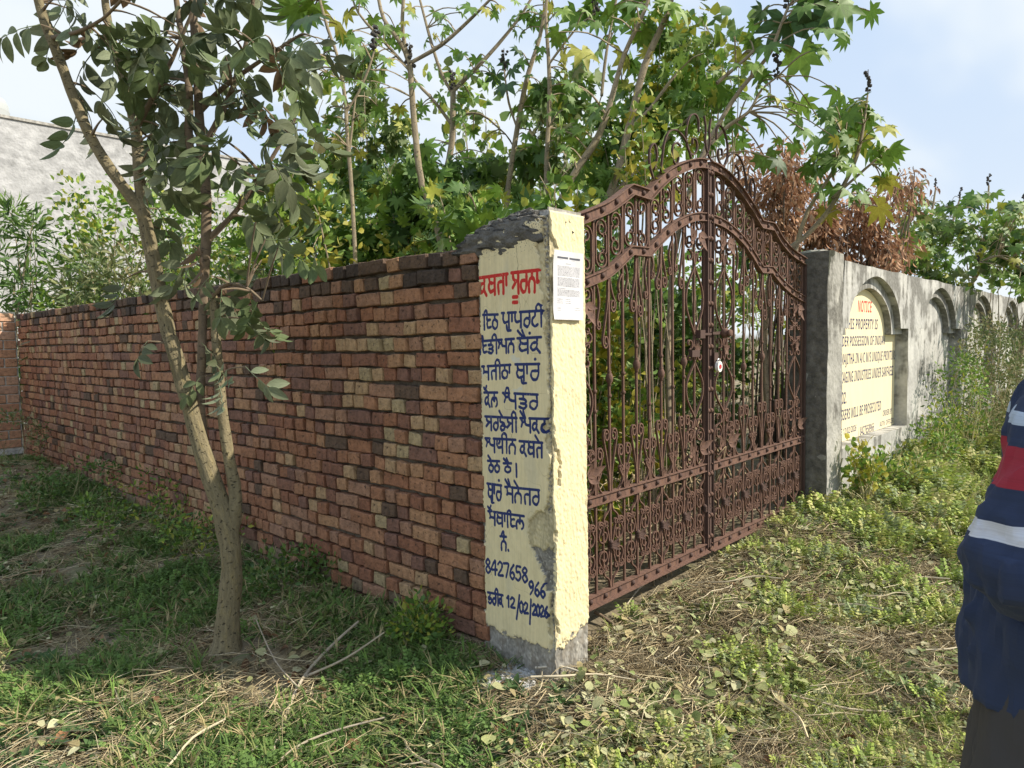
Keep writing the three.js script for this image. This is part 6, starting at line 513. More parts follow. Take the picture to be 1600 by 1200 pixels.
// ------------------------------------------------------------------ leaves, trees and shrubs
function leafShape(L, W, { n = 5, fold = 0.25, droop = 0.2, peak = 0.42, tip = 1 } = {}) { // oval leaf along +y, folded on its midrib
  const pos = [], uv = [], idx = [];
  for (let i = 0; i <= n; i++) { const t = i / n, w = W / 2 * (t < peak ? Math.sin((t / peak) * PI / 2) ** 0.75 : Math.cos(((t - peak) / (1 - peak)) * PI / 2) ** (0.75 * tip)), z = -droop * L * t * t; pos.push(-w, t * L, z + fold * w, 0, t * L, z, w, t * L, z + fold * w); uv.push(0.5 - w / W, t, 0.5, t, 0.5 + w / W, t); if (i < n) { const o = i * 3; idx.push(o, o + 1, o + 3, o + 1, o + 4, o + 3, o + 1, o + 2, o + 4, o + 2, o + 5, o + 4); } }
  const g = new THREE.BufferGeometry(); g.setAttribute('position', new THREE.Float32BufferAttribute(pos, 3)); g.setAttribute('uv', new THREE.Float32BufferAttribute(uv, 2)); g.setIndex(idx); g.computeVertexNormals(); return g;
}
function palmLeaf(seed, lobes = 8, cut = 0.36) { // castor leaf of radius 1, petiole at the origin, blade towards +y, hanging a little
  const R = rng(seed), pos = [], uv = [], idx = [], span = 2.55, curl = 0.15 + R() * 0.3; const put = (r, a, z) => { pos.push(Math.sin(a) * r, Math.cos(a) * r, z - curl * r * r); uv.push(0.5 + Math.sin(a) * r * 0.5, 0.5 + Math.cos(a) * r * 0.5); return pos.length / 3 - 1; };
  const c = put(0, 0, 0), st = (2 * span) / lobes;
  let pv = null;
  for (let k = 0; k < lobes; k++) {
    const a = -span + st * (k + 0.5), l = (0.62 + 0.38 * Math.cos(a * 0.55)) * (0.88 + R() * 0.24), dz = (R() - 0.5) * 0.25;
    const vl = pv ?? put(cut * 0.7, a - st / 2, 0.03), m0 = put(cut * 0.9, a, -0.03), m1 = put(l * 0.66, a, -0.04 + dz * 0.4), ml = put(l * 0.62, a - st * 0.41, 0.05 + dz * 0.4), mr = put(l * 0.62, a + st * 0.41, 0.05 + dz * 0.4), t = put(l, a + (R() - 0.5) * 0.08, dz), vr = put(cut * (k === lobes - 1 ? 0.7 : 0.9 + R() * 0.2), a + st / 2, 0.03);
    idx.push(c, vl, m0, c, m0, vr, vl, ml, m0, m0, mr, vr, m0, ml, m1, m0, m1, mr, ml, t, m1, m1, t, mr); pv = vr;
  }
  const g = new THREE.BufferGeometry(); g.setAttribute('position', new THREE.Float32BufferAttribute(pos, 3)); g.setAttribute('uv', new THREE.Float32BufferAttribute(uv, 2)); g.setIndex(idx); g.computeVertexNormals(); return g;
}
const veinTex = pix(256, 256, (x, y) => { // midrib, side veins and blotches
  const u = Math.abs(x / 256 - 0.5), v = y / 256; let k = 0.86 + 0.3 * tileF(x / 256 * 6, y / 256 * 6, 6, 4); const vein = Math.abs(((v - u * 0.9) * 9) % 1 - 0.5) > 0.44 && u > 0.02 ? 0.16 : 0; if (u < 0.014) k += 0.28; k += vein; const sp = sstep(0.3, 0.5, tileF(x / 256 * 9 + 3, y / 256 * 9, 9, 3)); return [sg(k * 0.9 + sp * 0.2), sg(k * 0.9 - sp * 0.08), sg(k * 0.82 - sp * 0.1)];
}, true);
const palmTex = pix(256, 256, (x, y) => { const u = x / 256 - 0.5, v = y / 256 - 0.5, a = Math.atan2(u, v), r = Math.hypot(u, v); let k = 0.88 + 0.28 * tileF(x / 256 * 7, y / 256 * 7, 7, 4); const q = Math.abs(((a + 2.55) / (5.1 / 8)) % 1 - 0.5); if (q * r < 0.008) k += 0.35; const sp = sstep(0.32, 0.5, tileF(x / 256 * 8 + 3, y / 256 * 8, 8, 3)); return [sg(k * 0.9 + sp * 0.25), sg(k * 0.9 - sp * 0.05), sg(k * 0.8 - sp * 0.2)]; }, true);
const barkTex = pix(512, 512, (x, y) => { const u = x / 512 * 6, v = y / 512 * 6, a = tileF(u * 2, v, 12, 5, 6), l = sstep(0.2, 0.45, tileF(u * 1.5, v * 5, 9, 3, 30)), p = sstep(0.0, 0.4, tileF(u + 3, v + 1, 6, 4)), f = tileF(u * 9, v * 9, 54, 2); let k = 0.82 + 0.4 * a + 0.25 * f; k *= 1 - 0.7 * l; return [sg(mix(k, 1.15 * k, p)), sg(mix(k, 1.12 * k, p)), sg(mix(k, 0.98 * k, p))]; }, true); barkTex.repeat.set(2, 2);
const barkMat = std({ color: C3(0.235, 0.195, 0.112), map: barkTex, bumpMap: barkTex, bumpScale: 0.008, roughness: 0.95 });
const stemMat = std({ color: C3(0.33, 0.27, 0.18), map: barkTex, roughness: 0.9 }), darkStem = std({ color: C3(0.15, 0.11, 0.08), map: barkTex, roughness: 0.9 });

// --- the multi-stemmed tree in front of the brick wall
const sprigGeos = [0, 1, 2, 3, 4, 5].map((k) => { // one compound leaf, 1 long: rachis with paired oval leaflets
  const R = rng(50 + k), l = [], pairs = 3, rach = [[0, 0, 0, 0.011], [0.02, 0.4, 0.03, 0.009], [0.03, 0.8, -0.04, 0.006]];
  l.push(limb(rach, 4, 0));
  const add = (x, y, z, yaw, s) => { const g = leafShape(0.46 * s, 0.21 * s, { n: 6, fold: 0.2 + R() * 0.25, droop: 0.12 + R() * 0.3, peak: 0.45 }); g.rotateX(-0.15 - R() * 0.5); g.rotateY((R() - 0.5) * 0.9); g.rotateZ(yaw); g.translate(x, y, z); l.push(g); };
  for (let i = 0; i < pairs; i++) { const t = 0.22 + i * 0.24; for (const s of [-1, 1]) if (R() < 0.9) add(0.01, t + (R() - 0.5) * 0.06, 0.02 - 0.05 * t, -s * (1.0 - i * 0.12) + (R() - 0.5) * 0.3, 0.85 + R() * 0.3); }
  add(0.03, 0.78, -0.04, (R() - 0.5) * 0.4, 1.1); return mergeGeometries(l.map((g) => g.toNonIndexed()));
});
const sprigMats = [[0.17, 0.21, 0.11], [0.2, 0.245, 0.14], [0.13, 0.18, 0.075], [0.26, 0.3, 0.2], [0.2, 0.125, 0.07], [0.12, 0.14, 0.08]].map(([r, g, b]) => leafMat(C3(r, g, b), { map: veinTex, roughness: 0.7, transmission: 0.25 }));
const nodesOf = (branches) => { const o = []; branches.forEach((b) => { for (let i = 0; i < b.length; i++) { o.push(b[i]); if (i) { const a = b[i - 1]; for (const t of [0.25, 0.5, 0.75]) o.push(a.map((x, k) => mix(x, b[i][k], t))); } } }); return o; };
const nearest = (nodes, p) => { let best = null, bd = 1e9; for (const n of nodes) { const d = Math.hypot(n[0] - p[0], n[1] - p[1], n[2] - p[2]) + Math.max(0, n[1] - p[1]) * 0.4; if (d < bd) { bd = d; best = n; } } return best; };
const upQ = new THREE.Quaternion(), Y = V(0, 1, 0), Z = V(0, 0, 1);
{
  const [bx0, , bz0] = DATA.front.br[0][0], base = [bx0, 0, bz0], t = thing('young_tree', 'forked young tree with pale scarred trunk in front of the brick wall', 'tree', base);
  const rel = (b) => b.map(([x, y, z, r]) => [x - base[0], y, z - base[2], r]);
  const brs = DATA.front.br.map(rel), R = rng(8);
  brs[0][0][1] = -0.2; brs[0][0][3] *= 1.6; 
  part(t, 'trunk', mergeGeometries(brs.slice(0, 5).map((b, i) => limb(b.map((q) => [q[0], q[1], q[2], q[3] * 0.53]), 16, 0.1, i + 1).toNonIndexed())), barkMat);
  const br = brs.slice(5).map((b, i) => limb(b.map((q) => [q[0], q[1], q[2], q[3] * 0.8]), 8, 0.1, i + 20).toNonIndexed()); br.push(limb(brs[4].map((q) => [q[0], q[1], q[2], q[3] * 0.66]), 10, 0.1, 60).toNonIndexed());
  const nodes = nodesOf(brs), twigs = [];
  DATA.front.lv.forEach(([x, y, z, s, tone]) => {
    const p = [x - base[0], y, z - base[2]], n = nearest(nodes.filter((q) => q[1] > 0.9), p), dir = V(p[0] - n[0], p[1] - n[1], p[2] - n[2]); const dist = dir.length();
    dir.normalize(); const st = V(p[0], p[1], p[2]).addScaledVector(dir, -0.1 * s);
    if (dist > 0.06) twigs.push(limb([[n[0], n[1], n[2], Math.min(n[3] * 0.6, 0.008 + 0.006 * dist)], [mix(n[0], st.x, 0.5), mix(n[1], st.y, 0.5) + 0.05 * dist, mix(n[2], st.z, 0.5), 0.005], [st.x, st.y, st.z, 0.0028]], 5, 0).toNonIndexed());
    const m = part(t, 'leaf', sprigGeos[Math.floor(R() * 6)], sprigMats[R() < 0.07 ? 4 : [0, 1, 2, 3, 5, 0][tone]]); m.position.copy(st);
    const d = dir.clone().multiplyScalar(0.7).add(V((R() - 0.5) * 1.2, -0.5 - R() * 0.7, (R() - 0.5) * 1.2)).normalize(); m.quaternion.setFromUnitVectors(Y, d).multiply(new THREE.Quaternion().setFromAxisAngle(Y, R() * 6.28)); m.scale.setScalar(s * 1.85);
  });
  part(t, 'branches', mergeGeometries([...br, ...twigs]), std({ color: C3(0.2, 0.15, 0.1), map: barkTex, roughness: 0.95 }));
}

// --- castor plants
const palmGeos = [1, 2, 3, 4, 5, 6].map((k) => palmLeaf(k * 13, k % 2 ? 8 : 7, 0.44 + 0.05 * (k % 3)));
const castorMats = [[0.16, 0.29, 0.055], [0.25, 0.39, 0.065], [0.46, 0.45, 0.08], [0.075, 0.145, 0.055], [0.24, 0.14, 0.085]].map(([r, g, b]) => leafMat(C3(r, g, b), { map: palmTex, roughness: 0.6, transmission: 0.45 }));
const pod = new THREE.IcosahedronGeometry(1, 0), podMat = std({ color: C3(0.06, 0.055, 0.05), roughness: 1 });
function castor(d, label, group, name = 'castor_plant', fruit = 1) {
  const b0 = d.br[0][0], base = [b0[0], 0, b0[2]], R = rng(Math.round(Math.abs(b0[0] * 1000)) + 5), t = thing(name, label, 'plant', base, 0, group);
  const brs = d.br.map((b) => b.map(([x, y, z, r]) => [x - base[0], y, z - base[2], r])); brs[0].unshift([brs[0][0][0] + (R() - 0.5) * 0.1, gh(base[0], base[2]) - 0.05, brs[0][0][2], brs[0][0][3] * 1.15]);
  const stems = brs.map((b, i) => limb(b.map((q) => [q[0], q[1], q[2], q[3] * 0.62]), 8, 0.08, i + 3).toNonIndexed()), nodes = nodesOf(brs);
  const high = nodes.filter((q) => q[1] > 1.7);
  for (const [x, y, z, s, tone] of d.lv) {
    const p = V(x - base[0], y, z - base[2]), n = nearest(high, [p.x, p.y, p.z]), nv = V(n[0], n[1], n[2]), away = p.clone().sub(nv);
    if (away.length() < 0.04) away.set(R() - 0.5, 0.3, R() - 0.5); const bend = nv.clone().lerp(p, 0.55).add(V(0, 0.12 * away.length(), 0));
    stems.push(limb([[nv.x, nv.y, nv.z, 0.006], [bend.x, bend.y, bend.z, 0.005], [p.x, p.y, p.z, 0.0038]], 4, 0).toNonIndexed());
    const m = part(t, 'leaf', palmGeos[Math.floor(R() * 6)], castorMats[tone]); m.position.copy(p); m.scale.setScalar(s * (0.95 + R() * 0.25));
    const out = away.clone().setY(0).normalize().multiplyScalar(0.7).add(V((R() - 0.5) * 0.7, -0.55 - R() * 0.5, (R() - 0.5) * 0.7)).normalize(); // blade hangs outwards
    const nrm = V((R() - 0.5) * 1.1, 0.9, (R() - 0.5) * 1.1 + 0.2); const xa = out.clone().cross(nrm).normalize(), za = xa.clone().cross(out).normalize(); m.quaternion.setFromRotationMatrix(new THREE.Matrix4().makeBasis(xa, out, za));
  }
  part(t, 'stems', mergeGeometries(stems), stemMat);
  const pods = []; for (const b of brs.slice(0, 1 + fruit)) { const e = b[b.length - 1]; for (let k = 0; k < 12; k++) { const g = pod.clone(); const s = 0.011 + R() * 0.008; g.scale(s, s, s); g.translate(e[0] + (R() - 0.5) * 0.05, e[1] + 0.01 + k * 0.014, e[2] + (R() - 0.5) * 0.05); pods.push(g); } pods.push(limb([[e[0], e[1] - 0.02, e[2], 0.005], [e[0], e[1] + 0.18, e[2], 0.003]], 4, 0, 1, false).toNonIndexed()); }
  part(t, 'seed_spikes', mergeGeometries(pods.map((g) => { for (const k of Object.keys(g.attributes)) if (!['position', 'normal', 'uv'].includes(k)) g.deleteAttribute(k); return g; })), podMat);
  return t;
}
['castor plant with a thick pale stem forking above the brick wall end', 'castor plant with zigzag pale fork just left of the cream pillar top', 'castor plant with one long leaning stem directly behind the cream pillar', 'castor plant with thin upright stem and large yellowing leaves above the paper sheet', 'castor plant with two slanting brown stems left of the gate peak', 'castor plant with dark wiry branches and the largest leaves, right of the gate peak', 'dense castor bush with star leaves above the grey concrete post', 'castor plant with big dark leaves next to the young tree'].forEach((l, i) => castor(DATA.castor[i], l, 'castor plants behind the wall'));
['farther castor bush left of the two big ones behind the arcaded wall', 'middle castor bush behind the arcaded wall at far right', 'castor bush at the right picture edge behind the arcaded wall'].forEach((l, i) => castor(DATA.far[i], l, 'castor bushes behind the arcaded wall', 'castor_bush'));

// --- shrubs: stems and a cloud of real leaves gathered in clumps
const ovalLeaf = leafShape(1, 0.55, { n: 3, fold: 0.3, droop: 0.25 }), narrowLeaf = leafShape(1, 0.2, { n: 3, fold: 0.3, droop: 0.3 }), heartLeaf = leafShape(1, 0.85, { n: 4, fold: 0.3, droop: 0.25, peak: 0.3 }), tinyLeaf = leafShape(1, 0.5, { n: 2, fold: 0.2, droop: 0.1 });
const curled = leafShape(1, 0.34, { n: 3, fold: 0.55, droop: 0.35 });
const shrubMat = leafMat(C3(1, 1, 1), { roughness: 0.6, transmission: 0.45 }), dryMat = leafMat(C3(1, 1, 1), { roughness: 0.95, transmission: 0.22 });
const GREEN = [[0.14, 0.25, 0.045], [0.18, 0.31, 0.055], [0.25, 0.38, 0.06], [0.1, 0.19, 0.045], [0.42, 0.44, 0.07], [0.2, 0.28, 0.08]], DARKG = [[0.09, 0.17, 0.045], [0.12, 0.22, 0.05], [0.15, 0.25, 0.05], [0.07, 0.13, 0.04]], BROWN = [[0.42, 0.23, 0.125], [0.34, 0.175, 0.095], [0.5, 0.31, 0.19], [0.25, 0.14, 0.085], [0.4, 0.28, 0.19]], YELL = [[0.38, 0.42, 0.06], [0.22, 0.34, 0.06], [0.46, 0.42, 0.06], [0.16, 0.28, 0.05]], OLIVE = [[0.18, 0.23, 0.08], [0.14, 0.2, 0.065], [0.26, 0.28, 0.12], [0.3, 0.26, 0.14]];
const _m = new THREE.Matrix4(), _q = new THREE.Quaternion(), _e = new THREE.Euler(), _s = V(1, 1, 1), _c = new THREE.Color();
function shrub(o) {
  const R = rng(o.seed), t = thing(o.name ?? 'shrub', o.label, o.category ?? 'shrub', [o.x, gh(o.x, o.z), o.z], 0, o.group), g0 = () => (R() + R() + R() - 1.5) * 0.95, cl = [];
  if (o.at) for (const [x, y, z] of o.at) for (let k = 0; k < (o.sub ?? 5); k++) cl.push([x - o.x + g0() * o.wide, y + g0() * o.wide - gh(o.x, o.z), z - o.z + g0() * o.wide]);
  else for (let k = 0; k < o.clumps; k++) { const a = R() * 2 * PI, q = Math.cbrt(R()), ph = R(); cl.push([Math.cos(a) * q * o.rx * (0.55 + 0.45 * Math.sin(PI * ph)), mix(o.y0 ?? 0.15, o.y1, ph), Math.sin(a) * q * (o.rz ?? o.rx) * (0.55 + 0.45 * Math.sin(PI * ph))]); }
  const stems = []; for (let k = 0; k < o.stems; k++) { const c = cl[Math.floor(R() * cl.length)], sx = (R() - 0.5) * (o.rx ?? 0.5) * 0.6, sz = (R() - 0.5) * (o.rz ?? o.rx ?? 0.5) * 0.6; stems.push(limb([[sx, -0.08, sz, (o.sr ?? 0.012)], [mix(sx, c[0], 0.35) + (R() - 0.5) * 0.15, c[1] * 0.45, mix(sz, c[2], 0.35) + (R() - 0.5) * 0.15, (o.sr ?? 0.012) * 0.8], [c[0], c[1], c[2], (o.sr ?? 0.012) * 0.4], [c[0] + (R() - 0.5) * 0.15, c[1] + 0.12, c[2] + (R() - 0.5) * 0.15, 0.0025]], 5, 0.1, k + 1).toNonIndexed()); }
  if (stems.length) part(t, 'stems', mergeGeometries(stems), o.stemMat ?? stemMat);
  const n = cl.length * o.per, im = new THREE.InstancedMesh(o.leaf ?? ovalLeaf, o.mat ?? shrubMat, n); im.name = 'foliage'; im.userData.kind = 'stuff'; im.castShadow = im.receiveShadow = true;
  let i = 0; for (const c of cl) { const hue = R(), sp = o.spread ?? 0.2; for (let k = 0; k < o.per; k++) {
    const p = V(c[0] + g0() * sp, Math.max(0.02, c[1] + g0() * sp * (o.tall ?? 0.9)), c[2] + g0() * sp), s = (o.size ?? 0.07) * (0.55 + R() * 0.8);
    const dir = p.clone().sub(V(...c)).normalize().add(V((R() - 0.5) * 1.5, o.hang ? -1.4 : 0.25 + (R() - 0.5), (R() - 0.5) * 1.5)).normalize(); _q.setFromUnitVectors(Y, dir).multiply(upQ.setFromAxisAngle(Y, R() * 6.28)); _s.set(s, s, s); _m.compose(p, _q, _s); im.setMatrixAt(i, _m);
    const tn = o.tones[Math.min(o.tones.length - 1, Math.floor((hue * 0.55 + R() * 0.45) * o.tones.length))], v = 0.8 + R() * 0.4; im.setColorAt(i, _c.setRGB(tn[0] * v, tn[1] * v, tn[2] * v)); i++; } }
  t.add(im); return t;
}
// behind the brick wall, from the pillar backwards
const BEHIND = 'shrubs behind the brick wall';
[[1.0, -1.5, 0.62, 2.35, 30, 'leafy shrub tight behind the cream pillar, tips over its cap', GREEN], [0.75, -2.5, 0.7, 2.45, 34, 'yellow-flecked shrub behind the brick wall by the thick pale stem', YELL], [1.3, -3.6, 0.9, 2.9, 44, 'bushy green shrub behind the wall between pillar and young tree', GREEN], [0.9, -4.6, 0.85, 2.6, 40, 'broad green shrub behind the wall right of the young tree', GREEN], [2.1, -3.0, 0.9, 2.8, 36, 'tall shrub deep behind the pillar', GREEN], [2.4, -4.8, 1.1, 3.3, 44, 'tallest shrub far behind the pillar top', GREEN], [1.1, -6.0, 0.9, 2.3, 34, 'low olive shrub behind the wall beside the tree trunk', OLIVE], [3.3, -6.6, 1.3, 3.5, 44, 'remote dark shrub seen between castor stems', DARKG]].forEach(([x, z, r, h, c, label, tones], i) => shrub({ seed: 300 + i, x, z, rx: r, y0: 0.9, y1: h, clumps: c, per: i % 2 ? 46 : 19, stems: 14, tones, spread: 0.24, size: i % 2 ? 0.06 : 0.09, leaf: i % 2 ? ovalLeaf : palmGeos[i % 6], label, group: BEHIND }));
// left: oleander and scrub before the white building
[[0.9, -8.2, 0.7, 2.7, 34, 'low bush with narrow leaves at the left end behind the wall', OLIVE, narrowLeaf, 0.16], [1.35, -9.6, 0.9, 3.9, 44, 'tall leggy bush left of the trunk before the white building', GREEN, ovalLeaf, 0.1], [2.3, -9.4, 1.0, 3.8, 44, 'loose twiggy bush just left of the trunk before the white building', GREEN, ovalLeaf, 0.1], [0.3, -10.4, 0.9, 3.5, 40, 'narrow-leaved bush at the left picture edge', DARKG, narrowLeaf, 0.17], [3.6, -9.0, 1.0, 3.3, 36, 'twiggy bush behind the trunk fork before the white building', OLIVE, ovalLeaf, 0.1], [4.6, -8.0, 1.0, 2.7, 32, 'olive bush right of the white building', OLIVE, ovalLeaf, 0.1]].forEach(([x, z, r, h, c, label, tones, leaf, size], i) => shrub({ seed: 340 + i, x, z, rx: r, y0: 0.8, y1: h, clumps: c, per: 60, stems: 24, tones, spread: 0.24, size, leaf, label, sr: 0.013, group: 'bushes before the white building' }));
// behind the gate
[[0.8, -1.0, 0.45, 1.6, 26, 'weedy shrub pressed behind the left gate leaf by the pillar', GREEN], [1.6, -1.1, 0.5, 1.75, 28, 'leafy scrub behind the meeting stiles of the gate', YELL], [2.4, -1.1, 0.5, 1.7, 28, 'green scrub behind the right gate leaf', GREEN], [3.2, -1.2, 0.5, 1.6, 26, 'dark scrub behind the concrete gate post', DARKG], [1.5, -2.2, 0.8, 2.2, 34, 'deeper green thicket behind the gate centre', GREEN], [3.0, -2.4, 0.9, 2.0, 34, 'dark thicket behind the right half of the gate', DARKG], [4.6, -2.6, 1.0, 1.9, 30, 'shaded thicket behind the first arch niche', DARKG]].forEach(([x, z, r, h, c, label, tones], i) => shrub({ seed: 380 + i, x, z, rx: r, y0: 0.1, y1: h, clumps: c, per: 95, stems: 10, tones, spread: 0.19, size: 0.065, leaf: i % 2 ? heartLeaf : ovalLeaf, label, sr: 0.009, stemMat: i % 2 ? stemMat : std({ color: C3(0.42, 0.34, 0.22), map: barkTex }), group: 'thicket behind the gate' }));
// deeper growth inside the plot that closes the view through the gate
[[2.2, -4.0, 1.0, 2.6, 'deep thicket bush behind the left half of the gate', GREEN], [4.0, -4.2, 1.1, 2.5, 'deep thicket bush behind the middle of the gate', DARKG], [5.6, -4.2, 1.1, 2.6, 'deep thicket bush behind the gate post', DARKG], [7.2, -3.6, 1.2, 2.4, 'deep bush behind the second arch niche', GREEN], [9.6, -3.4, 1.4, 2.6, 'deep bush behind the third arch niche', GREEN], [4.2, -6.5, 1.5, 3.0, 'remote bush line left of the gate peak', GREEN], [6.8, -7.0, 1.6, 3.1, 'remote bush line behind the gate peak', DARKG], [9.5, -7.0, 1.8, 3.2, 'remote bush line behind the withered trees', DARKG]].forEach(([x, z, r, h, label, tones], i) => shrub({ seed: 600 + i, x, z, rx: r, y0: 0.1, y1: h, clumps: 46, per: 70, stems: 10, tones, spread: 0.28, size: 0.1, leaf: i % 2 ? heartLeaf : ovalLeaf, label, sr: 0.012, group: 'deep growth inside the plot' }));
// withered brown trees right of the gate, tall leafy growth above the wall: clumps where the crowns hang
DATA.crowns.forEach(([kind, label, x, z, at], i) => shrub(kind === 'dead' ? { seed: 420 + i, name: 'withered_tree', category: 'tree', x, z, at, wide: 0.24, sub: 6, per: 44, stems: 22, sr: 0.014, tones: BROWN, spread: 0.17, size: 0.085, leaf: curled, hang: 1, mat: dryMat, stemMat: darkStem, label, group: 'withered trees' } : { seed: 430 + i, name: 'leafy_sapling', category: 'sapling', x, z, at, wide: 0.2, sub: 5, per: 10, stems: 12, sr: 0.007, tones: kind === 'bright' ? YELL.concat(GREEN) : kind === 'dark' ? DARKG.concat(GREEN) : GREEN.concat(OLIVE), spread: 0.18, size: kind === 'bright' ? 0.085 : 0.1, leaf: i % 3 ? palmGeos[i % 6] : heartLeaf, hang: i % 3 ? 1 : 0, label, group: 'saplings above the wall' }));
// vine over the top of the left gate leaf
shrub({ seed: 450, name: 'vine', category: 'vine', x: 1.3, z: -0.27, rx: 0.36, rz: 0.07, y0: 2.2, y1: 2.75, clumps: 20, per: 13, stems: 9, sr: 0.005, tones: YELL, spread: 0.1, size: 0.05, leaf: heartLeaf, label: 'yellow-green climbing vine over the peak of the gate' });
shrub({ seed: 451, name: 'vine', category: 'vine', x: 0.5, z: -0.3, rx: 0.22, rz: 0.07, y0: 1.95, y1: 2.25, clumps: 14, per: 15, stems: 6, sr: 0.005, tones: GREEN, spread: 0.08, size: 0.055, leaf: heartLeaf, label: 'green vine spilling over the gate beside the cream pillar' });
// weeds along the arcaded wall
const WEED = 'weeds along the arcaded wall';
[[3.6, 0.2, 0.12, 0.42, 4, 'broad-leaved weed at the foot of the concrete gate post', YELL, heartLeaf, 0.045], [4.4, 0.25, 0.25, 0.28, 6, 'low weed under the painted notice', GREEN, tinyLeaf, 0.05], [5.5, 0.3, 0.3, 0.5, 8, 'bushy weed under the right edge of the painted notice', GREEN, tinyLeaf, 0.05], [6.4, 0.35, 0.4, 1.1, 16, 'tall seeding weed before the pier right of the notice', GREEN, tinyLeaf, 0.045], [7.3, 0.4, 0.5, 1.4, 30, 'tall wispy weed in front of the second arch niche', OLIVE, tinyLeaf, 0.045], [8.4, 0.45, 0.55, 1.35, 30, 'wispy weed between the second and third niche', OLIVE, tinyLeaf, 0.05], [9.6, 0.55, 0.6, 1.45, 30, 'tall pale weed before the third arch niche', OLIVE, tinyLeaf, 0.05], [11.0, 0.7, 0.7, 1.5, 30, 'pale seeding weed before the fourth arch niche', OLIVE, tinyLeaf, 0.055], [7.0, 1.1, 0.55, 0.75, 30, 'dark bushy weed clump standing out from the second niche', GREEN, tinyLeaf, 0.05], [8.8, 1.4, 0.8, 1.05, 34, 'yellow-green weed clump in the open before the third niche', YELL, tinyLeaf, 0.05], [10.5, 1.9, 0.8, 1.0, 26, 'weed clump beyond the person by the wall', OLIVE, tinyLeaf, 0.055], [12.8, 1.6, 1.0, 1.3, 28, 'farthest weed clump along the wall', OLIVE, tinyLeaf, 0.06]].forEach(([x, z, r, h, c, label, tones, leaf, size], i) => shrub({ seed: 480 + i, name: 'weed_plant', category: 'weed', x, z, rx: r, rz: r * 0.7, y0: 0.08, y1: h, clumps: c * 2, per: 40, stems: 30, sr: 0.004, tones, spread: 0.1, tall: 1.3, size, leaf, label, group: WEED, stemMat: std({ color: C3(0.36, 0.32, 0.17), roughness: 1 }) }));
// weeds rooted along the foot of the brick wall
[[-0.16, -0.75, 0.12, 0.18, 'small green weed at the wall foot beside the pillar', GREEN], [-0.2, -1.9, 0.25, 0.22, 'weed clump at the wall foot right of the tree', DARKG], [-0.25, -3.1, 0.35, 0.32, 'fresh green weed clump at the wall foot behind the tree', GREEN], [-0.3, -4.2, 0.45, 0.45, 'tall grass-green clump at the wall foot left of the tree', GREEN], [-0.4, -5.6, 0.5, 0.4, 'weed clump against the middle of the wall, far left', DARKG], [-0.5, -7.6, 0.5, 0.6, 'dry olive weed clump near the far wall corner', OLIVE]].forEach(([x, z, r, h, label, tones], i) => shrub({ seed: 660 + i, name: 'weed_plant', category: 'weed', x, z, rx: r, rz: r, y0: 0.03, y1: h, clumps: 22, per: 34, stems: 14, sr: 0.003, tones, spread: 0.09, size: 0.04, leaf: tinyLeaf, label, group: 'weeds along the brick wall', stemMat: std({ color: C3(0.3, 0.28, 0.14), roughness: 1 }) }));
// ------------------------------------------------------------------ grass, weeds, straw and leaves on the ground
const _p = V(0, 0, 0);
const inView = [[-2.6, 3.6, -2.2, 2.2, 0.5], [3.6, 9, 0.05, 3.4, 0.2], [9, 17, 0.05, 5, 0.07], [-3.2, -0.02, -9.0, -1.6, 0.23]]; // x0, x1, z0, z1, share
function spot(R) { for (;;) { let q = R(), k = 0; while (k < 3 && q > inView[k][4]) q -= inView[k++][4]; const [a, b, c, d] = inView[k], x = mix(a, b, R()), z = mix(c, d, R()); if (x > -0.02 && z < 0.03 && x < 0.3) continue; if (x > -0.02 && z < -0.12) continue; if (x > 3.25 && z < 0.03) continue; if (Math.hypot(x + 2.337, z - 1.956) < 0.75) continue; if (Math.hypot(x + 0.8, z + 1.44) < 0.1) continue; return [x, z]; } }
function scatter(name, label, category, geo, mat, n, seed, place) { // place(R, x, z) -> [scale, lean, rgb, lift, flat] or null
  const R = rng(seed), im = new THREE.InstancedMesh(geo, mat, n); im.name = numbered(name); im.castShadow = im.receiveShadow = true; let i = 0, guard = 0;
  while (i < n && guard++ < n * 30) {
    const [x, z] = spot(R), r = place(R, x, z); if (!r) continue; const [s, lean, c, lift = 0] = r;
    _e.set((R() - 0.5) * 2 * lean, R() * 6.283, (R() - 0.5) * 2 * lean, 'YXZ'); _q.setFromEuler(_e); _p.set(x, gh(x, z) + lift, z); _s.set(s, s, s); if (r[4]) _s.y *= r[4]; _m.compose(_p, _q, _s); im.setMatrixAt(i, _m); im.setColorAt(i, _c.setRGB(...c)); i++;
  }
  im.count = i; scene.add(im); return tag(im, label, category, null, 'stuff');
}
const vary = (R, c, a = 0.25) => { const k = 1 - a + R() * 2 * a; return c.map((v) => v * k); };
const pick = (R, l) => l[Math.floor(R() * l.length)];
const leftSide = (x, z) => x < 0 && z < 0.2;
// grass tuft: seven bent blades
const tuft = (() => { const R = rng(3), l = []; for (let k = 0; k < 7; k++) { const g = leafShape(1, 0.05 + R() * 0.03, { n: 3, fold: 0.3, droop: 0.5 + R() * 0.5, peak: 0.2 }); g.scale(1, 0.6 + R() * 0.6, 1); g.rotateX(-0.1 - R() * 0.6); g.rotateY(k * 0.9 + R()); g.translate((R() - 0.5) * 0.25, -0.05, (R() - 0.5) * 0.25); l.push(g); } return mergeGeometries(l); })();
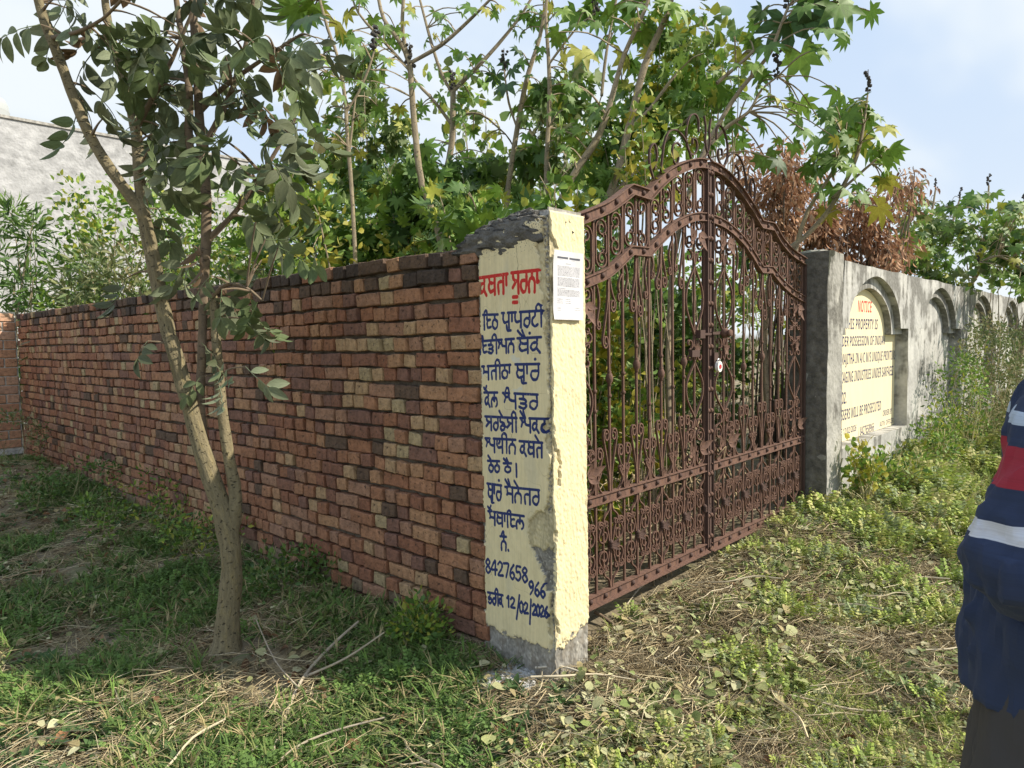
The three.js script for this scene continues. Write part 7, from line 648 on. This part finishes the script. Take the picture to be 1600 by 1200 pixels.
// feathery weed: little stems with paired leaflets
const sprig = (() => { const R = rng(4), l = []; for (let k = 0; k < 6; k++) { const a = k * 1.05 + R() * 0.6, tilt = 0.3 + R() * 0.8, H = 0.6 + R() * 0.5; for (let j = 0; j < 5; j++) for (const s of [-1, 1]) { const g = leafShape(0.3 * (1.1 - j * 0.13), 0.13, { n: 2, fold: 0.2, droop: 0.2 }); g.rotateX(-0.4); g.rotateZ(s * (1.0 - j * 0.1)); g.translate(0, H * (0.25 + j * 0.18), 0); g.rotateX(-tilt); g.rotateY(a); l.push(g); } } return mergeGeometries(l); })();
const broad = (() => { const R = rng(6), l = []; for (let k = 0; k < 7; k++) { const g = leafShape(0.62 + R() * 0.3, 0.4 + R() * 0.15, { n: 3, fold: 0.25, droop: 0.35, peak: 0.4 }); g.translate(0, 0.12, 0); g.rotateX(-0.5 - R() * 0.7); g.rotateY(k * 0.9 + R() * 0.5); g.translate(0, R() * 0.25, 0); l.push(g); } return mergeGeometries(l); })();
const strawGeo = (() => { const g = limb([[-0.5, 0.0, 0, 0.011], [-0.2, 0.03, 0.05, 0.012], [0.15, 0.02, -0.02, 0.01], [0.5, 0.0, 0.06, 0.006]], 4, 0); return g; })();
const strawThin = (() => limb([[-0.5, 0.0, 0, 0.0055], [-0.1, 0.06, 0.12, 0.0055], [0.2, 0.04, 0.02, 0.005], [0.5, 0.0, -0.1, 0.003]], 3, 0))();
const lying = (() => { const g = leafShape(1, 0.8, { n: 4, fold: 0.22, droop: 0.16, peak: 0.36 }); g.rotateX(-PI / 2); g.translate(0, 0, 0.5); return g; })();
const crisp = (() => { const g = leafShape(1, 0.6, { n: 4, fold: 0.8, droop: 0.5 }); g.rotateX(-PI / 2); g.translate(0, 0.12, 0.5); return g; })();
const grassMat = leafMat(C3(1, 1, 1), { transmission: 0.3, roughness: 0.8 }), strawMat = std({ color: C3(1, 1, 1), roughness: 0.95 }), fallenMat = leafMat(C3(1, 1, 1), { map: veinTex, transmission: 0.15, roughness: 0.85 });
const dryness = (x, z) => n2(x * 0.8 + 20, z * 0.8) + 0.5 * n2(x * 2.6 + 3, z * 2.6) + 0.5 * Math.exp(-((x - 1.1) ** 2 / 2.2 + (z - 0.6) ** 2 / 1.4)) + 0.6 * Math.exp(-((x + 1.9) ** 2 + (z + 1) ** 2) * 2) + 0.8 * Math.exp(-((x + 0.9) ** 2 / 0.5 + (z + 6.4) ** 2 / 1.6)); // bare, straw-covered patches
const hair = (() => { const l = [], R = rng(21); for (let k = 0; k < 9; k++) l.push(limb([[(R() - 0.5) * 0.7, 0, (R() - 0.5) * 0.7, 0.009], [(R() - 0.5) * 0.9, 0.08 + R() * 0.22, (R() - 0.5) * 0.9, 0.009], [(R() - 0.5) * 1.3, R() * 0.2, (R() - 0.5) * 1.3, 0.004]], 3, 0, 1, false).toNonIndexed()); return mergeGeometries(l); })();
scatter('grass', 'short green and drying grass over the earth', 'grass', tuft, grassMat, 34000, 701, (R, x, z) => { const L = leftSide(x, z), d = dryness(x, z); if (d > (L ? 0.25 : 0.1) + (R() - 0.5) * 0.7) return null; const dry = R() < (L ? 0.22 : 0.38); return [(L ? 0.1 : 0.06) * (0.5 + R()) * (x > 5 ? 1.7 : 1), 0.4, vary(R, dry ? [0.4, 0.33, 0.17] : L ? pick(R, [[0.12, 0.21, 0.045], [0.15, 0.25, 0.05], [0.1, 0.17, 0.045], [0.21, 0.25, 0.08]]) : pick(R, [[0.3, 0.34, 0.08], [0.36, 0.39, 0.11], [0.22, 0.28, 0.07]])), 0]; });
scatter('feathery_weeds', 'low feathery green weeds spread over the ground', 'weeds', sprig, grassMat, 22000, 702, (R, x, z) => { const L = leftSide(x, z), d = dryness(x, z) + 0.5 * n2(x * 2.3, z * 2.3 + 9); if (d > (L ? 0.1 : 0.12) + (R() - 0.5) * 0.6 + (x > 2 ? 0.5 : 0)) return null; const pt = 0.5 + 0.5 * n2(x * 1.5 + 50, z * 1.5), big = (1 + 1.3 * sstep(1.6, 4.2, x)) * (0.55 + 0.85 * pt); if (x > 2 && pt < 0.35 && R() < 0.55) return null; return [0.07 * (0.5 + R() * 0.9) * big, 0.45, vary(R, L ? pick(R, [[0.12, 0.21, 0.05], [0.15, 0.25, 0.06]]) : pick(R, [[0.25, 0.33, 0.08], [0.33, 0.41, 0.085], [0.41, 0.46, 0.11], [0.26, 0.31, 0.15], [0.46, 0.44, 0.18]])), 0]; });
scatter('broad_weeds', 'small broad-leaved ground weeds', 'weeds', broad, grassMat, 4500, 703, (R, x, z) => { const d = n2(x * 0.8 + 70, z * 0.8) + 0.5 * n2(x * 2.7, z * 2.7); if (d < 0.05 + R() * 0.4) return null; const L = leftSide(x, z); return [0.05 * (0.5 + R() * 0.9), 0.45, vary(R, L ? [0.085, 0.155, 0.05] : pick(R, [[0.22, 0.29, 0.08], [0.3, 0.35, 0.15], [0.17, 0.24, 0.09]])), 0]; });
scatter('straw', 'dry straw and cut stalks strewn on the ground', 'straw', strawThin, strawMat, 24000, 704, (R, x, z) => { const d = dryness(x, z); if (d < -0.55 + R() * 0.6 || (leftSide(x, z) && R() < 0.45)) return null; return [0.07 + R() * R() * 0.3, 0.2, vary(R, pick(R, [[0.54, 0.45, 0.27], [0.44, 0.35, 0.2], [0.3, 0.23, 0.14], [0.64, 0.56, 0.39]])), 0.004 + R() * 0.05]; });
scatter('tall_grass', 'taller seeding grass standing among the weeds', 'grass', tuft, grassMat, 1700, 711, (R, x, z) => { if (x < 2.8 || n2(x * 1.2 + 9, z * 1.2) < -0.1 + R() * 0.4) return null; return [0.1 + R() * 0.13, 0.35, vary(R, pick(R, [[0.42, 0.37, 0.18], [0.3, 0.34, 0.1], [0.5, 0.44, 0.24], [0.22, 0.28, 0.08]])), 0]; });
scatter('dry_tufts', 'wiry dead grass lying in loose tangles', 'grass', hair, strawMat, 6500, 709, (R, x, z) => { const d = dryness(x, z); if (d < -0.35 + R() * 0.6 || (leftSide(x, z) && R() < 0.5)) return null; return [0.1 + R() * 0.16, 0.2, vary(R, pick(R, [[0.42, 0.34, 0.2], [0.34, 0.27, 0.16], [0.54, 0.46, 0.29], [0.22, 0.17, 0.1]])), 0]; });
scatter('stalks', 'thicker dry stalks lying on the cut weeds', 'straw', strawGeo, strawMat, 700, 705, (R, x, z) => (leftSide(x, z) && R() < 0.6 ? null : [0.12 + R() * R() * 0.5, 0.12, vary(R, pick(R, [[0.48, 0.4, 0.25], [0.38, 0.29, 0.18], [0.55, 0.47, 0.33]])), 0.02 + R() * 0.04]));
scatter('cut_leaves', 'wilted pale green leaves cut and lying on the ground', 'leaves', lying, fallenMat, 16000, 706, (R, x, z) => { if (leftSide(x, z) && R() < 0.8) return null; if (x > 4.2 && R() < 0.75) return null; const d = n2(x * 1.1 + 130, z * 1.1); if (d < -0.5 + R() * 0.5) return null; return [0.024 + R() * R() * 0.055, 0.6, vary(R, pick(R, [[0.33, 0.35, 0.16], [0.44, 0.44, 0.25], [0.23, 0.28, 0.1], [0.54, 0.52, 0.34], [0.16, 0.21, 0.07], [0.4, 0.33, 0.18]])), 0.01 + R() * 0.05]; });
scatter('dry_leaves', 'curled brown dead leaves on the ground', 'leaves', crisp, fallenMat, 2200, 707, (R, x, z) => (!leftSide(x, z) && R() < 0.6 ? null : [0.03 + R() * 0.05, 0.6, vary(R, pick(R, [[0.26, 0.14, 0.075], [0.19, 0.105, 0.06], [0.34, 0.21, 0.12]])), 0.012 + R() * 0.02]));
{ const clod = new THREE.IcosahedronGeometry(1, 1), p = clod.attributes.position; for (let i = 0; i < p.count; i++) { const k = 1 + 0.3 * n3(p.getX(i) * 2, p.getY(i) * 2, p.getZ(i) * 2); p.setXYZ(i, p.getX(i) * k, p.getY(i) * k * 0.7, p.getZ(i) * k); } clod.computeVertexNormals();
  scatter('clods', 'crumbs of earth and grit by the gate', 'soil', clod, std({ color: C3(1, 1, 1), roughness: 1 }), 6000, 708, (R, x, z) => { if (leftSide(x, z) && R() < 0.8) return null; return [0.003 + R() * R() * 0.011, 0.5, vary(R, pick(R, [[0.22, 0.18, 0.12], [0.3, 0.26, 0.2], [0.15, 0.12, 0.08]])), 0.004]; }); }
// tangle of dry stems inside the gate
{ const R = rng(66), l = []; for (let k = 0; k < 260; k++) { let x = 0.4 + R() * 2.7; const z = -0.35 - R() * 1.3, h = R() * 0.9 + 0.1, a = R() * 6.28, L = 0.3 + R() * 0.8; if (x + Math.cos(a) * L < 0.35 || x + Math.cos(a) * L > 3.2) continue; l.push(limb([[x, gh(x, z) + h * R(), z, 0.003 + R() * 0.004], [x + Math.cos(a) * L * 0.5, gh(x, z) + h * 0.9, z + Math.sin(a) * L * 0.3, 0.003], [x + Math.cos(a) * L, gh(x, z) + h * R(), Math.min(-0.25, z + Math.sin(a) * L * 0.5), 0.002]], 4, 0).toNonIndexed()); }
  const m = part(scene, 'dry_stem_tangle', mergeGeometries(l), std({ color: C3(0.36, 0.28, 0.17), roughness: 1 })); tag(m, 'tangle of dry brown stems just inside the gate', 'stems', null, 'stuff'); }
// single sticks one can point to
function stick(label, pts, color = [0.42, 0.34, 0.24], forks = []) { const all = [pts, ...forks].map((b) => b.map(([x, z, r, y = 0.03]) => [x, gh(x, z) + y, z, r])); const o = all[0][0], t = thing('fallen_branch', label, 'branch', [o[0], o[1] - o[3], o[2]], 0, 'sticks lying on the ground'); const m = std({ color: C3(...color), map: barkTex, roughness: 0.95 }); all.forEach((b, i) => part(t, i ? 'side_twig' : 'stem', limb(b.map(([x, y, z, r]) => [x - o[0], y - o[1] + o[3], z - o[2], r]), 7, 0.08, i + 1), m)); }
STICKS.forEach((s) => stick(...s));
{ // lime spilled at the pillar's foot
  const g = new THREE.CircleGeometry(1, 40, 0, 2 * PI), R = rng(12); const G = new THREE.PlaneGeometry(0.34, 0.3, 34, 30), p = G.attributes.position; G.rotateX(-PI / 2);
  for (let i = 0; i < p.count; i++) { const x = p.getX(i), z = p.getZ(i), r = Math.hypot(x / 0.16, z / 0.13), e = 1 - r + 0.35 * fbm(x * 14, z * 14, 3); const wx = x - 0.09, wz = z - 0.2; p.setY(i, gh(wx, wz) + (e > 0 ? 0.012 + 0.03 * Math.min(1, e) + 0.008 * n2(x * 60, z * 60) : -0.03)); p.setX(i, wx); p.setZ(i, wz); } G.computeVertexNormals();
  const m = part(scene, 'lime_heap', G, std({ color: C3(0.66, 0.68, 0.7), map: mortarTex, bumpMap: mortarTex, bumpScale: 0.01, roughness: 1 })); tag(m, 'small spill of white lime powder at the foot of the cream pillar', 'lime'); }
// ------------------------------------------------------------------ person at the right edge
{
  const px = -0.206, pz = 1.788, P = thing('person', 'person in navy shirt with red and white stripes, arm bent, at the right edge', 'person', [px, gh(px, pz), pz], 0.2); P.scale.setScalar(1.12);
  const cap = (p, a, b, ra, rb, sx = 1, sz = 1) => { const ax = a[0] / 1, dx = (b[0] - a[0]) / sx, dy = b[1] - a[1], dz = (b[2] - a[2]) / sz, qx = (p[0] - ax) / sx, qy = p[1] - a[1], qz = (p[2] - a[2]) / sz, t = clamp((qx * dx + qy * dy + qz * dz) / (dx * dx + dy * dy + dz * dz || 1e-9)); return Math.hypot(qx - dx * t, qy - dy * t, qz - dz * t) - mix(ra, rb, t); };
  const smin = (a, b, k) => { const h = clamp(0.5 + 0.5 * (b - a) / k); return mix(b, a, h) - k * h * (1 - h); };
  const J = { shR: [-0.175, 1.295, -0.05], elR: [-0.235, 1.04, -0.105], wrR: [-0.215, 0.95, 0.07], shL: [0.175, 1.30, -0.01], elL: [0.235, 1.06, 0.06], wrL: [0.12, 1.0, 0.27] };
  const armR = (p, k) => Math.min(1, smin(cap(p, J.shR, J.elR, 0.056 + k, 0.046 + k), cap(p, J.elR, J.wrR, 0.045 + k, 0.031 + k), 0.03)), armL = (p, k) => smin(cap(p, J.shL, J.elL, 0.056 + k, 0.046 + k), cap(p, J.elL, J.wrL, 0.045 + k, 0.031 + k), 0.03);
  const torso = (p, k) => { let d = cap(p, [0, 1.22, -0.005], [0, 0.98, 0.005], 0.147 + k, 0.122 + k, 1.2, 0.78); d = smin(d, cap(p, [-0.12, 1.315, -0.01], [0.12, 1.315, -0.01], 0.062 + k, 0.062 + k), 0.07); return smin(d, cap(p, [-0.035, 0.86, -0.015], [0.035, 0.86, -0.015], 0.125 + k, 0.125 + k, 1.05, 1), 0.07); };
  const leg = (p, s, k) => smin(cap(p, [s * 0.085, 0.83, -0.01], [s * 0.1, 0.45, 0.015], 0.088 + k, 0.058 + k), cap(p, [s * 0.1, 0.45, 0.01], [s * 0.105, 0.085, -0.025], 0.056 + k, 0.04 + k), 0.03);
  const hand = (p, w, dir, s) => { let d = cap(p, w, [w[0] + dir[0] * 0.07, w[1] + dir[1] * 0.07, w[2] + dir[2] * 0.07], 0.026, 0.034, 1, 1); const side = [-dir[2], 0.6, dir[0]]; for (let f = 0; f < 4; f++) { const o = (f - 1.5) * 0.019, l = [0.062, 0.072, 0.068, 0.052][f], b = [w[0] + dir[0] * 0.09 + side[0] * o * 0.4, w[1] + dir[1] * 0.09 + o, w[2] + dir[2] * 0.09 + side[2] * o * 0.4], m = b.map((v, i) => v + dir[i] * l * 0.6), e = [m[0] - s * 0.02, m[1] - 0.012, m[2] + dir[2] * l * 0.3]; d = Math.min(d, cap(p, b, m, 0.0095, 0.009), cap(p, m, e, 0.009, 0.0075)); } return smin(d, cap(p, [w[0] + dir[0] * 0.03, w[1] + 0.02, w[2] + dir[2] * 0.03], [w[0] + dir[0] * 0.075 - s * 0.03, w[1] + 0.045, w[2] + dir[2] * 0.075], 0.012, 0.009), 0.015); };
  const head = (p) => { let d = (Math.hypot(p[0] / 0.076, (p[1] - 1.535) / 0.112, (p[2] - 0.022) / 0.096) - 1) * 0.085; d = smin(d, cap(p, [0, 1.46, 0.055], [0, 1.455, 0.075], 0.034, 0.03), 0.04); d = smin(d, cap(p, [0, 1.545, 0.112], [0, 1.515, 0.128], 0.009, 0.014), 0.012); for (const s of [-1, 1]) { d = smin(d, cap(p, [s * 0.078, 1.55, 0.008], [s * 0.078, 1.51, 0.012], 0.013, 0.009, 0.6, 1), 0.01); d = Math.max(d, -(Math.hypot(p[0] - s * 0.032, p[1] - 1.545, p[2] - 0.118) - 0.016)); d = Math.min(d, Math.hypot(p[0] - s * 0.031, p[1] - 1.544, p[2] - 0.099) - 0.0135); } d = Math.max(d, -cap(p, [-0.018, 1.483, 0.118], [0.018, 1.483, 0.118], 0.0035, 0.0035)); return smin(d, cap(p, [0, 1.36, -0.015], [0, 1.46, 0.0], 0.056, 0.052), 0.03); };
  const foot = (p, s) => smin(cap(p, [s * 0.105, 0.06, -0.03], [s * 0.115, 0.035, 0.1], 0.042, 0.032), cap(p, [s * 0.105, 0.04, -0.05], [s * 0.105, 0.03, -0.02], 0.035, 0.03), 0.02);
  function surface(sdf, lo, hi, cell) { // marching cubes over a box
    const size = Math.max(hi[0] - lo[0], hi[1] - lo[1], hi[2] - lo[2]), res = Math.ceil(size / cell) + 4, mc = new MarchingCubes(res, new THREE.MeshBasicMaterial(), false, false, 260000), h = size / 2 + cell * 1.5, c = lo.map((v, i) => (v + hi[i]) / 2); mc.isolation = 0;
    for (let k = 0; k < res; k++) for (let j = 0; j < res; j++) for (let i = 0; i < res; i++) { const q = [c[0] + ((i / res) * 2 - 1) * h, c[1] + ((j / res) * 2 - 1) * h, c[2] + ((k / res) * 2 - 1) * h]; let v = -9; if (q[0] > lo[0] - 0.02 && q[0] < hi[0] + 0.02 && q[1] > lo[1] - 0.02 && q[1] < hi[1] + 0.02 && q[2] > lo[2] - 0.02 && q[2] < hi[2] + 0.02) v = -sdf(q); mc.field[i + j * res + k * res * res] = v; }
    mc.update(); const n = mc.count, pos = new Float32Array(n * 3); for (let i = 0; i < n; i++) for (let a = 0; a < 3; a++) pos[i * 3 + a] = c[a] + mc.positionArray[i * 3 + a] * h;
    let g = new THREE.BufferGeometry(); g.setAttribute('position', new THREE.BufferAttribute(pos, 3)); g = mergeVertices(g, cell * 0.02); const pa = g.attributes.position; for (let i = 0; i < pa.count; i++) pa.setZ(i, pa.getZ(i) + 0.015 * Math.max(0, pa.getY(i) - 0.82)); g.computeVertexNormals(); return g; /* leaning forward from the hips */
  }
  const withUV = (g, f) => { const p = g.attributes.position, uv = new Float32Array(p.count * 2); for (let i = 0; i < p.count; i++) { const q = f(p.getX(i), p.getY(i), p.getZ(i)); uv[2 * i] = q[0]; uv[2 * i + 1] = q[1]; } g.setAttribute('uv', new THREE.BufferAttribute(uv, 2)); return g; };
  const skinC = std({ color: C3(0.3, 0.165, 0.105), roughness: 0.6 });
  const bodyG = [surface((p) => smin(Math.min(torso(p, -0.01), armR(p, -0.006), armL(p, -0.006)), Math.min(leg(p, 1, -0.006), leg(p, -1, -0.006)), 0.03), [-0.34, 0.03, -0.24], [0.34, 1.46, 0.34], 0.016), surface(head, [-0.11, 1.34, -0.1], [0.11, 1.67, 0.16], 0.0045), surface((p) => hand(p, J.wrR, [0.1, -0.25, 0.95], -1), [-0.28, 0.84, 0.06], [-0.12, 1.03, 0.3], 0.0035), surface((p) => hand(p, J.wrL, [-0.35, 0.15, 0.92], 1), [0.0, 0.92, 0.24], [0.2, 1.14, 0.46], 0.0035)];
  part(P, 'body', mergeGeometries(bodyG.map((g) => { g.deleteAttribute('uv'); return g; })), skinC);
  part(P, 'hair', surface((p) => { const d = (Math.hypot(p[0] / 0.083, (p[1] - 1.55) / 0.116, (p[2] - 0.008) / 0.1) - 1) * 0.09 + 0.004 * n3(p[0] * 60, p[1] * 60, p[2] * 60); return Math.max(d, (1.5 - p[1]) * 0.6 + (p[2] - 0.02) * 0.8 - 0.0); }, [-0.1, 1.44, -0.12], [0.1, 1.69, 0.13], 0.005), std({ color: C3(0.012, 0.01, 0.009), roughness: 0.7 }));
  // shirt: loose tube over trunk and sleeves, open at hem, neck and cuffs
  const fold = (p) => 0.006 * n3(p[0] * 9, p[1] * 5, p[2] * 9) + 0.004 * n3(p[0] * 22, p[1] * 9 + p[0] * 14, p[2] * 22);
  const shirtD = (p) => { const skirt = cap(p, [0, 1.0, -0.01], [0, 0.64, -0.03], 0.17, 0.18, 1.12, 0.98); let d = smin(torso(p, 0.02), skirt, 0.06); const fl = 0.03 + 0.012 * sstep(1.22, 1.06, p[1]); d = smin(d, Math.min(armR(p, fl), armL(p, fl)), 0.018); d += fold(p) * 2.1 + 0.005 * Math.sin((p[1] * 1.4 + p[2] * 0.8 + p[0] * 0.5) * 55 + 3 * n3(p[0] * 6, p[1] * 6, p[2] * 6)) * sstep(0.16, 0.05, Math.hypot(p[0] - J.elR[0], p[1] - J.elR[1], p[2] - J.elR[2])); d = Math.max(d, 0.695 + 0.035 * Math.max(0, 1 - Math.abs(p[2] - 0.02) / 0.03) * sstep(0.05, 0.12, Math.abs(p[0])) - p[1], -(Math.hypot(p[0], (p[1] - 1.4) * 1.1, p[2]) - 0.075)); for (const w of ['wrR', 'wrL']) { const e = J[w === 'wrR' ? 'elR' : 'elL'], v = J[w].map((x, i) => x - e[i]), l = Math.hypot(...v), s = (v[0] * (p[0] - J[w][0]) + v[1] * (p[1] - J[w][1]) + v[2] * (p[2] - J[w][2])) / l; if (Math.hypot(p[0] - J[w][0], p[1] - J[w][1], p[2] - J[w][2]) < 0.14) d = Math.max(d, s + 0.01); } return d; };
  const shirt = withUV(surface(shirtD, [-0.36, 0.64, -0.3], [0.36, 1.42, 0.34], 0.011), (x, y, z) => [Math.abs(x) > 0.03 ? 0.25 : 0.75, y - 0.6]);
  const N = 1024, bands = [[1.305, 1.33, [0.42, 0.5, 0.62]], [1.188, 1.265, [0.3, 0.02, 0.04]], [1.088, 1.122, [0.55, 0.57, 0.62]]], shirtTex = pix(64, N, (x, y) => { const h = 0.6 + (y + 0.5) / N, b = x < 32 && bands.find(([a, c]) => h > a && h < c), c = b ? b[2] : [0.018, 0.032, 0.08], k = 1 + 0.16 * n2(x * 0.9, y * 0.9); return c.map((v) => sg(v * k)); }, true); shirtTex.wrapT = THREE.ClampToEdgeWrapping;
  const knit = pix(256, 256, (x, y) => { const v = 0.5 + 0.25 * Math.sin(x * PI / 2) * Math.cos(y * PI / 2) + 0.3 * tileF(x / 32, y / 32, 8, 2); return [v, v, v]; }); knit.repeat.set(8, 12);
  part(P, 'shirt', shirt, new THREE.MeshPhysicalMaterial({ map: shirtTex, bumpMap: knit, bumpScale: 0.0012, roughness: 0.95, sheen: 0.4, sheenRoughness: 0.6, sheenColor: C3(0.2, 0.22, 0.28), side: THREE.DoubleSide })).userData.label = 'navy long-sleeved shirt with light blue, red and white bands';
  const trD = (p) => { const lo = (s) => smin(cap(p, [s * 0.092, 0.74, -0.04], [s * 0.1, 0.42, -0.06], 0.105, 0.13), cap(p, [s * 0.1, 0.42, -0.05], [s * 0.105, 0.07, -0.03], 0.12, 0.085), 0.03); let d = smin(lo(1), lo(-1), 0.015); d = smin(d, cap(p, [-0.035, 0.88, -0.02], [0.035, 0.88, -0.02], 0.125, 0.125, 1.06, 0.95), 0.04) + fold(p) * 1.2; return Math.max(d, 0.05 - p[1], p[1] - 0.97); };
  part(P, 'trousers', withUV(surface(trD, [-0.28, 0.04, -0.26], [0.28, 0.98, 0.22], 0.013), (x, y, z) => [x + z, y]), std({ color: C3(0.05, 0.047, 0.048), bumpMap: knit, bumpScale: 0.001, roughness: 0.95 }));
  for (const s of [1, -1]) part(P, 'shoe', surface((p) => Math.max(foot(p, s), -p[1]), [s > 0 ? 0.04 : -0.18, 0, -0.11], [s > 0 ? 0.18 : -0.04, 0.12, 0.16], 0.008), std({ color: C3(0.05, 0.04, 0.035), roughness: 0.6 }));
}
renderer.render(scene, camera);
